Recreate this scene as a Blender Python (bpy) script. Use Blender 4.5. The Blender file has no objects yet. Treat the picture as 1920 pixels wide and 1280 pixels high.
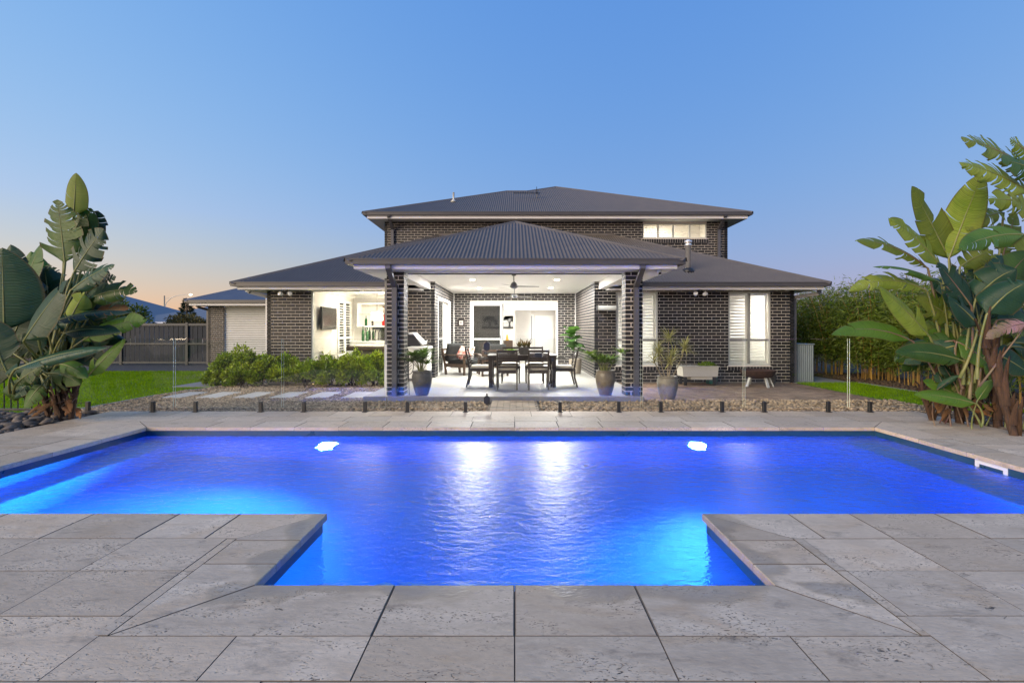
import bpy, bmesh, math, random
import numpy as np
from mathutils import Vector, Matrix, noise

random.seed(11)
np.random.seed(11)
sc = bpy.context.scene
COL = sc.collection
R = math.radians

# ------------------------------------------------------------------ camera
cam = bpy.data.cameras.new('camera')
camo = bpy.data.objects.new('camera', cam)
COL.objects.link(camo)
sc.camera = camo
camo.location = (0, 0, 1.3)
camo.rotation_euler = (R(90), 0, 0)
cam.sensor_width = 36
cam.lens = 905 / 1920 * 36
cam.shift_x = -5 / 1920
cam.shift_y = -23 / 1920
cam.clip_start = 0.05
cam.clip_end = 3000

# ------------------------------------------------------------------ world: clear dusk sky
world = bpy.data.worlds.new('World')
sc.world = world
world.use_nodes = True
wt = world.node_tree
bg = wt.nodes['Background']
sky = wt.nodes.new('ShaderNodeTexSky')
sky.sky_type = 'NISHITA'
sky.sun_disc = False
sky.sun_elevation = R(4)
sky.sun_rotation = R(-75)
sky.air_density = 2.0
sky.dust_density = 0.0
sky.ozone_density = 3.0
sep = wt.nodes.new('ShaderNodeSeparateColor')
com = wt.nodes.new('ShaderNodeCombineColor')
wt.links.new(sky.outputs[0], sep.inputs[0])
# the lowest degrees of the model sky are over-red; read it slightly above the true direction
tc = wt.nodes.new('ShaderNodeTexCoord')
sxyz = wt.nodes.new('ShaderNodeSeparateXYZ'); cxyz = wt.nodes.new('ShaderNodeCombineXYZ')
zm = wt.nodes.new('ShaderNodeMath'); zm.operation = 'MULTIPLY_ADD'; zm.inputs[1].default_value = 0.94; zm.inputs[2].default_value = 0.032
nv = wt.nodes.new('ShaderNodeVectorMath'); nv.operation = 'NORMALIZE'
wt.links.new(tc.outputs['Generated'], sxyz.inputs[0])
wt.links.new(sxyz.outputs['X'], cxyz.inputs['X']); wt.links.new(sxyz.outputs['Y'], cxyz.inputs['Y'])
wt.links.new(sxyz.outputs['Z'], zm.inputs[0]); wt.links.new(zm.outputs[0], cxyz.inputs['Z'])
wt.links.new(cxyz.outputs[0], nv.inputs[0]); wt.links.new(nv.outputs[0], sky.inputs['Vector'])
# per-channel film response, so that the physical sky keeps the photograph's range
for ch, (gain, power) in enumerate(((2.45, 0.905), (1.60, 0.58), (1.24, 0.20))):
    a = wt.nodes.new('ShaderNodeMath'); a.operation = 'MULTIPLY'; a.inputs[1].default_value = 0.1
    lo_ = wt.nodes.new('ShaderNodeMath'); lo_.operation = 'MAXIMUM'; lo_.inputs[1].default_value = 0.006 if ch == 2 else 0.0
    b = wt.nodes.new('ShaderNodeMath'); b.operation = 'POWER'; b.inputs[1].default_value = power
    c = wt.nodes.new('ShaderNodeMath'); c.operation = 'MULTIPLY'; c.inputs[1].default_value = gain * 10
    wt.links.new(sep.outputs[ch], a.inputs[0]); wt.links.new(a.outputs[0], lo_.inputs[0]); wt.links.new(lo_.outputs[0], b.inputs[0])
    wt.links.new(b.outputs[0], c.inputs[0])
    if True:   # warm low air towards the afterglow
        hz = wt.nodes.new('ShaderNodeMapRange'); hz.inputs['From Min'].default_value = 0.0; hz.inputs['From Max'].default_value = 0.2
        hz.inputs['To Min'].default_value = (1.16, 1.05, 0.55)[ch]; hz.inputs['To Max'].default_value = 1.0
        hm = wt.nodes.new('ShaderNodeMath'); hm.operation = 'MULTIPLY'
        wx = wt.nodes.new('ShaderNodeMapRange'); wx.inputs['From Min'].default_value = 0.15; wx.inputs['From Max'].default_value = -0.45
        wt.links.new(sxyz.outputs['X'], wx.inputs['Value'])
        mxf = wt.nodes.new('ShaderNodeMix'); mxf.data_type = 'FLOAT'; mxf.inputs['A'].default_value = 1.0
        wt.links.new(sxyz.outputs['Z'], hz.inputs['Value']); wt.links.new(wx.outputs[0], mxf.inputs['Factor']); wt.links.new(hz.outputs[0], mxf.inputs['B'])
        wt.links.new(mxf.outputs['Result'], hm.inputs[0]); wt.links.new(c.outputs[0], hm.inputs[1])
        wt.links.new(hm.outputs[0], com.inputs[ch])

wt.links.new(com.outputs[0], bg.inputs[0])
bg.inputs[1].default_value = 0.1

# ------------------------------------------------------------------ sun: warm fill added behind-left to brighten the rear facade
sun = bpy.data.lights.new('sun', 'SUN')
suno = bpy.data.objects.new('sun', sun)
COL.objects.link(suno)
sun.energy = 4.8
sun.angle = R(45)
sun.color = (1.0, 0.79, 0.55)
SUN_AZ, SUN_EL = -132, 17
sd = Vector((math.sin(R(SUN_AZ)) * math.cos(R(SUN_EL)), math.cos(R(SUN_AZ)) * math.cos(R(SUN_EL)), math.sin(R(SUN_EL))))
suno.rotation_euler = sd.to_track_quat('Z', 'Y').to_euler()

vs = sc.view_settings
vs.view_transform = 'Standard'
vs.look = 'None'
vs.exposure = 0.0
vs.gamma = 1.0
vs.use_curve_mapping = False
sc.render.engine = 'CYCLES'
cy = sc.cycles
cy.use_denoising = True
cy.max_bounces = 9
cy.diffuse_bounces = 4
cy.glossy_bounces = 4
cy.transmission_bounces = 6
cy.transparent_max_bounces = 24
cy.caustics_reflective = False
cy.caustics_refractive = True
cy.sample_clamp_indirect = 40.0
cy.sample_clamp_direct = 0.0
cy.blur_glossy = 0.5

# ------------------------------------------------------------------ helpers
ORIG = {}

def origin(o):
    return ORIG.get(o.name, Vector((0, 0, 0))) if o else Vector((0, 0, 0))

def tag(o, label=None, cat=None, group=None, kind=None):
    if label: o['label'] = label
    if cat: o['category'] = cat
    if group: o['group'] = group
    if kind: o['kind'] = kind
    return o

def thing(name, label, cat, loc=(0, 0, 0), group=None):
    o = bpy.data.objects.new(name, None)
    o.empty_display_size = 0.1
    COL.objects.link(o)
    o.location = loc
    ORIG[o.name] = Vector(loc)
    return tag(o, label, cat, group)

class MB:
    """collects faces for one mesh object"""
    def __init__(self):
        self.v = []; self.f = []; self.m = []; self.k = 0; self.uv = None
    def add(self, vs, fs):
        b = len(self.v)
        self.v.extend([tuple(p) for p in vs])
        for f in fs:
            self.f.append(tuple(b + i for i in f)); self.m.append(self.k)
        return self
    def box(self, x0, x1, y0, y1, z0, z1):
        return self.add([(x0, y0, z0), (x1, y0, z0), (x1, y1, z0), (x0, y1, z0), (x0, y0, z1), (x1, y0, z1), (x1, y1, z1), (x0, y1, z1)],
                        [(0, 3, 2, 1), (4, 5, 6, 7), (0, 1, 5, 4), (1, 2, 6, 5), (2, 3, 7, 6), (3, 0, 4, 7)])
    def quad(self, a, b, c, d):
        return self.add([a, b, c, d], [(0, 1, 2, 3)])
    def poly(self, pts):
        return self.add(pts, [tuple(range(len(pts)))])
    def bar(self, p0, p1, w, h, up=(0, 0, 1)):
        p0 = Vector(p0); p1 = Vector(p1)
        d = (p1 - p0).normalized()
        up = Vector(up)
        if abs(d.dot(up)) > 0.98: up = Vector((0, 1, 0))
        s = d.cross(up).normalized(); u = s.cross(d)
        c = []
        for p in (p0, p1):
            for a, b in ((-1, -1), (1, -1), (1, 1), (-1, 1)):
                c.append(p + s * (a * w / 2) + u * (b * h / 2))
        return self.add(c, [(0, 1, 2, 3), (7, 6, 5, 4), (0, 4, 5, 1), (1, 5, 6, 2), (2, 6, 7, 3), (3, 7, 4, 0)])
    def tube(self, pts, rad, n=8, cap=True):
        pts = [Vector(p) for p in pts]
        if not hasattr(rad, '__len__'): rad = [rad] * len(pts)
        vs = []; fs = []
        ref = Vector((0.13, 0.31, 0.94))
        for i, p in enumerate(pts):
            t = (pts[min(i + 1, len(pts) - 1)] - pts[max(i - 1, 0)]).normalized()
            if abs(t.dot(ref)) > 0.97: ref = Vector((0.95, 0.2, 0.1))
            a = t.cross(ref).normalized(); b = t.cross(a)
            for k in range(n):
                q = 2 * math.pi * k / n
                vs.append(p + (a * math.cos(q) + b * math.sin(q)) * rad[i])
        for i in range(len(pts) - 1):
            for k in range(n):
                fs.append((i * n + k, i * n + (k + 1) % n, (i + 1) * n + (k + 1) % n, (i + 1) * n + k))
        if cap:
            fs.append(tuple(range(n))); fs.append(tuple(range((len(pts) - 1) * n, len(pts) * n))[::-1])
        return self.add(vs, fs)
    def lathe(self, prof, c=(0, 0, 0), n=20, wob=0):
        vs = []; fs = []
        for r, z in prof:
            for k in range(n):
                q = 2 * math.pi * k / n
                rr = r * (1 + wob * math.sin(3 * q + z * 9))
                vs.append((c[0] + rr * math.cos(q), c[1] + rr * math.sin(q), c[2] + z))
        for i in range(len(prof) - 1):
            for k in range(n):
                fs.append((i * n + k, i * n + (k + 1) % n, (i + 1) * n + (k + 1) % n, (i + 1) * n + k))
        if prof[0][0] > 1e-4: fs.append(tuple(range(n))[::-1])
        if prof[-1][0] > 1e-4: fs.append(tuple(range((len(prof) - 1) * n, len(prof) * n)))
        return self.add(vs, fs)
    def prism(self, poly, z0, z1):
        n = len(poly)
        vs = [(x, y, z0) for x, y in poly] + [(x, y, z1) for x, y in poly]
        fs = [tuple(range(n))[::-1], tuple(range(n, 2 * n))] + [(i, (i + 1) % n, n + (i + 1) % n, n + i) for i in range(n)]
        return self.add(vs, fs)
    def xform(self, M, start=0):
        for i in range(start, len(self.v)):
            self.v[i] = tuple(M @ Vector(self.v[i]))
        return self
    def build(self, name, mats, parent=None, smooth=False, bevel=0, kind=None, label=None):
        me = bpy.data.meshes.new(name)
        o0 = origin(parent)
        v = self.v
        if o0.length > 0:
            v = [(a - o0[0], b - o0[1], c - o0[2]) for a, b, c in v]
        me.from_pydata(v, [], self.f)
        if not isinstance(mats, (list, tuple)): mats = [mats]
        for m in mats: me.materials.append(m)
        if len(mats) > 1: me.polygons.foreach_set('material_index', self.m)
        if bevel:
            bm = bmesh.new(); bm.from_mesh(me)
            bmesh.ops.recalc_face_normals(bm, faces=bm.faces)
            bmesh.ops.bevel(bm, geom=bm.edges[:], offset=bevel, segments=1, affect='EDGES', clamp_overlap=True)
            bm.to_mesh(me); bm.free()
        if smooth:
            me.polygons.foreach_set('use_smooth', [True] * len(me.polygons))
        me.update()
        o = bpy.data.objects.new(name, me)
        COL.objects.link(o)
        if parent is not None: 
            o.parent = parent
            ORIG[o.name] = Vector(o0)
        if kind: o['kind'] = kind
        if label: o['label'] = label
        return o

def np_mesh(name, V, F, mats, parent=None, smooth=False, kind=None, uv=None):
    """V (n,3), F (m,k) numpy"""
    me = bpy.data.meshes.new(name)
    V = np.asarray(V, dtype=np.float32) - np.array(origin(parent), dtype=np.float32)
    F = np.asarray(F, dtype=np.int32)
    m, k = F.shape
    me.vertices.add(len(V)); me.vertices.foreach_set('co', V.ravel())
    me.loops.add(m * k); me.loops.foreach_set('vertex_index', F.ravel())
    me.polygons.add(m)
    me.polygons.foreach_set('loop_start', np.arange(0, m * k, k, dtype=np.int32))
    me.polygons.foreach_set('loop_total', np.full(m, k, dtype=np.int32))
    if smooth: me.polygons.foreach_set('use_smooth', np.ones(m, dtype=bool))
    if not isinstance(mats, (list, tuple)): mats = [mats]
    for q in mats: me.materials.append(q)
    me.update(calc_edges=True); me.validate()
    o = bpy.data.objects.new(name, me); COL.objects.link(o)
    if parent is not None: o.parent = parent
    if kind: o['kind'] = kind
    return o

def children(o):
    return [c for c in bpy.data.objects if c.parent is o]

def copy_tree(o, parent=None):
    c = o.copy(); COL.objects.link(c); c.parent = parent
    for ch in children(o): copy_tree(ch, c)
    return c

# ------------------------------------------------------------------ materials
MATS = {}

def newmat(name):
    m = bpy.data.materials.new(name); m.use_nodes = True
    nt = m.node_tree
    return m, nt, nt.nodes['Principled BSDF']

def N(nt, t, **kw):
    n = nt.nodes.new(t)
    for k, v in kw.items():
        if k in n.inputs.keys() if isinstance(k, str) else False: n.inputs[k].default_value = v
        else: setattr(n, k, v)
    return n

def pmat(name, col, rough=0.55, metal=0.0, var=0.12, scale=6.0, bump=0.0, bscale=60.0, spec=0.5, rnd=0.0, island=0.0, stretch=(1, 1, 1), coat=0.0, col2=None, detail=5):
    """painted / stone / wood / metal: noise colour variation, optional bump, optional per-object or per-piece shift"""
    m, nt, p = newmat(name)
    L = nt.links
    p.inputs['Roughness'].default_value = rough
    p.inputs['Metallic'].default_value = metal
    p.inputs['Specular IOR Level'].default_value = spec
    p.inputs['Coat Weight'].default_value = coat
    geo = N(nt, 'ShaderNodeNewGeometry')
    mp = N(nt, 'ShaderNodeMapping'); mp.inputs['Scale'].default_value = stretch
    L.new(geo.outputs['Position'], mp.inputs['Vector'])
    nz = N(nt, 'ShaderNodeTexNoise'); nz.inputs['Scale'].default_value = scale; nz.inputs['Detail'].default_value = detail
    nz.inputs['Roughness'].default_value = 0.65
    L.new(mp.outputs[0], nz.inputs['Vector'])
    mix = N(nt, 'ShaderNodeMix', data_type='RGBA')
    c = Vector(col)
    c2 = Vector(col2) if col2 else c * (1 + var)
    c1 = c if col2 else c * (1 - var)
    mix.inputs['A'].default_value = (*c1, 1); mix.inputs['B'].default_value = (*c2, 1)
    ramp = N(nt, 'ShaderNodeMapRange'); ramp.inputs['From Min'].default_value = 0.3; ramp.inputs['From Max'].default_value = 0.7
    L.new(nz.outputs['Fac'], ramp.inputs['Value'])
    L.new(ramp.outputs[0], mix.inputs['Factor'])
    out = mix.outputs['Result']
    if rnd or island:
        hsv = N(nt, 'ShaderNodeHueSaturation')
        if rnd:
            src = N(nt, 'ShaderNodeObjectInfo').outputs['Random']; amt = rnd
        else:
            src = geo.outputs['Random Per Island']; amt = island
        mr = N(nt, 'ShaderNodeMapRange'); mr.inputs['To Min'].default_value = 1 - amt; mr.inputs['To Max'].default_value = 1 + amt
        L.new(src, mr.inputs['Value']); L.new(mr.outputs[0], hsv.inputs['Value'])
        L.new(out, hsv.inputs['Color']); out = hsv.outputs[0]
    L.new(out, p.inputs['Base Color'])
    rr = N(nt, 'ShaderNodeMapRange'); rr.inputs['To Min'].default_value = max(0.02, rough - 0.08); rr.inputs['To Max'].default_value = min(1, rough + 0.08)
    L.new(nz.outputs['Fac'], rr.inputs['Value']); L.new(rr.outputs[0], p.inputs['Roughness'])
    if bump:
        nb = N(nt, 'ShaderNodeTexNoise'); nb.inputs['Scale'].default_value = bscale; nb.inputs['Detail'].default_value = 4
        L.new(mp.outputs[0], nb.inputs['Vector'])
        b = N(nt, 'ShaderNodeBump'); b.inputs['Strength'].default_value = min(1, bump); b.inputs['Distance'].default_value = 0.01
        L.new(nb.outputs['Fac'], b.inputs['Height']); L.new(b.outputs[0], p.inputs['Normal'])
    return m

def emat(name, col, strength):
    m, nt, p = newmat(name)
    p.inputs['Base Color'].default_value = (*col, 1)
    p.inputs['Emission Color'].default_value = (*col, 1)
    p.inputs['Emission Strength'].default_value = strength
    return m

def glassmat(name, tint=(0.93, 0.97, 0.95), rough=0.0, refl=1.0, solid=0.0, scol=(0.4, 0.45, 0.45)):
    """thin clear sheet: Fresnel mirror over tinted see-through"""
    m, nt, p = newmat(name)
    L = nt.links
    nt.nodes.remove(p)
    out = nt.nodes['Material Output']
    tr = N(nt, 'ShaderNodeBsdfTransparent'); tr.inputs[0].default_value = (*tint, 1)
    gl = N(nt, 'ShaderNodeBsdfGlossy'); gl.inputs['Roughness'].default_value = rough
    # Schlick reflectance, the same from both faces of the thin sheet
    geo = N(nt, 'ShaderNodeNewGeometry')
    dp = N(nt, 'ShaderNodeVectorMath', operation='DOT_PRODUCT'); L.new(geo.outputs['Normal'], dp.inputs[0]); L.new(geo.outputs['Incoming'], dp.inputs[1])
    ab = N(nt, 'ShaderNodeMath', operation='ABSOLUTE'); L.new(dp.outputs['Value'], ab.inputs[0])
    om = N(nt, 'ShaderNodeMath', operation='SUBTRACT'); om.inputs[0].default_value = 1.0; L.new(ab.outputs[0], om.inputs[1])
    pw = N(nt, 'ShaderNodeMath', operation='POWER'); pw.inputs[1].default_value = 5.0; L.new(om.outputs[0], pw.inputs[0])
    sk = N(nt, 'ShaderNodeMath', operation='MULTIPLY_ADD'); sk.inputs[1].default_value = .96; sk.inputs[2].default_value = .04; L.new(pw.outputs[0], sk.inputs[0])
    mu = N(nt, 'ShaderNodeMath', operation='MULTIPLY'); mu.inputs[1].default_value = refl
    L.new(sk.outputs[0], mu.inputs[0])
    mx = N(nt, 'ShaderNodeMixShader')
    L.new(mu.outputs[0], mx.inputs[0]); L.new(tr.outputs[0], mx.inputs[1]); L.new(gl.outputs[0], mx.inputs[2])
    last = mx.outputs[0]
    if solid:
        df = N(nt, 'ShaderNodeBsdfDiffuse'); df.inputs[0].default_value = (*scol, 1)
        m2 = N(nt, 'ShaderNodeMixShader'); m2.inputs[0].default_value = solid
        L.new(last, m2.inputs[1]); L.new(df.outputs[0], m2.inputs[2]); last = m2.outputs[0]
    L.new(last, out.inputs['Surface'])
    return m

def leafmat(name, col, col2, rough=0.4, trans=0.35, veins=False, island=0.35, spec=.5):
    m, nt, p = newmat(name)
    L = nt.links
    geo = N(nt, 'ShaderNodeNewGeometry')
    nz = N(nt, 'ShaderNodeTexNoise'); nz.inputs['Scale'].default_value = 3.0; nz.inputs['Detail'].default_value = 4
    L.new(geo.outputs['Position'], nz.inputs['Vector'])
    mr0 = N(nt, 'ShaderNodeMapRange'); mr0.inputs['From Min'].default_value = 0.35; mr0.inputs['From Max'].default_value = 0.65
    L.new(nz.outputs['Fac'], mr0.inputs['Value'])
    mix = N(nt, 'ShaderNodeMix', data_type='RGBA')
    mix.inputs['A'].default_value = (*col, 1); mix.inputs['B'].default_value = (*col2, 1)
    L.new(mr0.outputs[0], mix.inputs['Factor'])
    hsv = N(nt, 'ShaderNodeHueSaturation')
    mr = N(nt, 'ShaderNodeMapRange'); mr.inputs['To Min'].default_value = 1 - island; mr.inputs['To Max'].default_value = 1 + island
    src = N(nt, 'ShaderNodeObjectInfo').outputs['Random'] if veins else geo.outputs['Random Per Island']
    L.new(src, mr.inputs['Value']); L.new(mr.outputs[0], hsv.inputs['Value'])
    L.new(mix.outputs['Result'], hsv.inputs['Color'])
    colout = hsv.outputs[0]
    p.inputs['Roughness'].default_value = rough
    p.inputs['Specular IOR Level'].default_value = spec
    if veins:
        uv = N(nt, 'ShaderNodeUVMap')
        sx = N(nt, 'ShaderNodeSeparateXYZ'); L.new(uv.outputs[0], sx.inputs[0])
        # side veins sweep forward from the midrib
        ab = N(nt, 'ShaderNodeMath', operation='ABSOLUTE'); L.new(sx.outputs['Y'], ab.inputs[0])
        sw = N(nt, 'ShaderNodeMath', operation='MULTIPLY_ADD'); sw.inputs[1].default_value = 0.02
        L.new(ab.outputs[0], sw.inputs[0]); L.new(sx.outputs['X'], sw.inputs[2])
        f = N(nt, 'ShaderNodeMath', operation='MULTIPLY'); f.inputs[1].default_value = 330
        L.new(sw.outputs[0], f.inputs[0])
        sn = N(nt, 'ShaderNodeMath', operation='SINE'); L.new(f.outputs[0], sn.inputs[0])
        nz2 = N(nt, 'ShaderNodeTexNoise', noise_dimensions='1D'); nz2.inputs['Scale'].default_value = 45
        L.new(sw.outputs[0], nz2.inputs['W'])
        ad = N(nt, 'ShaderNodeMath', operation='MULTIPLY_ADD'); ad.inputs[1].default_value = 0.25
        L.new(sn.outputs[0], ad.inputs[0]); L.new(nz2.outputs['Fac'], ad.inputs[2])
        m2 = N(nt, 'ShaderNodeMix', data_type='RGBA', blend_type='MULTIPLY'); m2.inputs['Factor'].default_value = 1
        mr2 = N(nt, 'ShaderNodeMapRange'); mr2.inputs['To Min'].default_value = 0.66; mr2.inputs['To Max'].default_value = 1.2
        L.new(ad.outputs[0], mr2.inputs['Value'])
        cc = N(nt, 'ShaderNodeCombineColor')
        for i in range(3): L.new(mr2.outputs[0], cc.inputs[i])
        L.new(colout, m2.inputs['A']); L.new(cc.outputs[0], m2.inputs['B'])
        colout = m2.outputs['Result']
        # brown dry margins
        ed = N(nt, 'ShaderNodeMapRange'); ed.inputs['From Min'].default_value = 0.9; ed.inputs['From Max'].default_value = 1.02
        L.new(ab.outputs[0], ed.inputs['Value'])
        m3 = N(nt, 'ShaderNodeMix', data_type='RGBA'); m3.inputs['B'].default_value = (0.12, 0.085, 0.03, 1)
        L.new(ed.outputs[0], m3.inputs['Factor']); L.new(colout, m3.inputs['A']); colout = m3.outputs['Result']
        b = N(nt, 'ShaderNodeBump'); b.inputs['Strength'].default_value = 0.5; b.inputs['Distance'].default_value = 0.006
        L.new(ad.outputs[0], b.inputs['Height']); L.new(b.outputs[0], p.inputs['Normal'])
    L.new(colout, p.inputs['Base Color'])
    tl = N(nt, 'ShaderNodeBsdfTranslucent')
    br = N(nt, 'ShaderNodeHueSaturation'); br.inputs['Value'].default_value = 1.3; br.inputs['Saturation'].default_value = 1.1; br.inputs['Hue'].default_value = 0.485
    L.new(colout, br.inputs['Color']); L.new(br.outputs[0], tl.inputs[0])
    mx = N(nt, 'ShaderNodeMixShader'); mx.inputs[0].default_value = trans
    L.new(p.outputs[0], mx.inputs[1]); L.new(tl.outputs[0], mx.inputs[2])
    L.new(mx.outputs[0], nt.nodes['Material Output'].inputs['Surface'])
    return m

def travertine(name, wet):
    m, nt, p = newmat(name)
    L = nt.links
    geo = N(nt, 'ShaderNodeNewGeometry')
    oi = N(nt, 'ShaderNodeObjectInfo')
    off = N(nt, 'ShaderNodeVectorMath', operation='SCALE')
    cx = N(nt, 'ShaderNodeCombineXYZ')
    m31 = N(nt, 'ShaderNodeMath', operation='MULTIPLY'); m31.inputs[1].default_value = 91.7
    m32 = N(nt, 'ShaderNodeMath', operation='MULTIPLY'); m32.inputs[1].default_value = 47.3
    L.new(oi.outputs['Random'], m31.inputs[0]); L.new(oi.outputs['Random'], m32.inputs[0])
    L.new(m31.outputs[0], cx.inputs[0]); L.new(m32.outputs[0], cx.inputs[1])
    addv = N(nt, 'ShaderNodeVectorMath', operation='ADD')
    L.new(geo.outputs['Position'], addv.inputs[0]); L.new(cx.outputs[0], addv.inputs[1])
    P0 = addv.outputs[0]
    st = N(nt, 'ShaderNodeMapping'); st.inputs['Scale'].default_value = (0.55, 1.25, 1); L.new(P0, st.inputs['Vector'])
    def noise_(scale, detail, src=None, rough=.6, dist=0):
        n = N(nt, 'ShaderNodeTexNoise'); n.inputs['Scale'].default_value = scale; n.inputs['Detail'].default_value = detail
        n.inputs['Roughness'].default_value = rough; n.inputs['Distortion'].default_value = dist
        L.new(src or st.outputs[0], n.inputs['Vector']); return n.outputs['Fac']
    def rng(v, a, b, c=0, d=1):
        r = N(nt, 'ShaderNodeMapRange'); r.inputs['From Min'].default_value = a; r.inputs['From Max'].default_value = b
        r.inputs['To Min'].default_value = c; r.inputs['To Max'].default_value = d
        L.new(v, r.inputs['Value']); return r.outputs[0]
    def mixc(f, a, b, mode='MIX'):
        x = N(nt, 'ShaderNodeMix', data_type='RGBA', blend_type=mode)
        for nm, v in (('A', a), ('B', b)):
            if isinstance(v, tuple): x.inputs[nm].default_value = (*v, 1)
            else: L.new(v, x.inputs[nm])
        if isinstance(f, float): x.inputs['Factor'].default_value = f
        else: L.new(f, x.inputs['Factor'])
        return x.outputs['Result']
    def mul(a, b):
        x = N(nt, 'ShaderNodeMath', operation='MULTIPLY'); 
        for i, v in enumerate((a, b)):
            if isinstance(v, float): x.inputs[i].default_value = v
            else: L.new(v, x.inputs[i])
        return x.outputs[0]
    cloud = noise_(4.5, 6, dist=.6)
    base = mixc(rng(cloud, .33, .66), TRAV_A, TRAV_B)
    warm = noise_(2.6, 4, dist=1.0)
    base = mixc(mul(rng(warm, .55, .72), .75), base, TRAV_C)
    wn2 = N(nt, 'ShaderNodeTexWhiteNoise', noise_dimensions='1D'); L.new(oi.outputs['Random'], wn2.inputs['W'])
    base = mixc(mul(wn2.outputs['Value'], .45), base, TRAV_C)
    fine = noise_(38, 3)
    base = mixc(rng(fine, .3, .75, 0, .35), base, tuple(c * .62 for c in TRAV_A))
    grime = noise_(7, 5, rough=.75, dist=.4)
    base = mixc(mul(rng(grime, .55, .72), .55), base, (0.13, 0.11, 0.09))
    # pits: small holes, clustered
    vo = N(nt, 'ShaderNodeTexVoronoi'); vo.inputs['Scale'].default_value = 95
    wob = N(nt, 'ShaderNodeTexNoise'); wob.inputs['Scale'].default_value = 30; L.new(st.outputs[0], wob.inputs['Vector'])
    wa = N(nt, 'ShaderNodeVectorMath', operation='MULTIPLY_ADD'); wa.inputs[1].default_value = (.05, .05, 0)
    L.new(wob.outputs['Color'], wa.inputs[0]); L.new(st.outputs[0], wa.inputs[2]); L.new(wa.outputs[0], vo.inputs['Vector'])
    clus = rng(noise_(4.5, 4, dist=.6), .46, .62)
    pit = mul(rng(vo.outputs['Distance'], .36, .16), clus)
    crk = noise_(11, 6, rough=.7, dist=1.2)
    cr = mul(rng(crk, .655, .69), rng(noise_(2.2, 2), .46, .6))
    pm = N(nt, 'ShaderNodeMath', operation='MAXIMUM'); L.new(pit, pm.inputs[0]); L.new(cr, pm.inputs[1])
    base = mixc(mul(pm.outputs[0], .9), base, (0.035, 0.03, 0.028))
    hsv = N(nt, 'ShaderNodeHueSaturation')
    L.new(rng(oi.outputs['Random'], 0, 1, .84, 1.14), hsv.inputs['Value']); L.new(base, hsv.inputs['Color'])
    base = hsv.outputs[0]
    rough = rng(cloud, .3, .7, .5, .66)
    if wet:
        # splash marks along the pool lip, darker and glossier stone with a tan tide line
        sp = N(nt, 'ShaderNodeSeparateXYZ'); L.new(geo.outputs['Position'], sp.inputs[0])
        wn = N(nt, 'ShaderNodeTexNoise'); wn.inputs['Scale'].default_value = 2.3; wn.inputs['Detail'].default_value = 3; L.new(geo.outputs['Position'], wn.inputs['Vector'])
        yy = rng(sp.outputs['Y'], 2.12, 2.48, -.22, .3)
        ax = N(nt, 'ShaderNodeMath', operation='ABSOLUTE'); L.new(sp.outputs['X'], ax.inputs[0])
        xx = rng(ax.outputs[0], 1.75, 1.32, -.25, .22)
        gate = rng(sp.outputs['Y'], 2.40, 2.52, 0, 1)
        pick = N(nt, 'ShaderNodeMix', data_type='FLOAT'); L.new(gate, pick.inputs['Factor']); L.new(yy, pick.inputs['A']); L.new(xx, pick.inputs['B'])
        far = rng(sp.outputs['Y'], 3.6, 4.0, 0, -1)
        s1 = N(nt, 'ShaderNodeMath', operation='ADD'); L.new(pick.outputs['Result'], s1.inputs[0]); L.new(wn.outputs['Fac'], s1.inputs[1])
        s2 = N(nt, 'ShaderNodeMath', operation='ADD'); L.new(s1.outputs[0], s2.inputs[0]); L.new(far, s2.inputs[1])
        w = rng(s2.outputs[0], .58, .64)
        tide = mul(rng(s2.outputs[0], .56, .62), rng(s2.outputs[0], .74, .64))
        base = mixc(mul(w, .42), base, (0.15, 0.135, 0.12))
        base = mixc(mul(tide, .4), base, (0.40, 0.30, 0.18))
        r2 = N(nt, 'ShaderNodeMix', data_type='FLOAT'); L.new(w, r2.inputs['Factor']); L.new(rough, r2.inputs['A']); r2.inputs['B'].default_value = .3
        rough = r2.outputs['Result']
    L.new(base, p.inputs['Base Color'])
    L.new(rough, p.inputs['Roughness'])
    p.inputs['Specular IOR Level'].default_value = .35
    bp = N(nt, 'ShaderNodeBump'); bp.inputs['Strength'].default_value = .7; bp.inputs['Distance'].default_value = .004
    hh = N(nt, 'ShaderNodeMath', operation='SUBTRACT'); L.new(fine, hh.inputs[0]); L.new(pm.outputs[0], hh.inputs[1])
    L.new(hh.outputs[0], bp.inputs['Height']); L.new(bp.outputs[0], p.inputs['Normal'])
    return m

TRAV_A = (0.48, 0.395, 0.295)
TRAV_B = (0.70, 0.595, 0.46)
TRAV_C = (0.50, 0.37, 0.235)

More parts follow.
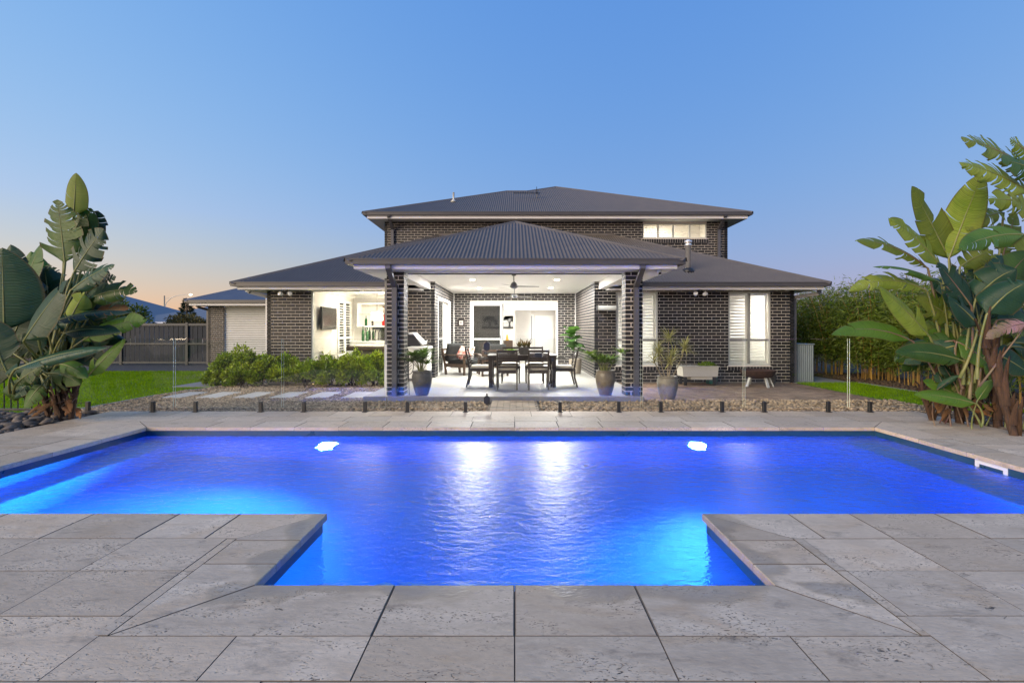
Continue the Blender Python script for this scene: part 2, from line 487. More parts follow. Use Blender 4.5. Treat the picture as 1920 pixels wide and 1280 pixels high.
M = dict(
    trav=travertine('travertine', False),
    trav_wet=travertine('travertine_coping', True),
    grout=pmat('dark grout', (0.15, 0.125, 0.10), .9),
    brick=pmat('charcoal brick', (0.019, 0.018, 0.019), .5, var=.35, scale=30, bump=.35, bscale=90, island=.45, spec=.35),
    brick_one=pmat('charcoal pier brick', (0.019, 0.018, 0.019), .5, var=.35, scale=30, bump=.35, bscale=90, rnd=.45, spec=.35),
    mortar=pmat('cream mortar', (0.70, 0.63, 0.55), .9, var=.12, scale=20, bump=.4, bscale=120),
    roof=pmat('charcoal roof steel', (0.118, 0.106, 0.096), .58, var=.12, scale=3, spec=.3),
    roof_far=pmat('blue grey roof steel', (0.11, 0.13, 0.17), .5, var=.1, scale=2),
    gutter=pmat('gutter steel', (0.062, 0.058, 0.06), .4, var=.08, scale=4),
    fascia=pmat('pale fascia paint', (0.76, 0.75, 0.77), .55, var=.05, scale=3),
    soffit=pmat('white soffit board', (0.82, 0.80, 0.77), .7, var=.03, scale=3),
    white=pmat('white paint', (0.84, 0.83, 0.80), .6, var=.03, scale=4),
    offwhite=pmat('interior wall paint', (0.74, 0.71, 0.66), .8, var=.03, scale=2),
    alu=pmat('pale aluminium frame', (0.52, 0.53, 0.50), .4, metal=.0, var=.05),
    alu_dark=pmat('grey window frame', (0.22, 0.22, 0.21), .4, var=.06),
    pipe=pmat('charcoal downpipe', (0.085, 0.085, 0.10), .4, var=.08),
    steel=pmat('brushed steel', (0.80, 0.80, 0.80), .35, metal=.65, var=.12, scale=20),
    black=pmat('black satin metal', (0.016, 0.017, 0.02), .4, var=.2, scale=20),
    dark_wood=pmat('dark stained timber', (0.030, 0.020, 0.015), .38, var=.35, scale=20, stretch=(1, 1, 6), bump=.15),
    brown_wood=pmat('brown timber', (0.065, 0.038, 0.022), .45, var=.3, scale=14, stretch=(1, 1, 5)),
    cushion=pmat('cream cushion fabric', (0.62, 0.58, 0.50), .95, var=.06, scale=10, bump=.4, bscale=200),
    char_fabric=pmat('charcoal fabric', (0.014, 0.014, 0.013), .95, var=.2, scale=12, bump=.5, bscale=200),
    red_fabric=pmat('red and white printed fabric', (0.60, 0.07, 0.035), .9, scale=9, col2=(0.78, 0.68, 0.6), detail=1),
    patio=pmat('pale patio porcelain', (0.27, 0.258, 0.235), .45, var=.08, scale=5, rnd=.06, bump=.05),
    slab=pmat('slab edge concrete', (0.20, 0.195, 0.19), .8, var=.15, scale=8, bump=.3),
    step=pmat('pale concrete stepping slab', (0.52, 0.49, 0.44), .75, var=.1, scale=10, bump=.3, rnd=.06),
    paver=pmat('brown clay paver', (0.19, 0.115, 0.065), .8, var=.35, scale=5, island=.35, bump=.4, col2=(0.29, 0.20, 0.125)),
    paver_one=pmat('tan clay paver', (0.30, 0.225, 0.15), .8, var=.25, scale=6, rnd=.2, bump=.4),
    paver_bed=pmat('paver sand', (0.11, 0.085, 0.065), .95),
    pebble=pmat('river pebble', (0.34, 0.25, 0.155), .7, var=.3, scale=12, island=.55),
    gravel=pmat('tan gravel', (0.36, 0.28, 0.19), .85, var=.3, scale=12, island=.55),
    gravel_bed=pmat('gravel bed', (0.13, 0.10, 0.07), .95, col2=(0.30, 0.23, 0.15), scale=60, bump=1, bscale=70),
    rock=pmat('dark bed rock', (0.115, 0.095, 0.08), .75, var=.4, scale=10, island=.5),
    asphalt=pmat('asphalt', (0.055, 0.058, 0.065), .9, var=.2, scale=12, bump=.4, bscale=150),
    concrete=pmat('grey path concrete', (0.25, 0.25, 0.25), .85, var=.12, scale=6, bump=.2),
    soil=pmat('dry soil', (0.095, 0.07, 0.048), .95, var=.35, scale=4, bump=.6, bscale=30),
    mulch=pmat('bark mulch', (0.085, 0.055, 0.035), .95, var=.45, scale=25, bump=1, bscale=45),
    turf=pmat('turf', (0.07, 0.15, 0.006), .95, scale=3, col2=(0.11, 0.19, 0.01), bump=.8, bscale=120),
    blade=leafmat('grass blade', (0.15, 0.29, 0.004), (0.21, 0.35, 0.008), .95, .3, island=.35, spec=.08),
    door_steel=pmat('pale roller door steel', (0.56, 0.56, 0.54), .45, var=.05, scale=5),
    tank=pmat('blue grey tank steel', (0.16, 0.20, 0.235), .5, var=.12, scale=6, stretch=(4, 4, .6)),
    fence_steel=pmat('charcoal fence steel', (0.030, 0.034, 0.042), .5, var=.15, scale=5, rnd=.1),
    rust=pmat('rusted steel', (0.045, 0.021, 0.015), .85, var=.45, scale=14, bump=.5),
    pot_glaze=pmat('mottled brown glaze', (0.10, 0.078, 0.055), .38, scale=9, col2=(0.19, 0.16, 0.12), bump=.25, bscale=40),
    pot_dark=pmat('charcoal rough glaze', (0.055, 0.052, 0.05), .6, scale=9, col2=(0.11, 0.105, 0.1), bump=.4, bscale=60),
    pot_grey=pmat('grey brown glaze', (0.13, 0.115, 0.085), .5, scale=8, col2=(0.24, 0.22, 0.18), bump=.35, bscale=50),
    pot_tan=pmat('tan planter', (0.36, 0.31, 0.25), .7),
    teal=pmat('teal plastic', (0.012, 0.16, 0.14), .35),
    plastic_white=pmat('white plastic', (0.76, 0.76, 0.74), .35, var=.03),
    cream_box=pmat('cream planter box', (0.66, 0.63, 0.56), .5, var=.05),
    glass=glassmat('pool fence glass', (0.965, 0.98, 0.97), refl=1.0),
    glass_edge=pmat('polished glass edge', (0.60, 0.68, 0.57), .15, var=.1, scale=3),
    win_glass=glassmat('window glass', (0.95, 0.96, 0.95)),
    screen=glassmat('insect screen', (0.62, 0.62, 0.61), refl=.5, solid=.12, scol=(.25, .25, .24)),
    screen_dark=glassmat('dark screen door mesh', (0.34, 0.34, 0.33), refl=.6, solid=.2, scol=(.06, .06, .06)),
    mirror=pmat('bar mirror', (0.8, 0.82, 0.8), .04, metal=1, var=.01),
    black_glass=pmat('black glass', (0.01, 0.01, 0.011), .22, var=.1, spec=.6),
    green_glass=pmat('green bottle glass', (0.01, 0.09, 0.02), .08, spec=.7),
    dark_glass=pmat('dark bottle glass', (0.02, 0.012, 0.006), .08, spec=.7),
    red_lacquer=pmat('red lacquer', (0.42, 0.02, 0.015), .25),
    gold=pmat('gold ornament', (0.75, 0.42, 0.06), .3, metal=.8),
    baize=pmat('dark table body', (0.045, 0.03, 0.022), .4),
    stone_top=pmat('speckled stone panel', (0.16, 0.14, 0.11), .4, var=.4, scale=60),
    blue_cue=pmat('blue cue lacquer', (0.03, 0.10, 0.55), .25),
    trunk=pmat('brown husk', (0.022, 0.013, 0.009), .8, scale=14, col2=(0.10, 0.05, 0.026), stretch=(3, 3, .5), bump=.7, bscale=40),
    petiole=pmat('green leaf stalk', (0.13, 0.17, 0.05), .45, scale=5, col2=(0.21, 0.20, 0.07)),
    petiole_red=pmat('purple leaf stalk', (0.16, 0.07, 0.065), .45, scale=4, col2=(0.20, 0.17, 0.09)),
    leaf_a=leafmat('broad leaf green', (0.036, 0.095, 0.012), (0.075, 0.15, 0.022), .42, .22, True, spec=.45),
    leaf_b=leafmat('broad leaf blue green', (0.013, 0.050, 0.024), (0.028, 0.075, 0.036), .4, .14, True, spec=.35),
    leaf_c=leafmat('broad leaf olive', (0.16, 0.235, 0.032), (0.26, 0.32, 0.06), .48, .28, True, island=.25, spec=.3),
    leaf_d=leafmat('broad leaf lime', (0.085, 0.19, 0.02), (0.12, 0.24, 0.03), .4, .35, True, island=.15),
    leaf_dry=leafmat('dry leaf', (0.20, 0.085, 0.025), (0.26, 0.14, 0.05), .7, .25, True, island=.2),
    leaf_pink=leafmat('reddish leaf', (0.45, 0.24, 0.25), (0.20, 0.17, 0.08), .5, .25, True, island=.15),
    hedge=leafmat('gardenia leaf', (0.13, 0.24, 0.008), (0.33, 0.41, 0.02), .28, .2, island=.5),
    hedge_core=pmat('shaded twigs', (0.020, 0.025, 0.010), .9),
    bamboo_leaf=leafmat('bamboo leaf', (0.075, 0.14, 0.010), (0.17, 0.22, 0.024), .45, .3, island=.5),
    cane=pmat('golden bamboo cane', (0.42, 0.23, 0.05), .5, var=.3, scale=6, island=.4, col2=(0.28, 0.19, 0.05)),
    palm_leaf=leafmat('palm leaf', (0.085, 0.19, 0.018), (0.18, 0.30, 0.04), .32, .25, island=.4),
    dracaena=leafmat('variegated strap leaf', (0.27, 0.29, 0.08), (0.42, 0.38, 0.15), .45, .25, island=.4),
    cane_grey=pmat('grey stem', (0.26, 0.21, 0.14), .8, var=.2),
    fiddle=leafmat('large glossy leaf', (0.05, 0.13, 0.03), (0.09, 0.19, 0.045), .25, .2, island=.25),
    bronze_leaf=leafmat('bronze rosette leaf', (0.13, 0.055, 0.025), (0.11, 0.11, 0.025), .35, .2, island=.5),
    succulent=leafmat('bright succulent', (0.13, 0.30, 0.03), (0.22, 0.40, 0.05), .4, .3, island=.3),
    olive_leaf=leafmat('olive shrub leaf', (0.095, 0.085, 0.025), (0.15, 0.125, 0.035), .5, .25, island=.45),
    tree_leaf=leafmat('tree leaf', (0.045, 0.095, 0.015), (0.10, 0.14, 0.02), .45, .35, island=.45),
    conifer=leafmat('conifer needle', (0.018, 0.035, 0.018), (0.032, 0.055, 0.025), .6, .1, island=.4),
    bark=pmat('tree bark', (0.08, 0.06, 0.045), .9, var=.3, bump=.6),
    wall_far=pmat('pale rendered wall', (0.5, 0.5, 0.52), .8, var=.04),
    trim_far=pmat('white timber trim', (0.75, 0.76, 0.78), .6, var=.03),
    lamp_white=emat('lit lamp', (1.0, 0.93, 0.80), 40.0),
    pendant_glow=emat('lit pendant shade', (1.0, 0.88, 0.66), 22.0),
    street_glow=emat('lit street lantern', (1.0, 0.93, 0.75), 12.0),
    bulb_glow=emat('small warm bulb', (1.0, 0.78, 0.45), 14.0),
    pool_lens=emat('lit pool lamp lens', (0.40, 0.85, 1.0), 1.8),
    red_led=emat('red indicator', (1.0, 0.03, 0.06), 2.0),
)
M['shell'] = pmat('blue pool gelcoat', (0.085, 0.36, 0.84), .35, scale=1.2, var=.05, bump=.0)
M['wall_shade'] = pmat('navy waterline band', (0.016, 0.062, 0.125), .3, scale=3, var=.15)  # same gelcoat; its dimness above the water is put into the colour
M['tread'] = pmat('pale non-slip tread', (0.30, 0.46, 0.62), .6, scale=4, var=.05)

def watermat():
    """rippling water over a long exposure: soft mirror on top, clearer refraction below"""
    m, nt, p = newmat('pool water')
    L = nt.links
    nt.nodes.remove(p)
    geo = N(nt, 'ShaderNodeNewGeometry')
    mp = N(nt, 'ShaderNodeMapping'); mp.inputs['Scale'].default_value = (.75, 1.3, 1)
    L.new(geo.outputs['Position'], mp.inputs['Vector'])
    n1 = N(nt, 'ShaderNodeTexNoise'); n1.inputs['Scale'].default_value = 2.6; n1.inputs['Detail'].default_value = 3; n1.inputs['Distortion'].default_value = .8
    n2 = N(nt, 'ShaderNodeTexNoise'); n2.inputs['Scale'].default_value = 11; n2.inputs['Detail'].default_value = 3; n2.inputs['Roughness'].default_value = .6
    n2.inputs['Distortion'].default_value = .6
    for n in (n1, n2): L.new(mp.outputs[0], n.inputs['Vector'])
    ma = N(nt, 'ShaderNodeMath', operation='MULTIPLY_ADD'); ma.inputs[1].default_value = .9
    sc1 = N(nt, 'ShaderNodeMath', operation='MULTIPLY'); sc1.inputs[1].default_value = .6; L.new(n1.outputs['Fac'], sc1.inputs[0])
    L.new(n2.outputs['Fac'], ma.inputs[0]); L.new(sc1.outputs[0], ma.inputs[2])
    b = N(nt, 'ShaderNodeBump'); b.inputs['Strength'].default_value = 1.0; b.inputs['Distance'].default_value = WATER_BUMP
    L.new(ma.outputs[0], b.inputs['Height'])
    rf = N(nt, 'ShaderNodeBsdfRefraction'); rf.inputs['Roughness'].default_value = .12; rf.inputs['IOR'].default_value = 1.33
    rf.inputs['Color'].default_value = (.86, .95, 1, 1)
    gl = N(nt, 'ShaderNodeBsdfGlossy'); gl.inputs['Roughness'].default_value = WATER_ROUGH
    fr = N(nt, 'ShaderNodeFresnel'); fr.inputs['IOR'].default_value = 1.33
    for n in (rf, gl, fr): L.new(b.outputs[0], n.inputs['Normal'])
    mx = N(nt, 'ShaderNodeMixShader')
    L.new(fr.outputs[0], mx.inputs[0]); L.new(rf.outputs[0], mx.inputs[1]); L.new(gl.outputs[0], mx.inputs[2])
    L.new(mx.outputs[0], nt.nodes['Material Output'].inputs['Surface'])
    return m
WATER_ROUGH, WATER_BUMP = .33, .0095
M['water'] = watermat()

def lamp_area(name, loc, size, power, col=(1, .97, .93), rot=(0, 0, 0), parent=None, shape='DISK', spread=180):
    l = bpy.data.lights.new(name, 'AREA'); l.shape = shape; l.size = size; l.energy = power; l.color = col
    l.spread = R(spread)
    o = bpy.data.objects.new(name, l); COL.objects.link(o)
    o.location = Vector(loc) - origin(parent); o.rotation_euler = rot
    if parent is not None: o.parent = parent
    return o

def lamp_point(name, loc, power, col, radius=.05, parent=None):
    l = bpy.data.lights.new(name, 'POINT'); l.energy = power; l.color = col; l.shadow_soft_size = radius
    o = bpy.data.objects.new(name, l); COL.objects.link(o)
    o.location = Vector(loc) - origin(parent)
    if parent is not None: o.parent = parent
    return o
# ------------------------------------------------------------------ terrain
GZ = -0.17
PX0, PX1, PY0, PY1 = -4.88, 4.77, 3.41, 6.40      # main basin
BX, BY = 1.32, 2.456                               # step bay
WZ = -0.12

def struct(name, mb, mat, **kw):
    return mb.build(name, mat, kind='structure', **kw)

# one sheet to the horizon with the pool hole left out
mb = MB()
zz = -0.36
H = 1500
xs = [-H, -6.6, 6.6, H]
mb.quad((-H, -60, zz), (-6.6, -60, zz), (-6.6, H, zz), (-H, H, zz))
mb.quad((6.6, -60, zz), (H, -60, zz), (H, H, zz), (6.6, H, zz))
mb.quad((-6.6, -60, zz), (6.6, -60, zz), (6.6, -3.0, zz), (-6.6, -3.0, zz))
mb.quad((-6.6, 7.3, zz), (6.6, 7.3, zz), (6.6, H, zz), (-6.6, H, zz))
struct('ground', mb, M['soil'])

def slab(name, poly, z, mat, depth=.12):
    return struct(name, MB().prism(poly, z - depth, z), mat)

def rect(x0, x1, y0, y1): return [(x0, y0), (x1, y0), (x1, y1), (x0, y1)]

slab('garden_ground', rect(-40, 40, 7.62, 60), GZ - .03, M['soil'])
lawn_edge = [(-7.93, 7.66), (-7.95, 9.2), (-7.95, 10.6), (-7.75, 11.6), (-7.5, 12.2), (-8.7, 12.2), (-8.72, 13.55), (-8.0, 14.2), (-8.2, 16.7)]
lawn_poly = [(-30, 16.9), (-30, 4.6), (-8.2, 4.6), (-8.2, 7.66)] + lawn_edge
lawn = slab('lawn', lawn_poly, GZ, M['turf'], .2)
slab('gravel_bed', [(-7.90, 7.66), (-7.92, 9.2), (-7.92, 10.6), (-7.72, 11.6), (-7.45, 12.2), (-7.4, 13.2), (-3.0, 13.2), (-3.0, 7.66)], GZ + .006, M['gravel_bed'])
slab('pebble_bed', rect(-2.995, 7.7, 7.66, 9.75), GZ + .008, M['gravel_bed'])
slab('driveway', rect(-30, -10.5, 17.2, 19.8), GZ - .002, M['asphalt'])
slab('drive_verge', rect(-10.5, -7.2, 14.2, 19.8), GZ + .002, M['gravel_bed'])
slab('path', [(-8.68, 12.24), (-7.6, 12.24), (-7.6, 13.5), (-8.68, 13.5)], GZ + .02, M['concrete'])
slab('lawn_right', [(7.66, 8.0), (9.3, 8.0), (9.4, 13.2), (7.72, 13.2)], GZ, M['turf'])
slab('mulch_bed', rect(9.4, 14, 2, 26), GZ + .004, M['mulch'])
slab('side_path', rect(7.72, 9.38, 13.22, 30), GZ - .004, M['concrete'])
slab('planting_bed_left', rect(-8.2, -6.43, 4.4, 7.64), -.06, M['mulch'])
slab('planting_bed_right', rect(6.38, 9.0, 4.0, 7.64), -.06, M['mulch'])
# lawn edging strip
mb = MB()
for a, b in zip(lawn_edge[:4], lawn_edge[1:5]):
    mb.bar((a[0] + .03, a[1], GZ - .02), (b[0] + .03, b[1], GZ - .02), .05, .09)
tag(mb.build('lawn_edging', M['concrete']), 'thin grey concrete edging curving between lawn and gravel', 'edging')
mb = MB()
mb.bar((9.36, 8.0, GZ - .02), (9.42, 13.2, GZ - .02), .07, .09)
tag(mb.build('bed_edging', M['concrete']), 'straight pale edging between grass strip and bamboo bed', 'edging')

# ------------------------------------------------------------------ pool deck of travertine
deck = MB()
e = .03
Z0, Z1 = -.55, -.016
deck.box(-6.4, 6.35, -3, BY - e, Z0, Z1)
deck.box(-6.4, -BX - e, BY - e, PY0 - e, Z0, Z1)
deck.box(BX + e, 6.35, BY - e, PY0 - e, Z0, Z1)
deck.box(-6.4, PX0 - e, PY0 - e, PY1 + e, Z0, Z1)
deck.box(PX1 + e, 6.35, PY0 - e, PY1 + e, Z0, Z1)
deck.box(-6.4, 6.35, PY1 + e, 7.66, Z0, Z1)
deck_o = struct('pool_deck', deck, M['grout'])

def clean(poly):
    return [p for i, p in enumerate(poly) if (Vector(p) - Vector(poly[i - 1])).length > 1e-4]

rt = random.Random(5)
def tile(poly, coping=False, gap=.0016):
    # shrink a convex polygon by the joint
    poly = clean(poly)
    n = len(poly)
    area = sum(poly[i][0] * poly[(i + 1) % n][1] - poly[(i + 1) % n][0] * poly[i][1] for i in range(n)) / 2
    if area < 0: poly = poly[::-1]
    out = []
    for i in range(n):
        p0, p1, p2 = Vector(poly[i - 1]), Vector(poly[i]), Vector(poly[(i + 1) % n])
        d1 = (p1 - p0).normalized(); d2 = (p2 - p1).normalized()
        n1 = Vector((-d1.y, d1.x)); n2 = Vector((-d2.y, d2.x))
        k = 1 + n1.dot(n2)
        out.append(p1 + (n1 + n2) * (gap / max(k, .2)))
    cx = sum(p.x for p in out) / n; cy_ = sum(p.y for p in out) / n
    dz = rt.uniform(-.0012, .0012)
    mb = MB(); loc = [(p.x - cx, p.y - cy_) for p in out]; zb = -.045 if coping else -.02
    # arrised top edge, dark joint faces except where the stone looks over the pool
    c_ = .004 if coping else .0012
    inner = []
    for i in range(n):
        v = Vector(loc[i]); d = -v.normalized() * (c_ * 1.4); inner.append((v.x + d.x, v.y + d.y))
    vs = [(x, y, zb) for x, y in loc] + [(x, y, -c_) for x, y in loc] + [(x, y, 0) for x, y in inner]
    mb.k = 0
    mb.add(vs, [tuple(range(n))[::-1], tuple(range(2 * n, 3 * n))])
    nb = len(mb.v) - 3 * n
    for i in range(n):
        j = (i + 1) % n
        mx, my = (out[i].x + out[j].x) / 2, (out[i].y + out[j].y) / 2
        lip = coping and (PX0 - .02 < mx < PX1 + .02 and PY0 - .02 < my < PY1 + .02 or -BX - .02 < mx < BX + .02 and BY - .02 < my < PY0 + .02)
        k_ = 0 if lip else 1
        for a_, b_, kk in ((0, n, k_), (n, 2 * n, k_)):
            mb.f.append((nb + a_ + i, nb + a_ + j, nb + b_ + j, nb + b_ + i)); mb.m.append(kk)
    o = mb.build('coping_stone' if coping else 'paving_stone', [M['trav_wet' if coping else 'trav'], M['grout']])
    o.parent = deck_o
    o.location = (cx, cy_, dz)
    return o

def row(y0, y1, xs, **kw):
    for a, b in zip(xs, xs[1:]): tile(rect(a, b, y0, y1), **kw)

C = .41                                            # coping width
# near coping of the bay, mitred at both ends
yb = BY - C
for a, b in ((-.608, 0), (0, .608)): tile(rect(a, b, yb, BY), True)
for s in (-1, 1):
    tile([(s * .608, yb), (s * .608, BY), (s * BX, BY), (s * (BX + C), yb)], True)
    tile([(s * BX, BY), (s * BX, 2.676), (s * (BX + C), 2.676), (s * (BX + C), yb)], True)
    tile([(s * BX, 2.676), (s * BX, 2.973), (s * (BX + C), 2.973), (s * (BX + C), 2.676)], True)
    tile([(s * BX, 2.973), (s * BX, PY0), (s * (BX + C), PY0 - C), (s * (BX + C), 2.973)], True)
    # near coping of the main basin
    xs = [1.93, 2.36, 2.96, 3.57, 4.18, 4.75]
    tile([(s * BX, PY0), (s * 1.93, PY0), (s * 1.93, PY0 - C), (s * (BX + C), PY0 - C)], True)
    for a, b in zip(xs, xs[1:]): tile(rect(min(s * a, s * b), max(s * a, s * b), PY0 - C, PY0), True)
# basin corners and sides
for s, X in ((-1, PX0), (1, PX1)):
    tile([(s * 4.75, PY0 - C), (s * 4.75, PY0), (X, PY0), (X + s * C, PY0 - C)], True)
    ys = [PY0, 3.9, 4.5, 5.1, 5.7, PY1]
    tile([(X, PY0), (X + s * C, PY0 - C), (X + s * C, 3.9), (X, 3.9)], True)
    for a, b in zip(ys[1:-1], ys[2:-1]): tile(rect(min(X, X + s * C), max(X, X + s * C), a, b), True)
    tile([(X, ys[-2]), (X + s * C, ys[-2]), (X + s * C, PY1 + C), (X, PY1)], True)
# far coping
xs = [i * .585 for i in range(-7, 8)]
for a, b in zip(xs, xs[1:]): tile(rect(a, b, PY1, PY1 + C), True)
tile([(xs[-1], PY1), (PX1, PY1), (PX1 + C, PY1 + C), (xs[-1], PY1 + C)], True)
tile([(xs[0], PY1), (PX0, PY1), (PX0 - C, PY1 + C), (xs[0], PY1 + C)], True)
# far field rows
ya = PY1 + C
row(ya, 7.20, [-6.4] + [-6.1 + .61 * i for i in range(0, 21)] + [6.35])
row(7.20, 7.66, [-6.4] + [-5.85 + .61 * i for i in range(0, 20)] + [6.35])
# side fields
for s, X in ((-1, PX0 - C), (1, PX1 + C)):
    E_ = -6.4 if s < 0 else 6.35
    m_ = (X + E_) / 2
    ys = [PY0 - C + .41 * i for i in range(0, 10)]
    ys = [y for y in ys if y < ya - .1] + [ya]
    for a, b in zip(ys, ys[1:]):
        for p, q in ((X, m_), (m_, E_)): tile(rect(min(p, q), max(p, q), a, b))
# near fields beside the bay, with the thin filler strip
ys = [PY0 - C, 2.60, 2.19, 1.785]
for s in (-1, 1):
    for a, b in zip(ys[:-1], ys[1:-1] + [2.05]):
        f0, f1 = BX + C, BX + C + .058
        tile(rect(min(s * f0, s * f1), max(s * f0, s * f1), b if b != 2.05 else 2.05, a))
    for k, (a, b) in enumerate(zip(ys, ys[1:])):
        xs = [BX + C + .058, 2.35, 2.955, 3.56, 4.17, 4.78, 5.4, 6.35]
        if k == 2: xs[0] = 1.765
        for p, q in zip(xs, xs[1:]): tile(rect(min(s * p, s * q), max(s * p, s * q), b, a))
row(1.785, yb, [-1.765, -1.178, -.608, 0, .608, 1.166, 1.765])
for k in range(5):
    y1 = 1.785 - .41 * k
    o_ = 0 if k % 2 else .3
    row(y1 - .41, y1, [-6.4] + [-6.1 + o_ + .608 * i for i in range(0, 20)] + [6.35])

# ------------------------------------------------------------------ pool shell, water, lamps
e = .028
sh = MB()
x0, x1, y0, y1, bz = PX0 - e, PX1 + e, PY0 - e, PY1 + e, -1.45
top = -.03
zl, zr = -1.15, -1.65                               # floor falls to the right
sh.quad((x0, y1, zl), (x1, y1, zr), (x1, y1, top), (x0, y1, top))
sh.quad((x0, y0, zl), (x0, y1, zl), (x0, y1, top), (x0, y0, top))
sh.quad((x1, y1, zr), (x1, y0, zr), (x1, y0, top), (x1, y1, top))
bx = BX + e
zc = lambda x: zl + (zr - zl) * (x - x0) / (x1 - x0)
sh.quad((x0, y0, top), (-bx, y0, top), (-bx, y0, zc(-bx)), (x0, y0, zl))
sh.quad((bx, y0, top), (x1, y0, top), (x1, y0, zr), (bx, y0, zc(bx)))
sh.quad((x0, y0, zl), (x1, y0, zr), (x1, y1, zr), (x0, y1, zl))
yb0 = BY - e
sh.quad((-bx, yb0, top), (bx, yb0, top), (bx, yb0, -1.0), (-bx, yb0, -1.0))
sh.quad((-bx, y0, top), (-bx, yb0, top), (-bx, yb0, -1.0), (-bx, y0, -1.0))
sh.quad((bx, yb0, top), (bx, y0, top), (bx, y0, -1.0), (bx, yb0, -1.0))
# rounded treads of the entry bay
def tread(yfront, z, zb, bow):
    n = 14
    f = []; 
    for i in range(n + 1):
        t = i / n * 2 - 1
        f.append((t * (bx - .002), yfront + bow * (1 - t * t)))
    pts = f + [(bx - .002, yb0 + .002), (-bx + .002, yb0 + .002)]
    sh.prism(pts, zb, z)

sh.box(-bx + .004, bx - .004, yb0 + .004, y0 + .02, -1.6, -.94)
# side ledges
sh.box(x0 + .002, x0 + .42, y0 + .002, y1 - .002, -1.7, -.50)
sh.box(x1 - .42, x1 - .002, y0 + .002, y1 - .002, -1.7, -.50)
sh.k = 1
tread(2.80, -.42, -1.02, .04)
tread(3.12, -.66, -1.02, .05)
shell = sh.build('pool_shell', [M['shell'], M['tread']], kind='structure')

# wall shade painted as a darker band at the waterline
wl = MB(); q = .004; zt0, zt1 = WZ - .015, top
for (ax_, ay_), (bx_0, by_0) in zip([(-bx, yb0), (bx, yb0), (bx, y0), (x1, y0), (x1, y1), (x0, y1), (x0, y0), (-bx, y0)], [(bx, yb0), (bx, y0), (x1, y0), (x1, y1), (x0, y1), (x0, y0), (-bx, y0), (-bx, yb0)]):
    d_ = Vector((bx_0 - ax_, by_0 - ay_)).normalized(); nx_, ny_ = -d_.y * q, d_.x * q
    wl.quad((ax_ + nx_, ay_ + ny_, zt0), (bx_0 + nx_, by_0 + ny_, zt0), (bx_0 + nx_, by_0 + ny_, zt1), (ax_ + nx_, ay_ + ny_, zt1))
wl.build('wall_shade_band', M['wall_shade'], shell)
wp = [(-bx, yb0), (bx, yb0), (bx, y0), (x1, y0), (x1, y1), (x0, y1), (x0, y0), (-bx, y0)]
mb = MB()
mb.quad((-bx, yb0, WZ), (bx, yb0, WZ), (bx, y0, WZ), (-bx, y0, WZ))
mb.add([(x0, y0, WZ), (-bx, y0, WZ), (bx, y0, WZ), (x1, y0, WZ), (x1, y1, WZ), (x0, y1, WZ)], [(0, 1, 2, 3, 4, 5)])
struct('pool_water', mb, M['water'])

# skimmer mouth in the right wall
mb = MB()
sx = x1 - .012
for (a, b, c, d) in ((4.69, 5.02, -.05, -.085), (4.69, 5.02, -.19, -.225), (4.69, 4.73, -.085, -.19), (4.98, 5.02, -.085, -.19)):
    mb.box(sx, sx + .03, a, b, d, c)
mb.k = 1
mb.box(sx + .022, sx + .03, 4.73, 4.98, -.19, -.085)
tag(mb.build('skimmer_mouth', [M['plastic_white'], M['shell']]), 'white rectangular skimmer mouth half under water in the pool wall', 'skimmer')

POOL_W = 3300
for k, (lx, lab) in enumerate(((-2.45, 'round lit pool lamp under water below the hedge and stepping slabs'), (2.39, 'round lit pool lamp under water below the speckled strap leaf pot'))):
    t = thing('pool_lamp', lab, 'pool light', (lx, y1, -.5), group='underwater lamps in the far pool wall')
    mb = MB().lathe([(.0, 0), (.10, 0), (.14, -.012), (.14, -.03)], n=24)
    mb.xform(Matrix.Translation((lx, y1 - .03, -.5)) @ Matrix.Rotation(R(90), 4, 'X'))
    mb.build('bezel', M['plastic_white'], t, smooth=True)
    mb = MB().lathe([(.0, .022), (.04, .02), (.07, .004), (.07, 0)], n=24)
    mb.xform(Matrix.Translation((lx, y1 - .03, -.5)) @ Matrix.Rotation(R(90), 4, 'X'))
    mb.build('lens', M['pool_lens'], t, smooth=True)
    l = bpy.data.lights.new('pool_lamp_light', 'SPOT'); l.shadow_soft_size = .09; l.energy = POOL_W; l.color = (.07, .385, 1.0)
    l.spot_size = R(124); l.spot_blend = 1.0
    lo = bpy.data.objects.new('pool_lamp_light', l); COL.objects.link(lo); lo.parent = t
    lo.location = (0, -.13, 0); lo.rotation_euler = (R(-112), 0, R(-14 if lx < 0 else -8))
# ------------------------------------------------------------------ the house
WY = 13.30        # rear wall plane of both wings
AY = 17.40        # back wall of the outdoor room, also the upper storey
FZ = -0.03        # patio floor
CZ = 2.61         # patio ceiling
house = thing('brick_house', 'two storey charcoal brick house with dark corrugated hip roofs and lit outdoor room', 'house', (0, WY, GZ))

BRL, BRH, JT = .227, .073, .013

def wall_rects(L, z0, z1, ops):
    us = sorted({0, L} | {min(max(o[0], 0), L) for o in ops} | {min(max(o[1], 0), L) for o in ops})
    out = []
    for a, b in zip(us, us[1:]):
        if b - a < 1e-4: continue
        mid = (a + b) / 2
        zs = sorted([(o[2], o[3]) for o in ops if o[0] < mid < o[1]])
        z = z0
        for c, d in zs:
            if c > z: out.append((a, b, z, min(c, z1)))
            z = max(z, d)
        if z < z1: out.append((a, b, z, z1))
    return out

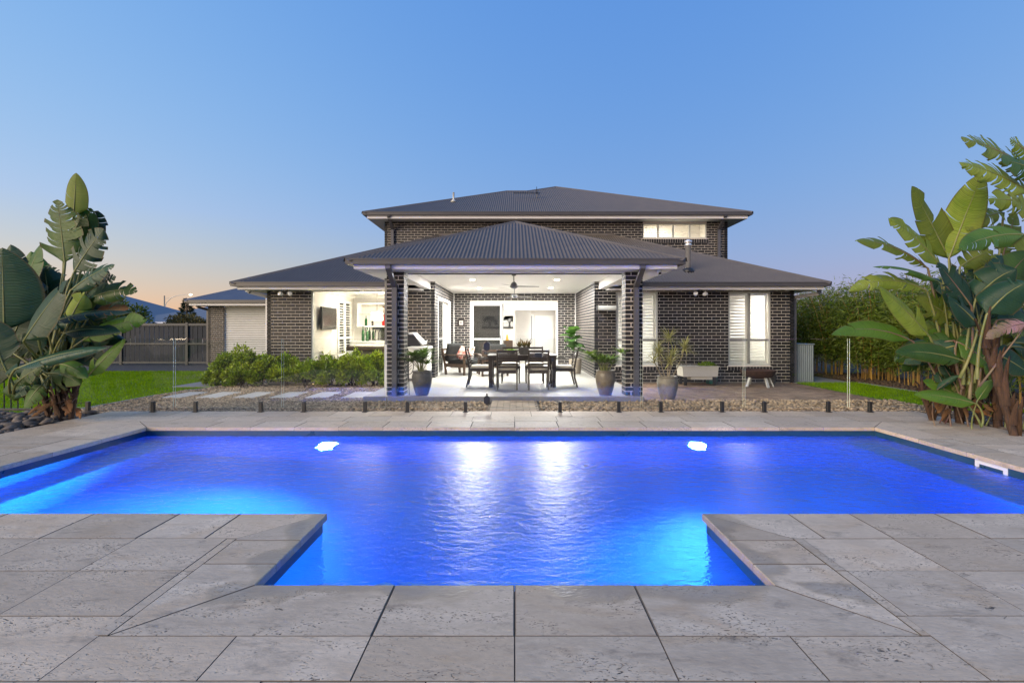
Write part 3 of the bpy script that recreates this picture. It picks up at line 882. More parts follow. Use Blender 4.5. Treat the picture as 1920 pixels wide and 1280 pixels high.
def brick_wall(p0, p1, z0, z1, ops=(), thick=.11, bricks=None, mortar=None, shift=0.0, side=1, topfn=None):
    """wall from p0 to p1 (plan); the face looks to the right of the direction p0->p1 when side=1"""
    p0 = Vector((*p0, 0)); p1 = Vector((*p1, 0))
    L = (p1 - p0).length
    u = (p1 - p0) / L
    nrm = Vector((u.y, -u.x, 0)) * side
    def pt(a, d, z): 
        q = p0 + u * a + nrm * d
        return (q.x, q.y, z)
    def bx_(mb, a, b, d0, d1, c, e):
        mb.add([pt(a, d0, c), pt(b, d0, c), pt(b, d1, c), pt(a, d1, c), pt(a, d0, e), pt(b, d0, e), pt(b, d1, e), pt(a, d1, e)],
               [(0, 3, 2, 1), (4, 5, 6, 7), (0, 1, 5, 4), (1, 2, 6, 5), (2, 3, 7, 6), (3, 0, 4, 7)])
    for a, b, c, e in wall_rects(L, z0, z1, ops):
        bx_(mortar, a + (.007 if a < 1e-4 else 0), b - (.007 if b > L - 1e-4 else 0), -thick, -.007, c, e)
    k0 = int(math.floor((z0 - GZ) / (BRH + JT)))
    k = k0
    while True:
        c = GZ + k * (BRH + JT) + JT; e = c + BRH
        if c > z1 - .02: break
        c_, e_ = max(c, z0), min(e, z1)
        if e_ - c_ > .02:
            off = shift + (0 if k % 2 else (BRL + JT) / 2)
            a = -off % (BRL + JT) - (BRL + JT)
            while a < L:
                segs = [(max(a, 0), min(a + BRL, L))]
                for o in ops:
                    if o[2] < e_ - .01 and o[3] > c_ + .01:
                        ns = []
                        for s0, s1 in segs:
                            if o[0] > s0: ns.append((s0, min(s1, o[0])))
                            if o[1] < s1: ns.append((max(s0, o[1]), s1))
                        segs = ns
                for s0, s1 in segs:
                    if s1 - s0 > .015: bx_(bricks, s0, s1, -.03, random.uniform(-.0012, .001), c_, e_)
                a += BRL + JT
        k += 1

def soldier_row(parent, x0, x1, y, z0, z1, proud=.03):
    n = max(2, round((x1 - x0) / .086)); w = (x1 - x0) / n
    me = None
    MB().box(x0, x1, y - proud + .004, y + .05, z0 + .004, z1 - .003).build('sill_mortar', M['mortar'], parent)
    o0 = origin(parent)
    for i in range(n):
        if me is None:
            b = MB()
            h = z1 - z0
            b.add([(-w / 2 + .005, -proud, 0), (w / 2 - .005, -proud, 0), (w / 2 - .005, .06, 0), (-w / 2 + .005, .06, 0),
                   (-w / 2 + .005, -proud, h - .02), (w / 2 - .005, -proud, h - .02), (w / 2 - .005, .06, h + .012), (-w / 2 + .005, .06, h + .012)],
                  [(0, 3, 2, 1), (4, 5, 6, 7), (0, 1, 5, 4), (1, 2, 6, 5), (2, 3, 7, 6), (3, 0, 4, 7)])
            o = b.build('brick', M['brick_one']); me = o.data
        else:
            o = bpy.data.objects.new('brick', me); COL.objects.link(o)
        o.parent = parent
        o.location = Vector((x0 + (i + .5) * w, y, z0)) - o0

bk, mo = MB(), MB()
SOF = 2.36
# opening sizes
W1 = (2.79, 3.95, .30, 2.33)      # right wing, beside the outdoor room
W2 = (5.89, 7.06, .30, 2.33)      # right wing, second window
LO = (-5.61, -3.50, -.10, 2.40)   # left games room opening
SD = (13.86, 16.55, FZ, 2.24)     # side sliding door of the outdoor room
BD = (-1.615, 1.557, FZ, 2.28)    # back door of the outdoor room
WT = SOF + .04
# right wing
brick_wall((2.20, WY), (7.70, WY), GZ, WT, [(W1[0] - 2.2, W1[1] - 2.2, W1[2], W1[3]), (W2[0] - 2.2, W2[1] - 2.2, W2[2], W2[3])], bricks=bk, mortar=mo)
brick_wall((7.70, WY), (7.70, 26), GZ, WT, bricks=bk, mortar=mo, shift=.12)
# left wing
brick_wall((-6.83, WY), (-2.20, WY), GZ, WT, [(LO[0] + 6.83, LO[1] + 6.83, LO[2], LO[3])], bricks=bk, mortar=mo, shift=.05)
brick_wall((-6.83, 20), (-6.83, WY), GZ, WT, bricks=bk, mortar=mo)
# outdoor room
brick_wall((2.20, AY), (2.20, WY), GZ, CZ + .02, bricks=bk, mortar=mo, shift=.12)
brick_wall((-2.20, WY), (-2.20, AY), GZ, CZ + .02, [(SD[0] - WY, SD[1] - WY, SD[2], SD[3])], bricks=bk, mortar=mo, shift=.02)
brick_wall((-2.20, AY), (2.20, AY), GZ, CZ + .02, [(BD[0] + 2.2, BD[1] + 2.2, BD[2], BD[3])], bricks=bk, mortar=mo, shift=.08)
# pieces above the ceiling line of the wings beside the outdoor room
brick_wall((2.20, WY + .002), (2.36, WY + .002), WT, CZ + .02, bricks=bk, mortar=mo)
brick_wall((-2.36, WY + .002), (-2.20, WY + .002), WT, CZ + .02, bricks=bk, mortar=mo)
# upper storey
UX0, UX1, UY = -4.68, 7.66, AY - .04
USOF = 5.16
UW = (4.61, 6.91, 4.565, 5.105)
brick_wall((UX0, UY), (UX1, UY), 2.9, USOF + .02, [(UW[0] - UX0, UW[1] - UX0, UW[2], UW[3])], bricks=bk, mortar=mo)
brick_wall((UX1, UY), (UX1, 27), 2.9, USOF + .02, bricks=bk, mortar=mo)
brick_wall((UX0, 24), (UX0, UY), 2.9, USOF + .02, bricks=bk, mortar=mo)
mo.build('wall', M['mortar'], house)
bk.build('brickwork', M['brick'], house, kind='stuff')

# ---- brick piers of the outdoor room: four bricks to a course, turning
pier_mesh = {}
def pier(xc, yc):
    w = .35
    core = MB().box(xc - w / 2 + .007, xc + w / 2 - .007, yc - w / 2 + .007, yc + w / 2 - .007, FZ, 2.46)
    p = core.build('brick_pier', M['mortar'], house)
    o0 = origin(house)
    z = FZ + .003; k = 0
    while z < 2.455:
        h = min(BRH, 2.455 - z)
        for q in range(4):
            key = (round(h, 4),)
            if key not in pier_mesh:
                o = MB().box(-.1125, .1125, -.053, .053, 0, h).build('brick', M['brick_one'], bevel=.002)
                pier_mesh[key] = o.data
            else:
                o = bpy.data.objects.new('brick', pier_mesh[key]); COL.objects.link(o)
            fl = 1 if k % 2 else -1
            a = q * math.pi / 2
            lx, ly = (-w / 2 + .115) * fl, -w / 2 + .055
            X = lx * math.cos(a) - ly * math.sin(a); Y = lx * math.sin(a) + ly * math.cos(a)
            o.parent = p
            o.location = Vector((xc + X, yc + Y, z)) - o0
            o.rotation_euler = (0, 0, a)
        z += BRH + JT; k += 1
    return p
pier(-2.40, 9.875); pier(2.40, 9.875)

# ---- corrugated roof planes
def corrugated(mb, pts, eave=(1, 0, 0), pitch=.076, amp=.0125, per=6):
    pts = [Vector(p) for p in pts]
    n = (pts[1] - pts[0]).cross(pts[-1] - pts[0]).normalized()
    if n.z < 0: n = -n
    u = Vector(eave).normalized(); v = n.cross(u).normalized()
    if v.z < 0: v = -v
    o = pts[0]
    P2 = [((p - o).dot(u), (p - o).dot(v)) for p in pts]
    a0 = min(p[0] for p in P2); a1 = max(p[0] for p in P2)
    step = pitch / per
    m = int((a1 - a0) / step)
    vs = []; fs = []
    prev = None
    for i in range(m + 1):
        a = a0 + (a1 - a0) * i / m
        a_ = min(max(a, a0 + 1e-5), a1 - 1e-5)
        hit = []
        for j in range(len(P2)):
            (xa, ya_), (xb, yb_) = P2[j], P2[(j + 1) % len(P2)]
            if (xa - a_) * (xb - a_) <= 0 and abs(xa - xb) > 1e-9:
                hit.append(ya_ + (yb_ - ya_) * (a_ - xa) / (xb - xa))
        if len(hit) < 2: prev = None; continue
        lo, hi = min(hit), max(hit)
        d = n * (amp * math.cos(2 * math.pi * (a + o.dot(u)) / pitch))
        b = len(vs)
        vs += [o + u * a + v * lo + d, o + u * a + v * hi + d]
        if prev is not None: fs.append((prev, b, b + 1, prev + 1))
        prev = b
    mb.add(vs, fs)

def ridge_caps(mb, lines, r=.055):
    for a, b in lines:
        a = Vector(a); b = Vector(b)
        d = (b - a).normalized()
        s = d.cross(Vector((0, 0, 1))).normalized(); up = s.cross(d)
        sec = []
        for p in (a, b):
            for q in range(-4, 5):
                t = q / 4 * 1.35
                sec.append(p + s * (math.sin(t) * r) + up * (math.cos(t) * r * .75 - .01))
            sec.append(p + s * (r * 2.1) + up * (-.045)); sec.append(p - s * (r * 2.1) + up * (-.045))
        order = [10] + list(range(9)) + [9]
        for i, j in zip(order, order[1:]):
            mb.quad(sec[i], sec[j], sec[11 + j], sec[11 + i])

def gutter_front(x0, x1, y, z, depth=.12, h=.10):
    """quad gutter along X with its front face at y (towards the camera), top at z"""
    g = MB()
    g.box(x0, x1, y, y + .008, z - h, z)
    g.box(x0, x1, y - .010, y, z - .022, z + .002)
    g.box(x0, x1, y, y + depth, z - h - .008, z - h)
    g.box(x0, x1, y + depth - .01, y + depth, z - h, z - .02)
    return g
def gutter_side(g, x, y0, y1, z, s, depth=.12, h=.10):
    """along Y; outer face at x, s = +1 when the outside is +X"""
    xi = x - s * depth
    def b(a, c, z0, z1): g.box(min(a, c), max(a, c), y0, y1, z0, z1)
    b(x, x - s * .008, z - h, z); b(x, x + s * .010, z - .022, z + .002); b(x, xi, z - h - .008, z - h); b(xi, xi + s * .01, z - h, z - .02)
    g.box(min(x, xi), max(x, xi), y0 - .008, y0 + .004, z - h, z)

def eaves(name_parent, X0, X1, Y0, Yb, zg, zs, wall=(None, None, None), front=True, left=True, right=True, ybl=None, ybr=None):
    """gutter, fascia and soffit round three sides of a roof; X0..Y0 are outer gutter faces"""
    D = .12
    g = gutter_front(X0, X1, Y0, zg)
    if left: gutter_side(g, X0, Y0 + D, ybl or Yb, zg, -1)
    if right: gutter_side(g, X1, Y0 + D, ybr or Yb, zg, 1)
    g.build('gutter', M['gutter'], name_parent)
    f = MB()
    z1 = zg - .085
    f.box(X0 + D, X1 - D, Y0 + D + .001, Y0 + D + .02, zs - .012, z1)
    if left: f.box(X0 + D, X0 + D + .02, Y0 + D + .02, ybl or Yb, zs - .012, z1)
    if right: f.box(X1 - D - .02, X1 - D, Y0 + D + .02, ybr or Yb, zs - .012, z1)
    f.build('fascia', M['fascia'], name_parent)
    wx0, wx1, wy = wall
    s = MB()
    a, b = X0 + D + .02, X1 - D - .02
    s.box(a, b, Y0 + D + .02, wy, zs, zs + .02)
    if left: s.box(a, wx0, wy, ybl or Yb, zs, zs + .02)
    if right: s.box(wx1, b, wy, ybr or Yb, zs, zs + .02)
    s.build('soffit', M['soffit'], name_parent)

# lower roof
LX0, LX1, LY, LZ, SL = -7.45, 8.29, 12.63, 2.52, .455
r = MB()
T = UY - LY
zt = LZ + T * SL
MX = 2.9; my = .62; mz = LZ + my * SL
corrugated(r, [(LX0, LY, LZ), (-MX, LY, LZ), (-MX, UY, zt), (LX0 + T, UY, zt)])
corrugated(r, [(-MX, LY + my, mz), (MX, LY + my, mz), (MX, UY, zt), (-MX, UY, zt)])
corrugated(r, [(MX, LY, LZ), (LX1, LY, LZ), (LX1 - T, UY, zt), (MX, UY, zt)])
tl = UX0 - LX0
zl_ = LZ + tl * SL
corrugated(r, [(LX0, LY, LZ), (LX0 + T, UY, zt), (LX0 + T, UY + .01, zt), (LX0, 20.5, LZ)], (0, 1, 0))
corrugated(r, [(LX1, LY, LZ), (LX1, 26.5, LZ), (LX1 - T, 26.5, zt), (LX1 - T, UY, zt)], (0, 1, 0))
lower = r.build('roof', M['roof'], house, smooth=True)
c = MB()
ridge_caps(c, [((LX0, LY, LZ), (LX0 + T, UY, zt)), ((LX1, LY, LZ), (LX1 - T, UY, zt))])
c.bar((LX0 + T, UY - .03, zt + .02), (LX1 - T, UY - .03, zt + .02), .09, .10)
c.build('ridge_cap', M['roof'], lower, smooth=False)
eaves(house, LX0, -3.05, LY, 20.5, LZ + .015, SOF, (-6.83, -2.9, WY), right=False)
eaves(house, 3.08, LX1, LY, 20.5, LZ + .015, SOF, (2.9, 7.70, WY), left=False, ybr=26)
s = MB(); s.box(-3.0, -2.5, 12.75, WY, SOF + .0, SOF + .018); s.box(2.5, 3.0, 12.75, WY, SOF, SOF + .018)
s.build('soffit', M['soffit'], house)
# the wing ceilings close the roof space
# upper roof
VX0, VX1, VY, VZ, SU = -5.26, 8.23, 16.68, 5.345, .432
r = MB()
tA, tB = 4.9, 6.28
zA, zB = VZ + tA * SU, VZ + tB * SU
P0, P1 = (VX0, VY, VZ), (VX1, VY, VZ)
P2, P3, P4 = (VX1 - tB, VY + tB, zB), (VX1 - 2 * tB + tA, VY + tA, zA), (VX0 + tA, VY + tA, zA)
corrugated(r, [P0, P1, P2, P3, P4])
corrugated(r, [P1, (VX1, VY + 2 * tB, VZ), P2], (0, 1, 0))
corrugated(r, [P0, P4, (VX0, VY + 2 * tA, VZ)], (0, 1, 0))
upper = r.build('roof', M['roof'], house, smooth=True)
r = MB()
r.poly([P4, P3, (VX1 - 2 * tB, VY + 2 * tA, VZ), (VX0, VY + 2 * tA, VZ)])
r.poly([P2, P3, (VX1 - 2 * tB, VY + 2 * tA, VZ), (VX1 - 2 * tB, VY + 2 * tB, VZ), (VX1, VY + 2 * tB, VZ)])
r.build('rear_roof', M['roof'], house)
c = MB()
ridge_caps(c, [(P0, P4), (P4, P3), (P3, P2), (P1, P2)])
c.build('ridge_cap', M['roof'], upper)
eaves(house, VX0, VX1, VY, 26.4, VZ + .015, USOF, (UX0, UX1, UY), ybr=29)

# outdoor room roof
QX0, QX1, QY, QZ, SQ = -3.19, 3.22, 9.08, 2.62, .44
r = MB()
hw = (QX1 - QX0) / 2
ap = ((QX0 + QX1) / 2, QY + hw, QZ + hw * SQ)
yr = LY + (ap[2] - LZ) / SL
def lower_y(z): return LY + (z - LZ) / SL
corrugated(r, [(QX0, QY, QZ), (QX1, QY, QZ), ap])
corrugated(r, [(QX0, QY, QZ), ap, (ap[0], yr + .02, ap[2]), (QX0, lower_y(QZ) + .02, QZ)], (0, 1, 0))
corrugated(r, [(QX1, QY, QZ), ap, (ap[0], yr + .02, ap[2]), (QX1, lower_y(QZ) + .02, QZ)], (0, 1, 0))
porch = r.build('roof', M['roof'], house, smooth=True)
c = MB()
ridge_caps(c, [((QX0, QY, QZ), ap), ((QX1, QY, QZ), ap), (ap, (ap[0], yr, ap[2]))], r=.05)
c.build('ridge_cap', M['roof'], porch)
D = .12
g = gutter_front(QX0, QX1, QY, QZ + .012)
gutter_side(g, QX0, QY + D, 12.6, QZ + .012, -1); gutter_side(g, QX1, QY + D, 12.6, QZ + .012, 1)
g.build('gutter', M['gutter'], house)
PS = 2.462
f = MB()
f.box(QX0 + D, QX1 - D, QY + D + .001, QY + D + .02, PS - .012, QZ - .075)
f.box(QX0 + D, QX0 + D + .02, QY + D + .02, 12.74, PS - .012, QZ - .075)
f.box(QX1 - D - .02, QX1 - D, QY + D + .02, 12.74, PS - .012, QZ - .075)
f.build('fascia', M['fascia'], house)
s = MB()
s.box(QX0 + D + .02, QX1 - D - .02, QY + D + .02, 9.70, PS, PS + .02)
s.box(QX0 + D + .02, -2.5, 9.70, 12.75, PS, PS + .02)
s.box(2.5, QX1 - D - .02, 9.70, 12.75, PS, PS + .02)
s.build('soffit', M['soffit'], house)
s = MB()
s.box(-2.5, 2.5, 9.702, 9.95, 2.445, CZ)                      # front beam
s.box(-2.5, -2.32, 9.95, WY - .002, 2.40, CZ)                 # side beams
s.box(2.32, 2.5, 9.95, WY - .002, 2.40, CZ)
s.build('beam', M['soffit'], house)
MB().box(-2.2, 2.2, 9.93, 9.955, 2.425, 2.444).build('blind_track', M['gutter'], house)
s = MB()
s.box(-2.4, 2.4, 9.95, AY + .05, CZ, CZ + .02)
s.build('ceiling', M['white'], house)
# cornice round the ceiling of the outdoor room
s = MB()
s.box(-2.19, 2.19, AY - .03, AY - .002, CZ - .03, CZ); s.box(-2.198, -2.17, WY, AY - .03, CZ - .03, CZ); s.box(2.17, 2.198, WY, AY - .03, CZ - .03, CZ)
s.build('cornice', M['white'], house)
s = MB(); s.box(-2.199, -2.175, AY - .027, AY - .002, 0, CZ - .03); s.box(2.175, 2.199, AY - .027, AY - .002, 0, CZ - .03)
s.build('corner_bead', M['white'], house)

# downpipes
def downpipe(x, ytop, ztop, yw, zb, drop=.14, w=.10):
    d = MB()
    d.bar((x, ytop, ztop), (x, ytop, ztop - drop), w, w * .75, (0, 1, 0))
    d.bar((x, ytop, ztop - drop + .02), (x, yw, ztop - drop - (yw - ytop) * .62), w * .99, w * .75)
    d.bar((x, yw, ztop - drop - (yw - ytop) * .62 + .03), (x, yw, zb), w * .98, w * .75, (0, 1, 0))
    d.build('downpipe', M['pipe'], house)
downpipe(-2.40, 9.16, 2.55, 9.645, GZ, .10)
downpipe(2.43, 9.16, 2.55, 9.645, GZ, .10)
downpipe(-4.38, 16.76, 5.27, UY - .06, 3.7, .06)
downpipe(7.32, 16.76, 5.27, UY - .06, 2.9, .06)
d = MB(); d.bar((8.2, 13.0, 2.42), (8.2, 13.0, 2.25), .09, .07, (0, 1, 0)); d.bar((8.2, 13.0, 2.26), (7.75, 13.4, 2.18), .07, .09); d.bar((7.76, 13.4, 2.2), (7.76, 13.4, GZ), .09, .07, (0, 1, 0))
d.build('downpipe', M['pipe'], house)
d = MB(); d.bar((-7.3, 13.2, 2.42), (-7.3, 13.2, 2.32), .09, .07, (0, 1, 0)); d.bar((-7.3, 13.2, 2.33), (-6.87, 13.45, 2.2), .07, .09); d.bar((-6.88, 13.45, 2.2), (-6.88, 13.45, GZ), .09, .07, (0, 1, 0))
d.build('downpipe', M['fascia'], house)
# slim post at the patio's left edge: grey above, white sleeve below
d = MB(); d.box(-2.97, -2.92, 11.02, 11.07, .95, PS); d.k = 1; d.box(-2.975, -2.915, 11.015, 11.075, FZ, .95)
d.build('slim_post', [M['alu_dark'], M['white']], house)

# roof fittings
t = MB(); t.lathe([(.075, -.12), (.075, .72), (.095, .72), (.095, .76), (.075, .77), (.075, .8), (.105, .81), (.105, .86), (.02, .9)], (4.88, 13.58, 2.92), 18)
fl = t.build('flue', M['steel'], house, smooth=True)
t = MB(); t.lathe([(.19, -.09), (.14, .04), (.085, .07)], (4.88, 13.58, 2.95), 18); t.build('flashing', M['black'], fl, smooth=True)
t = MB(); t.tube([(-2.38, 18.8, 6.2), (-2.38, 18.8, 6.62)], .035, 10); t.lathe([(.13, 0), (.05, .1)], (-2.38, 18.8, 6.24), 12)
t.build('vent_pipe', M['alu'], house, smooth=True)
t = MB(); ax, ay = .9, 19.6
t.tube([(ax, ay, 6.5), (ax, ay, 6.95)], .015, 6)
t.tube([(ax - .95, ay, 6.82), (ax + .15, ay, 6.82)], .012, 5)
for i in range(12):
    q = ax - .9 + i * .085
    t.tube([(q, ay - .18 + i * .004, 6.82), (q, ay + .18, 6.82)], .006, 4)
t.tube([(ax - .02, ay - .25, 7.0), (ax + .02, ay + .2, 6.62)], .012, 5); t.tube([(ax + .08, ay - .25, 6.66), (ax + .08, ay + .2, 6.98)], .012, 5)
t.build('antenna', M['black'], house)

# ------------------------------------------------------------------ windows and doors
def frame_rect(mb, x0, x1, z0, z1, y0, y1, w):
    mb.box(x0, x1, y0, y1, z0, z0 + w); mb.box(x0, x1, y0, y1, z1 - w, z1)
    mb.box(x0, x0 + w, y0, y1, z0 + w, z1 - w); mb.box(x1 - w, x1, y0, y1, z0 + w, z1 - w)

slat_me = {}
def shutter_slats(win, x0, x1, z0, z1, y, n, ang, depth=.075):
    o0 = origin(win)
    for i in range(n):
        key = (round(x1 - x0, 3), ang)
        if key not in slat_me:
            b = MB(); L2 = (x1 - x0) / 2
            b.box(-L2, L2, -depth / 2, depth / 2, -.0055, .0055)
            o = b.build('slat', M['white'], bevel=.003); slat_me[key] = o.data
        else:
            o = bpy.data.objects.new('slat', slat_me[key]); COL.objects.link(o)
        o.parent = win
        o.location = Vector(((x0 + x1) / 2, y, z0 + (i + .5) * (z1 - z0) / n)) - o0
        o.rotation_euler = (R(ang), 0, 0)

def tall_window(x0, x1, z0, z1, ang):
    mb = MB()
    y0, y1 = WY + .03, WY + .09
    zt_ = .975
    frame_rect(mb, x0, x1, z0, z1, y0, y1, .045)
    xm = (x0 + x1) / 2
    mb.k = 1
    mb.box(x0 + .045, x1 - .045, y0 - .004, y1, zt_, zt_ + .055)
    mb.box(xm - .025, xm + .03, y0 - .003, y1, zt_ + .055, z1 - .045)
    mb.box(xm - .02, xm + .02, y0 - .003, y1, z0 + .045, zt_)
    w = mb.build('window', [M['alu'], M['alu_dark']], house)
    for a, b, c, d in ((x0 + .045, xm - .025, zt_ + .055, z1 - .045), (xm + .03, x1 - .045, zt_ + .055, z1 - .045), (x0 + .045, xm - .02, z0 + .045, zt_), (xm + .02, x1 - .045, z0 + .045, zt_)):
        MB().box(a, b, WY + .055, WY + .061, c, d).build('pane', M['win_glass'], w)
    # plantation shutters inside
    s = MB()
    ys0, ys1 = WY + .13, WY + .165
    for a, b in ((x0 + .03, xm), (xm, x1 - .03)):
        frame_rect(s, a, b, z0 + .05, z1 - .03, ys0, ys1, .065)
        s.box(a + .065, b - .065, ys0, ys1, zt_ - .01, zt_ + .06)
    s.build('shutter_frame', M['white'], w)
    for a, b in ((x0 + .03, xm), (xm, x1 - .03)):
        shutter_slats(w, a + .067, b - .067, zt_ + .07, z1 - .10, (ys0 + ys1) / 2, 14, ang)
        shutter_slats(w, a + .067, b - .067, z0 + .12, zt_ - .015, (ys0 + ys1) / 2, 7, ang * .3)
    soldier_row(w, x0 - .03, x1 + .03, WY, z0 - .135, z0 - .01)
    # reveal lining
    return w
tall_window(*W1, 40)
tall_window(*W2, 14)

# upper window
mb = MB(); x0, x1, z0, z1 = UW
frame_rect(mb, x0, x1, z0, z1, UY + .03, UY + .09, .04)
for q in (x0 + .56, x0 + 1.70): mb.box(q - .03, q + .03, UY + .03, UY + .09, z0 + .04, z1 - .04)
mb.box(x0 + 1.1, x0 + 1.16, UY + .12, UY + .15, z0, z1)
w = mb.build('window', M['alu'], house)
MB().box(x0 + .04, x1 - .04, UY + .055, UY + .06, z0 + .04, z1 - .04).build('pane', M['win_glass'], w)
for a, b in ((x0 + .04, x0 + .53), (x0 + .59, x0 + 1.1), (x0 + 1.16, x0 + 1.67), (x0 + 1.73, x1 - .04)):
    shutter_slats(w, a, b, z0 + .03, z1 - .02, UY + .16, 6, 10)
soldier_row(w, x0 - .04, x1 + .05, UY, z0 - .17, z0 - .01)
# room behind the upper window
rm = MB()
rm.quad((3.5, UY + 2.2, 4.0), (7.5, UY + 2.2, 4.0), (7.5, UY + 2.2, 5.6), (3.5, UY + 2.2, 5.6))
rm.quad((3.5, UY + .12, 5.55), (7.5, UY + .12, 5.55), (7.5, UY + 2.2, 5.55), (3.5, UY + 2.2, 5.55))
rm.quad((3.5, UY + .12, 4.0), (3.5, UY + 2.2, 4.0), (3.5, UY + 2.2, 5.6), (3.5, UY + .12, 5.6))
rm.quad((7.5, UY + .12, 4.0), (7.5, UY + 2.2, 4.0), (7.5, UY + 2.2, 5.6), (7.5, UY + .12, 5.6))
rm.quad((3.5, UY + .12, 4.0), (7.5, UY + .12, 4.0), (7.5, UY + 2.2, 4.0), (3.5, UY + 2.2, 4.0))
rm.build('upper_room_wall', M['offwhite'], house)
lamp_area('upper_room_light', (5.6, UY + 1.2, 5.5), .5, 90, (1, .9, .74), parent=house)

# right wing room (one room behind both windows)
def room(name, x0, x1, y0, y1, z0, z1, floor='patio', wall='offwhite', front=True):
    w = MB()
    w.quad((x0, y1, z0), (x1, y1, z0), (x1, y1, z1), (x0, y1, z1))
    w.quad((x0, y0, z0), (x0, y1, z0), (x0, y1, z1), (x0, y0, z1))
    w.quad((x1, y0, z0), (x1, y1, z0), (x1, y1, z1), (x1, y0, z1))
    w.build(name + '_wall', M[wall], house)
    MB().quad((x0, y0, z1), (x1, y0, z1), (x1, y1, z1), (x0, y1, z1)).build(name + '_ceiling', M['white'], house)
    MB().quad((x0, y0, z0), (x1, y0, z0), (x1, y1, z0), (x0, y1, z0)).build(name + '_floor', M[floor], house)
room('lounge', 2.35, 7.55, WY + .115, 17.2, 0, 2.5)
def inner_face(name, x0, x1, y, z0, z1, ops):
    m_ = MB()
    for a, b, c_, d_ in wall_rects(x1 - x0, z0, z1, [(o[0] - x0, o[1] - x0, o[2], o[3]) for o in ops]):
        m_.quad((x0 + a, y, c_), (x0 + b, y, c_), (x0 + b, y, d_), (x0 + a, y, d_))
    m_.build(name, M['offwhite'], house)
inner_face('lounge_inner_wall', 2.35, 7.55, WY + .118, 0, 2.5, [W1, W2])

# games room opening frame
mb = MB(); x0, x1, z0, z1 = LO
mb.box(x0, x0 + .05, WY + .02, WY + .1, z0, z1 - .06); mb.box(x1 - .05, x1, WY + .02, WY + .1, z0, z1 - .06); mb.box(x0, x1, WY + .02, WY + .1, z1 - .06, z1)
mb.box(x0, x1, WY + .02, WY + .1, z0, z0 + .05)
w = mb.build('opening_frame', M['alu'], house)
MB().box(x0 + .05, x1 - .05, WY + .06, WY + .066, z0 + .05, z1 - .06).build('pane', M['win_glass'], w)
room('games_room', -5.57, -2.33, WY + .115, 16.7, 0, 2.45)
inner_face('games_inner_wall', -5.57, -2.33, WY + .118, 0, 2.45, [LO])
# square cornice of the games room
s = MB(); s.box(-5.569, -2.33, 16.62, 16.698, 2.37, 2.449); s.box(-5.568, -5.49, WY + .12, 16.62, 2.37, 2.449)
s.build('cornice', M['white'], house)

# back door of the outdoor room: fixed screen leaf on the left, open on the right
x0, x1, z0, z1 = BD
mb = MB()
frame_rect(mb, x0, x1, z0, z1, AY + .01, AY + .11, .06)
door = mb.build('sliding_door', M['white'], house)
mb = MB(); frame_rect(mb, x0 + .06, x0 + 1.16, z0 + .03, z1 - .06, AY + .02, AY + .055, .07)
mb.box(x0 + .13, x0 + 1.09, AY + .022, AY + .05, .92, .97)
mb.k = 1; mb.box(x0 + 1.16, x0 + 1.21, AY + .06, AY + .10, z0 + .03, z1 - .06)
lf = mb.build('screen_leaf', [M['white'], M['alu_dark']], door)
MB().box(x0 + .13, x0 + 1.09, AY + .036, AY + .040, z0 + .1, .92).build('screen_mesh', M['screen_dark'], door)
MB().box(x0 + .13, x0 + 1.09, AY + .036, AY + .040, .97, z1 - .13).build('screen_mesh', M['screen_dark'], door)
MB().box(x0 + 1.10, x0 + 1.14, AY - .005, AY + .02, .95, 1.1).build('handle', M['black'], door)
s = MB(); s.box(x0 + 1.22, x0 + 2.12, AY + .14, AY + .15, 2.0, z1 - .06); s.box(x0 + 2.14, x1 - .07, AY + .14, AY + .15, 2.0, z1 - .06)
s.build('roller_blind', M['white'], door)
room('hall', -2.15, 2.15, AY + .115, 25.5, FZ + .005, 2.45)
inner_face('hall_inner_wall', -2.15, 2.15, AY + .118, 0, 2.45, [BD])
# nib wall that carries the picture, front door with sidelight
s = MB(); s.box(-2.14, .02, 21.0, 21.1, 0, 2.449)
s.build('nib_wall', M['offwhite'], house)
fd = MB(); fd.box(1.08, 2.05, 25.42, 25.47, 0, 2.02)
fdo = fd.build('front_door', M['white'], house)
p = MB()
for a, b in ((1.17, 1.52), (1.62, 1.97)):
    for c_, d_ in ((.2, .62), (.74, 1.9)): frame_rect(p, a, b, c_, d_, 25.40, 25.42, .03)
p.build('door_panel', M['white'], fdo)
p = MB(); p.lathe([(.0, 0), (.035, 0), (.035, .03), (0, .04)], n=12); p.xform(Matrix.Translation((1.15, 25.42, 1.02)) @ Matrix.Rotation(R(90), 4, 'X'))
p.box(1.14, 1.16, 25.38, 25.41, .9, 1.0)
p.build('handle', M['steel'], fdo)
p = MB(); p.box(.70, .92, 25.43, 25.47, .75, 2.0)
p.build('sidelight', M['tank'], house)
p = MB(); frame_rect(p, .62, 1.0, .0, 2.08, 25.40, 25.44, .07); p.build('sidelight_frame', M['white'], house)
# glazed inner door standing open
p = MB(); frame_rect(p, -.02, .76, .02, 2.12, 22.0, 22.045, .13); p.box(.11, .63, 22.0, 22.045, 1.02, 1.14); p.box(.11, .63, 22.0, 22.045, .15, .32)
idoor = p.build('inner_door', M['white'], house)
MB().box(.11, .63, 22.018, 22.026, .32, 2.0).build('frosted_pane', M['soffit'], idoor)

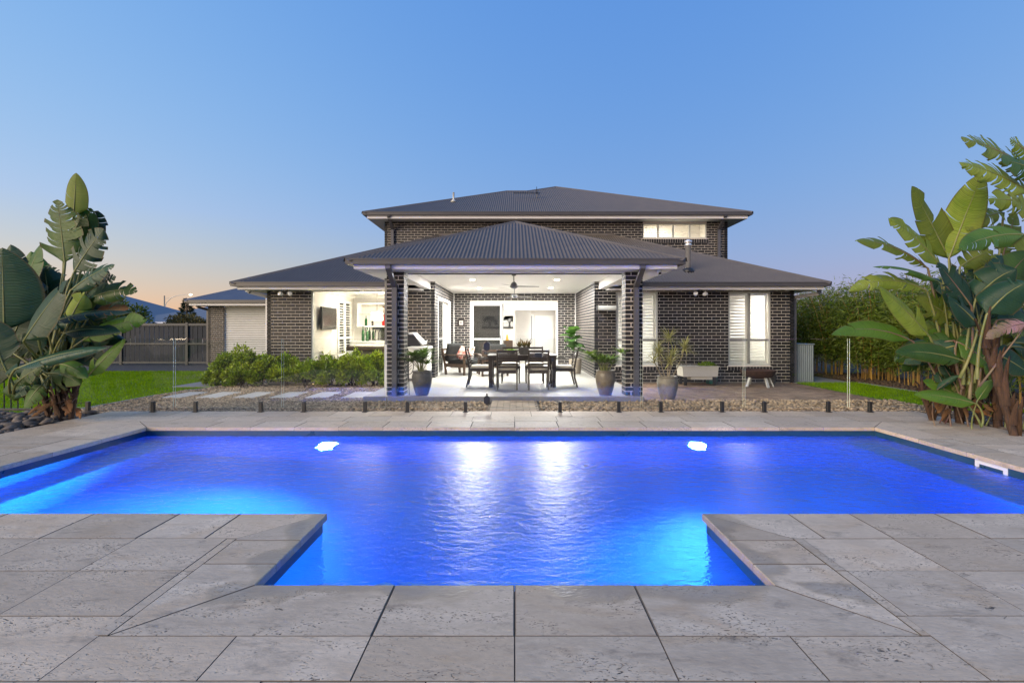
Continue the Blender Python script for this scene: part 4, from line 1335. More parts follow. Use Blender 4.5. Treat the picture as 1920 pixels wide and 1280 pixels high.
# side sliding door of the outdoor room (in the left wall, x = -2.2)
mb = MB()
a, b, z0, z1 = SD
X = -2.2
def yframe(mb, x0, x1, y0, y1, z0, z1, w):
    mb.box(x0, x1, y0, y1, z0, z0 + w); mb.box(x0, x1, y0, y1, z1 - w, z1); mb.box(x0, x1, y0, y0 + w, z0 + w, z1 - w); mb.box(x0, x1, y1 - w, y1, z0 + w, z1 - w)
yframe(mb, X - .09, X + .005, a, b, z0, z1, .06)
sd_ = mb.build('sliding_door', M['white'], house)
mb = MB(); yframe(mb, X - .04, X - .005, a + .06, a + 1.0, z0 + .03, z1 - .06, .06); mb.box(X - .038, X - .003, a + .12, a + .94, .98, 1.05)
mb.build('screen_leaf', M['alu_dark'], sd_)
MB().box(X - .026, X - .020, a + .12, a + .94, z0 + .09, z1 - .12).build('screen_mesh', M['screen_dark'], sd_)
s = MB(); s.quad((-2.36, a - .1, 0), (-2.36, b + .1, 0), (-2.36, b + .1, 2.3), (-2.36, a - .1, 2.3)); s.build('door_curtain', M['white'], sd_)

# ------------------------------------------------------------------ patio floor
MB().box(-2.99, 2.56, 9.55, WY + .2, GZ - .06, FZ - .012).build('patio_slab', M['slab'], kind='structure')
po = MB().box(-2.2, 2.2, WY + .2, AY + .1, GZ - .06, FZ - .012).build('patio_base', M['slab'], kind='structure')
slab_o = bpy.data.objects['patio_slab']
tile_me = {}
def ptile(x0, x1, y0, y1):
    key = (round(x1 - x0, 3), round(y1 - y0, 3))
    if key not in tile_me:
        o = MB().box(0.0015, x1 - x0 - .0015, .0015, y1 - y0 - .0015, -.02, 0).build('floor_tile', M['patio'], bevel=.0015); tile_me[key] = o.data
    else:
        o = bpy.data.objects.new('floor_tile', tile_me[key]); COL.objects.link(o)
    o.parent = slab_o; o.location = (x0, y0, FZ)
xs = [-2.995, -2.4, -1.8, -1.2, -.6, 0, .6, 1.2, 1.8, 2.4, 2.565]
ys = [9.545] + [10.15 + .6 * i for i in range(12)] + [AY + .02]
for y0_, y1_ in zip(ys, ys[1:]):
    for a_, b_ in zip(xs, xs[1:]):
        if y0_ > WY and (a_ < -2.41 or b_ > 2.41): continue
        ptile(a_, b_, y0_, y1_)

# ------------------------------------------------------------------ garage
GY = 19.86
gar = thing('garage', 'charcoal brick garage with pale roller door and blue grey hip roof', 'garage', (-10, GY, GZ))
gb, gm = MB(), MB()
brick_wall((-12.62, GY), (-7.4, GY), GZ, 2.28, [(.64, 4.6, GZ, 2.20)], bricks=gb, mortar=gm)
brick_wall((-12.62, GY + 6), (-12.62, GY), GZ, 2.28, bricks=gb, mortar=gm)
gm.build('wall', M['mortar'], gar); gb.build('brickwork', M['brick'], gar, kind='stuff')
mb = MB(); n = 100
z = GZ + .02; prev = None
for i in range(n + 1):
    zz_ = z + (2.2 - z) * i / n
    d = .014 * math.cos(2 * math.pi * i / 4.0) 
    cur = [(-11.98, GY + .08 - d, zz_), (-8.02, GY + .08 - d, zz_)]
    if prev: mb.quad(prev[0], prev[1], cur[1], cur[0])
    prev = cur
rd = mb.build('roller_door', M['door_steel'], gar)
MB().box(-10.2, -9.9, GY + .03, GY + .055, .78, .81).build('handle', M['black'], rd)
GX0, GYe, GZg = -13.16, GY - .66, 2.45
r = MB(); tG = 4.0
corrugated(r, [(GX0, GYe, GZg), (GX0 + 9, GYe, GZg), (GX0 + 9, GYe + tG, GZg + tG * .42), (GX0 + tG, GYe + tG, GZg + tG * .42)], per=4)
corrugated(r, [(GX0, GYe, GZg), (GX0 + tG, GYe + tG, GZg + tG * .42), (GX0, GYe + 2 * tG, GZg)], (0, 1, 0), per=4)
gr = r.build('roof', M['roof_far'], gar, smooth=True)
c = MB(); ridge_caps(c, [((GX0, GYe, GZg), (GX0 + tG, GYe + tG, GZg + tG * .42))]); c.build('ridge_cap', M['roof_far'], gr)
eaves(gar, GX0, GX0 + 8.5, GYe, GYe + 8, GZg + .015, 2.26, (-12.62, -7.4, GY), right=False)
d = MB(); d.bar((-12.95, 19.7, 2.3), (-12.95, 19.7, 2.2), .09, .07, (0, 1, 0)); d.bar((-12.95, 19.7, 2.21), (-12.68, 19.95, 2.1), .07, .09); d.bar((-12.68, 19.95, 2.1), (-12.68, 19.95, GZ), .08, .07, (0, 1, 0))
d.build('downpipe', M['gutter'], gar)
# ------------------------------------------------------------------ helpers for furnishings
def moved(t, x, y, z, rz=0):
    t.location = (x, y, z); t.rotation_euler = (0, 0, R(rz)); return t

def cushion_mb(mb, x0, x1, y0, y1, z0, z1, n=6, puff=.25):
    """soft box: grid top and bottom bulging"""
    vs = []; fs = []
    for side in (0, 1):
        for i in range(n + 1):
            for j in range(n + 1):
                u, v = i / n * 2 - 1, j / n * 2 - 1
                e = (1 - abs(u) ** 6) * (1 - abs(v) ** 6)
                k = 1 - .04 * (abs(u * v) ** 2)
                zc = (z0 + z1) / 2; hz = (z1 - z0) / 2
                z = zc + (hz * (1 - puff + puff * e) if side else -hz * (1 - puff * .5 + puff * .5 * e))
                vs.append(((x0 + x1) / 2 + u * k * (x1 - x0) / 2, (y0 + y1) / 2 + v * k * (y1 - y0) / 2, z))
    m_ = n + 1
    for s in (0, 1):
        b = s * m_ * m_
        for i in range(n):
            for j in range(n):
                q = (b + i * m_ + j, b + (i + 1) * m_ + j, b + (i + 1) * m_ + j + 1, b + i * m_ + j + 1)
                fs.append(q if s else q[::-1])
    ring = [(i, 0) for i in range(n)] + [(n, j) for j in range(n)] + [(n - i, n) for i in range(n)] + [(0, n - j) for j in range(n)]
    for a, b in zip(ring, ring[1:] + ring[:1]):
        ia, ib = a[0] * m_ + a[1], b[0] * m_ + b[1]
        fs.append((ia, ib, m_ * m_ + ib, m_ * m_ + ia))
    mb.add(vs, fs)
    return mb

# ------------------------------------------------------------------ dining set
TW, TD = 1.60, .95
def dining_table():
    t = thing('dining_table', 'dark stained timber outdoor dining table with square legs under ceiling fan', 'table')
    mb = MB()
    for i in range(8):
        a = -TD / 2 + i * TD / 8
        mb = MB().box(-TW / 2, TW / 2, a + .004, a + TD / 8 - .004, .70, .735)
        mb.build('plank', M['dark_wood'], t, bevel=.004)
    MB().box(-TW / 2 + .05, TW / 2 - .05, -TD / 2 + .05, -TD / 2 + .08, .61, .70).build('apron', M['dark_wood'], t)
    MB().box(-TW / 2 + .05, TW / 2 - .05, TD / 2 - .08, TD / 2 - .05, .61, .70).build('apron', M['dark_wood'], t)
    for sx in (-1, 1):
        MB().box(sx * (TW / 2 - .065) - .012, sx * (TW / 2 - .065) + .012, -TD / 2 + .08, TD / 2 - .08, .61, .70).build('apron', M['dark_wood'], t)
        for sy in (-1, 1):
            cx, cy_ = sx * (TW / 2 - .075), sy * (TD / 2 - .075)
            b = MB()
            for w0, w1, z0, z1 in ((.075, .095, .0, .60), (.095, .10, .60, .70)):
                b.add([(cx + a * w0 / 2, cy_ + c * w0 / 2, z0) for a, c in ((-1, -1), (1, -1), (1, 1), (-1, 1))] + [(cx + a * w1 / 2, cy_ + c * w1 / 2, z1) for a, c in ((-1, -1), (1, -1), (1, 1), (-1, 1))],
                      [(0, 3, 2, 1), (4, 5, 6, 7), (0, 1, 5, 4), (1, 2, 6, 5), (2, 3, 7, 6), (3, 0, 4, 7)])
            b.build('leg', M['dark_wood'], t)
    return t
moved(dining_table(), .175, 11.45, FZ)

def dining_chair(label, arms=False, group='dark slatted dining chairs round the table'):
    t = thing('dining_armchair' if arms else 'dining_chair', label, 'chair', group=group)
    w, d = (.56, .52) if arms else (.47, .48)
    h = .90 if arms else .88
    for s in (-1, 1):
        b = MB()
        x = s * (w / 2 - .02)
        # rear leg sweeps back at the foot and leans back above the seat
        b.tube([(x, -d / 2 - (.05 if arms else .02), 0), (x, -d / 2 + .01, .22), (x, -d / 2 + .02, .42), (x, -d / 2 - .02, .66), (x, -d / 2 - .08, h)], [.019, .022, .023, .020, .018], 6)
        b.build('leg', M['dark_wood'], t)
        b = MB()
        b.tube([(x, d / 2 + (.03 if arms else 0), 0), (x, d / 2 - .02, .22), (x, d / 2 - .02, .42)] + ([(x, d / 2 - .03, .62)] if arms else []), [.017, .021, .022] + ([.019] if arms else []), 6)
        b.build('leg', M['dark_wood'], t)
        if arms:
            b = MB()
            for q0, q1 in (((x, -d / 2 - .03, .70), (x + s * .01, -.05, .645)), ((x + s * .01, -.05, .645), (x + s * .005, d / 2 + .02, .635))):
                b.bar(q0, q1, .05, .024)
            b.build('arm_rest', M['dark_wood'], t)
    b = MB(); b.box(-w / 2 + .02, w / 2 - .02, d / 2 - .035, d / 2 - .008, .36, .425); b.box(-w / 2 + .02, w / 2 - .02, -d / 2 + .008, -d / 2 + .035, .36, .425)
    b.box(-w / 2 + .008, -w / 2 + .032, -d / 2 + .03, d / 2 - .03, .36, .425); b.box(w / 2 - .032, w / 2 - .008, -d / 2 + .03, d / 2 - .03, .36, .425)
    b.box(-w / 2 + .03, w / 2 - .03, -d / 2 + .03, d / 2 - .03, .405, .42)
    b.build('seat_frame', M['dark_wood'], t)
    c = MB(); cushion_mb(c, -w / 2 + .02, w / 2 - .02, -d / 2 + .05, d / 2 + .01, .425, .495); c.build('cushion', M['cushion'], t, smooth=True)
    tie = MB(); 
    for s in (-1, 1): tie.tube([(s * (w / 2 - .03), -d / 2 + .04, .45), (s * (w / 2 + .02), -d / 2 - .02, .43), (s * (w / 2 + .01), -d / 2 - .03, .36)], .006, 4)
    tie.build('cushion_tie', M['cushion'], t)
    n = 6
    for i in range(n):
        z = .50 + i * (h - .53) / (n - 1)
        y = -d / 2 - .0 - max(0, (z - .45)) * .20 + .02
        hh = .05 if i == n - 1 else .034
        MB().box(-w / 2 + .03, w / 2 - .03, y - .009, y + .009, z - hh / 2, z + hh / 2).build('slat', M['dark_wood'], t, bevel=.003)
    return t
moved(dining_chair('dark slatted dining chair on the pool side, in front of the succulent bowl'), -.165, 10.80, FZ, 0)
moved(dining_chair('dark slatted dining chair on the pool side of the table behind the gate latch'), .525, 10.80, FZ, 0)
moved(dining_chair('dark slatted dining chair on the house side of the table behind the succulent bowl'), -.10, 12.10, FZ, 180)
moved(dining_chair('dark slatted dining chair on the house side of the table beside the bronze rosettes'), .50, 12.10, FZ, 180)
moved(dining_chair('dark dining armchair with cream cushion at the table end beside the lounge chair', True), -.80, 11.35, FZ, -90)
moved(dining_chair('dark dining armchair with cream cushion at the table end by the tan planter', True), 1.13, 11.35, FZ, 90)

# ------------------------------------------------------------------ lounge chairs
def lounge_chair(label):
    t = thing('lounge_chair', label, 'armchair', group='low timber lounge chairs')
    w, d = .78, .80
    for s in (-1, 1):
        x = s * (w / 2 - .03)
        b = MB(); b.bar((x, d / 2 - .06, 0), (x, d / 2 - .06, .56), .06, .05, (1, 0, 0)); b.build('leg', M['brown_wood'], t)
        b = MB(); b.bar((x, -d / 2 + .10, 0), (x, -d / 2 + .06, .30), .06, .05, (1, 0, 0)); b.bar((x, -d / 2 + .06, .30), (x, -d / 2 - .04, .76), .058, .05, (1, 0, 0)); b.build('leg', M['brown_wood'], t)
        b = MB(); b.bar((x, -d / 2 - .03, .57), (x, d / 2, .585), .085, .03); b.build('arm_rest', M['brown_wood'], t, bevel=.004)
    b = MB(); b.box(-w / 2 + .03, w / 2 - .03, d / 2 - .08, d / 2 - .04, .22, .32); b.box(-w / 2 + .06, w / 2 - .06, -d / 2 + .05, d / 2 - .08, .24, .28)
    b.box(-w / 2 + .02, -w / 2 + .05, -d / 2 + .05, d / 2 - .05, .22, .32); b.box(w / 2 - .05, w / 2 - .02, -d / 2 + .05, d / 2 - .05, .22, .32)
    b.build('seat_frame', M['brown_wood'], t)
    c = MB(); cushion_mb(c, -w / 2 + .06, w / 2 - .06, -d / 2 + .12, d / 2 - .02, .29, .45); c.build('seat_cushion', M['char_fabric'], t, smooth=True)
    c = MB(); cushion_mb(c, -w / 2 + .06, w / 2 - .06, -.27, .27, -.075, .075)
    c.xform(Matrix.Translation((0, -d / 2 + .12, .64)) @ Matrix.Rotation(R(76), 4, 'X'))
    c.build('back_cushion', M['char_fabric'], t, smooth=True)
    for i in range(3):
        MB().box(-w / 2 + .05, w / 2 - .05, -d / 2 - .005 - i * .03, -d / 2 + .018 - i * .03, .42 + i * .14, .48 + i * .14).build('back_rail', M['brown_wood'], t)
    return t
lc = moved(lounge_chair('brown timber lounge chair with charcoal cushions beside the side sliding door'), -1.58, 14.35, FZ, -118)
for k, (dx, dy, rot) in enumerate(((-.10, -.02, 20), (.14, .05, -12))):
    c = MB(); cushion_mb(c, -.18, .18, -.17, .17, -.06, .06, puff=.7)
    o = c.build('throw_cushion', M['red_fabric'], smooth=True)
    o.location = (-1.50 + dx + .04, 14.22 + dy * 2 - .05, FZ + .63)
    o.rotation_euler = (R(68), R(rot), R(-62))
    tag(o, ['red and white patterned throw cushion leaning on the lounge chair back cushion', 'red and white patterned throw cushion by the lounge chair arm rest'][k], 'cushion', 'red and white throw cushions on the lounge chair')
moved(lounge_chair('low dark lounge chair turned with its back towards the pool behind the table'), -.62, 13.95, FZ, 12)

# ------------------------------------------------------------------ potted plants
def strap(mb, p, d, L, w, droop=.4, nseg=4, up=None):
    p = Vector(p); d = Vector(d).normalized()
    s = d.cross(Vector((0, 0, 1)))
    if s.length < .05: s = Vector((1, 0, 0))
    s.normalize()
    pts = []
    q = p.copy(); dd = d.copy()
    vs = []
    for i in range(nseg + 1):
        t = i / nseg
        ww = w * (.35 + 1.3 * t if t < .5 else (1 - t) * 2) * .5
        vs += [q - s * ww, q + s * ww]
        q = q + dd * (L / nseg)
        dd = (dd + Vector((0, 0, -droop / nseg * 1.6))).normalized()
    mb.add(vs, [(2 * i, 2 * i + 1, 2 * i + 3, 2 * i + 2) for i in range(nseg)])

POTS = {}
def pot(label, loc, r, h, mat, soil=True, neck=.92, group=None):
    t = thing('plant_pot', label, 'pot', loc, group)
    prof = [(r * .58, 0), (r * .62, .01), (r * .80, h * .25), (r * .97, h * .55), (r, h * .74), (r * .95, h * .86), (r * neck * .97, h * .92), (r * neck * 1.03, h * .955), (r * neck * 1.05, h * .985), (r * neck, h), (r * neck * .9, h * .99), (r * neck * .88, h * .90)]
    MB().lathe(prof, loc, 28).build('body', mat, t, smooth=True)
    MB().lathe([(r * neck * .885, h * .91), (0.0, h * .93)], loc, 20).build('soil', M['mulch'], t)
    return t

rp = random.Random(3)
def fan_palm(label, x, y, z, H, n=9, spread=.30):
    t = thing('fan_palm', label, 'plant', (x, y, z))
    st = MB(); lf = MB()
    for i in range(n):
        a = rp.uniform(0, 6.28); lean = rp.uniform(.15, .62) if i else .05
        hh = H * rp.uniform(.30, .85)
        top = Vector((x + math.cos(a) * hh * lean * 1.6, y + math.sin(a) * hh * lean * 1.6, z + hh))
        st.tube([(x + math.cos(a) * .04, y + math.sin(a) * .04, z - .05), ((x + top.x) / 2 - math.cos(a) * .01, (y + top.y) / 2, z + hh * .55), top], [.011, .009, .005], 5)
        for f in range(2):
            out = Vector((math.cos(a + f * 1.9), math.sin(a + f * 1.9), rp.uniform(.15, .6))).normalized()
            side = out.cross(Vector((0, 0, 1))).normalized()
            m_ = rp.randint(7, 10)
            for k in range(m_):
                q = (k / (m_ - 1) - .5) * 2.5
                d = out * math.cos(q) + side * math.sin(q) + Vector((0, 0, .15))
                strap(lf, top, d, rp.uniform(.28, .44), .05, rp.uniform(.15, .55), 3)
    st.build('stem', M['petiole'], t)
    lf.build('foliage', M['palm_leaf'], t)
    return t
pot('dark grey textured pot standing beside the barbecue pier', (-1.88, 9.80, FZ), .205, .49, M['pot_dark'])
fan_palm('green fan palm in the dark grey pot', -1.88, 9.80, FZ + .44, .50, 13)
pot('mottled brown glazed pot standing by the pier on the heater side', (1.84, 9.80, FZ), .20, .50, M['pot_glaze'])
fan_palm('green fan palm in the brown glazed pot', 1.84, 9.80, FZ + .45, .52, 16)

pot('grey brown ceramic pot standing on the clay paving', (3.16, 9.98, GZ), .215, .51, M['pot_grey'])
t = thing('strap_leaf_plant', 'variegated spiky strap leaf plant in the pot on the clay paving', 'plant', (3.16, 9.98, GZ + .46))
st = MB(); lf = MB()
for (dx, dy, hh, m_) in ((-.12, 0, .55, 60), (.03, .03, .82, 60), (.24, 0, .62, 60), (.02, -.06, .34, 40), (-.17, .05, .36, 34), (.12, .08, .45, 34)):
    b = Vector((3.16 + dx * .3, 9.98 + dy, GZ + .42)); tp = Vector((3.16 + dx * 1.5, 9.98 + dy * 2, GZ + .46 + hh))
    st.tube([b, (b + tp) / 2 + Vector((dx * .1, 0, 0)), tp], [.012, .011, .009], 5)
    for k in range(m_):
        a = rp.uniform(0, 6.28); el = rp.uniform(-.25, 1.2)
        strap(lf, tp + Vector((0, 0, rp.uniform(-.07, .03))), (math.cos(a) * math.cos(el), math.sin(a) * math.cos(el), math.sin(el)), rp.uniform(.24, .38), .026, rp.uniform(.2, .7), 3)
st.build('stem', M['cane_grey'], t); lf.build('foliage', M['dracaena'], t)

# large leaved plant in the back corner
t = thing('planter', 'tan cylindrical planter in the back corner of the outdoor room', 'pot', (1.82, 14.5, FZ))
MB().lathe([(.15, 0), (.17, .02), (.195, .44), (.20, .45), (.18, .455), (.175, .40)], (1.82, 14.5, FZ), 24).build('body', M['pot_tan'], t, smooth=True)
MB().lathe([(.175, .40), (0, .41)], (1.82, 14.5, FZ), 16).build('soil', M['mulch'], t)
t = thing('fig_plant', 'large round leaved fig plant in the tan planter', 'plant', (1.82, 14.5, FZ + .40))
MB().tube([(1.82, 14.5, FZ + .38), (1.78, 14.48, .75), (1.80, 14.5, .95), (1.76, 14.48, 1.22)], [.016, .014, .012, .006], 6).build('stem', M['bark'], t)
def round_leaf(c, d, L, w):
    mb = MB(); d = Vector(d).normalized(); c = Vector(c)
    s = d.cross(Vector((0, 0.25, 1))).normalized(); n_ = s.cross(d)
    vs = []; m_ = 6
    for i in range(m_ + 1):
        tt = i / m_
        ww = w * math.sin(math.pi * min(1, tt * .93 + .07)) ** .6 * .5 * (1 if tt < 1 else .1)
        ctr = c + d * (L * tt) - n_ * (.10 * L * (tt - .4) ** 2) - Vector((0, 0, 1)) * (L * .25 * tt * tt)
        wave = .012 * math.sin(tt * 9)
        vs += [ctr - s * ww + n_ * (.03 + wave), ctr, ctr + s * ww + n_ * (.03 - wave)]
    fs = []
    for i in range(m_):
        a = 3 * i
        fs += [(a, a + 1, a + 4, a + 3), (a + 1, a + 2, a + 5, a + 4)]
    mb.add(vs, fs); return mb
for i in range(24):
    z = .60 + i * .027
    a = i * 2.4
    round_leaf((1.79 - (.06 if i > 11 else 0), 14.49, z), (math.cos(a), math.sin(a), rp.uniform(-.1, .7) if i < 20 else .9), rp.uniform(.30, .42), rp.uniform(.25, .34)).build('leaf', M['fiddle'], t, smooth=True)

# on the table
t = thing('bowl_planter', 'dark square planter with bronze rosettes on the dining table', 'plant', (.22, 11.4, FZ + .735))
z = FZ + .735
MB().add([(.12, 11.3, z), (.32, 11.3, z), (.32, 11.5, z), (.12, 11.5, z), (.10, 11.28, z + .17), (.34, 11.28, z + .17), (.34, 11.52, z + .17), (.10, 11.52, z + .17)], [(0, 3, 2, 1), (4, 5, 6, 7), (0, 1, 5, 4), (1, 2, 6, 5), (2, 3, 7, 6), (3, 0, 4, 7)]).build('planter', M['pot_dark'], t)
lf = MB()
for cx, cy_ in ((.12, 11.38), (.23, 11.42), (.33, 11.36)):
    for k in range(26):
        a = rp.uniform(0, 6.28); el = rp.uniform(.2, 1.3)
        strap(lf, (cx, cy_, z + .16), (math.cos(a) * math.cos(el), math.sin(a) * math.cos(el), math.sin(el)), rp.uniform(.14, .26), .042, .2, 2)
lf.build('foliage', M['bronze_leaf'], t)
t = thing('succulent_bowl', 'small low bowl of bright green succulents on the dining table', 'plant', (-.09, 11.35, z))
MB().lathe([(.05, 0), (.11, .05), (.10, .055)], (-.09, 11.35, z), 18).build('bowl', M['pot_dark'], t, smooth=True)
lf = MB()
for k in range(160):
    a = rp.uniform(0, 6.28); r_ = .14 * math.sqrt(rp.random())
    strap(lf, (-.09 + math.cos(a) * r_, 11.35 + math.sin(a) * r_ * .7, z + .05), (math.cos(a) * .4, math.sin(a) * .4, 1), rp.uniform(.05, .10), .022, .3, 2)
lf.build('foliage', M['succulent'], t)

# cut metal leaf ornament
t = thing('leaf_ornament', 'black cut metal leaf on a stake beside the fan palm', 'ornament', (-2.14, 9.80, FZ))
mb = MB(); c0 = Vector((-2.14, 9.74, .60)); ring = []
for i in range(29):
    a = i / 28 * 2 * math.pi
    ring.append(c0 + Vector((.095 * math.sin(a) * (1 - .25 * math.cos(a)), 0, .21 * math.cos(a))))
mb.tube(ring, .008, 5, cap=False); mb.tube([c0 + Vector((0, 0, .2)), c0 + Vector((0, 0, -.2)), (-2.14, 9.80, FZ)], .008, 5)
for i in range(5):
    for s in (-1, 1): mb.tube([c0 + Vector((0, 0, -.14 + i * .06)), c0 + Vector((s * .075 * (1 - abs(i - 2) * .12), 0, -.08 + i * .06))], .006, 4)
mb.build('leaf_plate', M['black'], t)

# ------------------------------------------------------------------ barbecue
t = thing('barbecue', 'white barbecue cabinet with steel hood raised against brick wall', 'barbecue', (-2.5, 12.75, FZ))
MB().box(-2.74, -2.26, 12.45, 13.1, FZ + .05, .80).build('cabinet', M['white'], t, bevel=.006)
MB().box(-2.78, -2.22, 12.42, 13.12, .80, .84).build('bench_top', M['white'], t, bevel=.004)
mb = MB(); mb.box(-2.60, -2.30, 12.40, 12.45, .58, .79); mb.build('control_panel', M['steel'], t)
for i in range(5):
    k = MB().lathe([(0, .03), (.018, .028), (.022, 0)], n=10); k.xform(Matrix.Translation((-2.57 + i * .06, 12.40, .74)) @ Matrix.Rotation(R(90), 4, 'X')); k.build('knob', M['black'], t, smooth=True)
h = MB()
prof = [(12.46, .86), (12.50, .98), (12.62, 1.10), (12.80, 1.22)]
for (ya_, za_), (yb_, zb_) in zip(prof, prof[1:]):
    h.quad((-2.66, ya_, za_), (-2.24, ya_ , za_), (-2.45 - .0, yb_, zb_), (-2.80, yb_, zb_)) if False else None
h.add([(-2.76, 12.5, 1.20), (-2.62, 12.5, 1.20), (-2.36, 12.5, .90), (-2.62, 12.5, .90), (-2.76, 12.95, 1.22), (-2.62, 12.95, 1.22), (-2.34, 12.95, .92), (-2.62, 12.95, .90)],
      [(0, 1, 2, 3), (1, 5, 6, 2), (4, 5, 1, 0), (7, 6, 5, 4), (3, 2, 6, 7)])
h.build('hood', M['steel'], t, bevel=.01)
MB().add([(-2.78, 12.49, .86), (-2.40, 12.49, .86), (-2.62, 12.49, 1.16), (-2.78, 12.49, 1.16)], [(0, 1, 2, 3)]).build('grill_back', M['black'], t)
hb = MB(); hb.tube([(-2.33, 12.5, .98), (-2.33, 12.92, 1.0)], .012, 6); hb.build('hood_handle', M['steel'], t)

# ------------------------------------------------------------------ fittings of the outdoor room
def downlight(x, y, z, power, label, group, r=.062, name='downlight', parent_off=0):
    t = thing(name, label, 'ceiling light', (x, y, z), group)
    MB().lathe([(r * .98, 0), (r * 1.3, -.004), (r * 1.35, 0)], (x, y, z), 20).build('trim', M['white'], t, smooth=True)
    MB().lathe([(0, -.002), (r, -.002)], (x, y, z), 20).build('lens', M['lamp_white'], t)
    o = lamp_area('downlight_lamp', (x, y, z - .012), r * 2, power, parent=t)
    return t
PATIO_W = 215
for x, y, lab in ((-1.12, 12.83, 'front downlight on the barbecue side'), (1.12, 12.83, 'front downlight on the heater side'), (-1.14, 15.4, 'rear downlight by the side sliding door'), (1.14, 15.4, 'rear downlight by the fig plant')):
    downlight(x, y, CZ, PATIO_W, 'lit round ' + lab + ' in the outdoor room ceiling', 'downlights in the outdoor room ceiling')

def fan(x, y, label, rot):
    t = thing('ceiling_fan', label, 'fan', (x, y, CZ), 'ceiling fans')
    MB().lathe([(.055, 0), (.055, -.035), (.015, -.05)], (x, y, CZ), 16).build('canopy', M['alu_dark'], t, smooth=True)
    MB().tube([(x, y, CZ - .04), (x, y, CZ - .20)], .012, 8).build('rod', M['alu_dark'], t)
    MB().lathe([(.02, .10), (.055, .08), (.085, .02), (.10, -.02), (.07, -.05), (.03, -.06)], (x, y, CZ - .28), 20).build('motor', M['alu_dark'], t, smooth=True)
    for k in range(3):
        b = MB(); a = rot + k * 2 * math.pi / 3
        vs = []
        for i in range(7):
            q = i / 6; rr = .09 + q * .52; w = .045 + .03 * math.sin(q * 2.6)
            vs += [(rr, -w, .012 - q * .01), (rr, w, -.012 + q * .004)]
        b.add(vs, [(2 * i, 2 * i + 1, 2 * i + 3, 2 * i + 2) for i in range(6)])
        b.xform(Matrix.Translation((x, y, CZ - .29)) @ Matrix.Rotation(a, 4, 'Z'))
        b.build('blade', M['alu_dark'], t, smooth=True)
fan(-.02, 11.5, 'dark three blade ceiling fan above the dining table', .12)
fan(.0, 15.1, 'dark three blade ceiling fan above the lounge chairs', .4)

# heater
t = thing('radiant_heater', 'long pale electric heater fixed to brick wall beside the window', 'heater', (2.5, WY, 1.86))
hb = MB(); prof = [(.0, -.06), (-.10, -.065), (-.125, -.03), (-.125, .03), (-.09, .07), (0, .07)]
vs = [(2.25, WY - .04 + a, 1.87 + b) for a, b in prof] + [(2.77, WY - .04 + a, 1.87 + b) for a, b in prof]
hb.add(vs, [(i, i + 1, 7 + i, 6 + i) for i in range(5)] + [(0, 6, 11, 5), tuple(range(6)), tuple(range(6, 12))[::-1]])
hb.build('housing', M['alu'], t)
MB().box(2.27, 2.75, WY - .155, WY - .13, 1.825, 1.835).build('grille', M['black'], t)
MB().box(2.24, 2.255, WY - .17, WY - .0, 1.80, 1.945).build('end_cap', M['black'], t)
# framed picture on brick
t = thing('small_picture', 'small square dark framed picture on the brick back wall', 'picture', (-1.95, AY, 1.55))
b = MB(); frame_rect(b, -2.05, -1.80, 1.40, 1.66, AY - .04, AY - .005, .055); b.build('frame', M['dark_wood'], t, bevel=.004)
b = MB(); b.box(-1.995, -1.855, AY - .02, AY - .006, 1.455, 1.605); b.build('print', M['offwhite'], t)
b = MB(); b.box(-1.96, -1.945, AY - .023, AY - .0205, 1.48, 1.58); b.box(-1.905, -1.89, AY - .023, AY - .0205, 1.48, 1.58); b.box(-1.945, -1.905, AY - .023, AY - .0205, 1.53, 1.545); b.build('motif', M['char_fabric'], t)

# security cameras and floodlights
def camera_dome(label, x, y, z):
    t = thing('security_camera', label, 'camera', (x, y, z), 'security cameras under the eaves')
    MB().lathe([(.055, 0), (.055, -.03), (.045, -.04)], (x, y, z), 16).build('base', M['plastic_white'], t, smooth=True)
    b = MB().lathe([(0, -.045), (.03, -.03), (.042, 0), (.03, .03), (0, .045)], n=14); b.xform(Matrix.Translation((x, y - .01, z - .06))); b.build('ball', M['plastic_white'], t, smooth=True)
    b = MB().lathe([(0, .02), (.024, .015), (.028, -.01)], n=12); b.xform(Matrix.Translation((x, y - .04, z - .075)) @ Matrix.Rotation(R(110), 4, 'X')); b.build('lens', M['black_glass'], t, smooth=True)
camera_dome('white dome security camera under the outdoor room eave', 2.83, 9.45, PS)
camera_dome('white dome security camera under the games room eave', -7.1, 12.98, SOF)
def flood(label, x, y, z):
    t = thing('floodlight', label, 'floodlight', (x, y, z), 'twin floodlights under the eaves')
    MB().box(x - .05, x + .05, y - .05, y + .05, z - .06, z).build('base', M['black'], t, bevel=.006)
    for s in (-1, 1):
        b = MB().lathe([(.02, -.09), (.045, -.06), (.06, .03), (.055, .035), (0, .03)], n=16)
        b.xform(Matrix.Translation((x + s * .13, y - .05, z - .11)) @ Matrix.Rotation(R(s * 25), 4, 'Z') @ Matrix.Rotation(R(70), 4, 'X'))
        b.build('spot_head', M['plastic_white'], t, smooth=True)
        MB().tube([(x, y, z - .04), (x + s * .12, y - .02, z - .08)], .015, 6).build('arm', M['black'], t)
flood('twin white headed floodlight over the planter box', 4.98, 12.98, SOF)
flood('twin white headed floodlight over the green hedge', -6.15, 12.98, SOF)

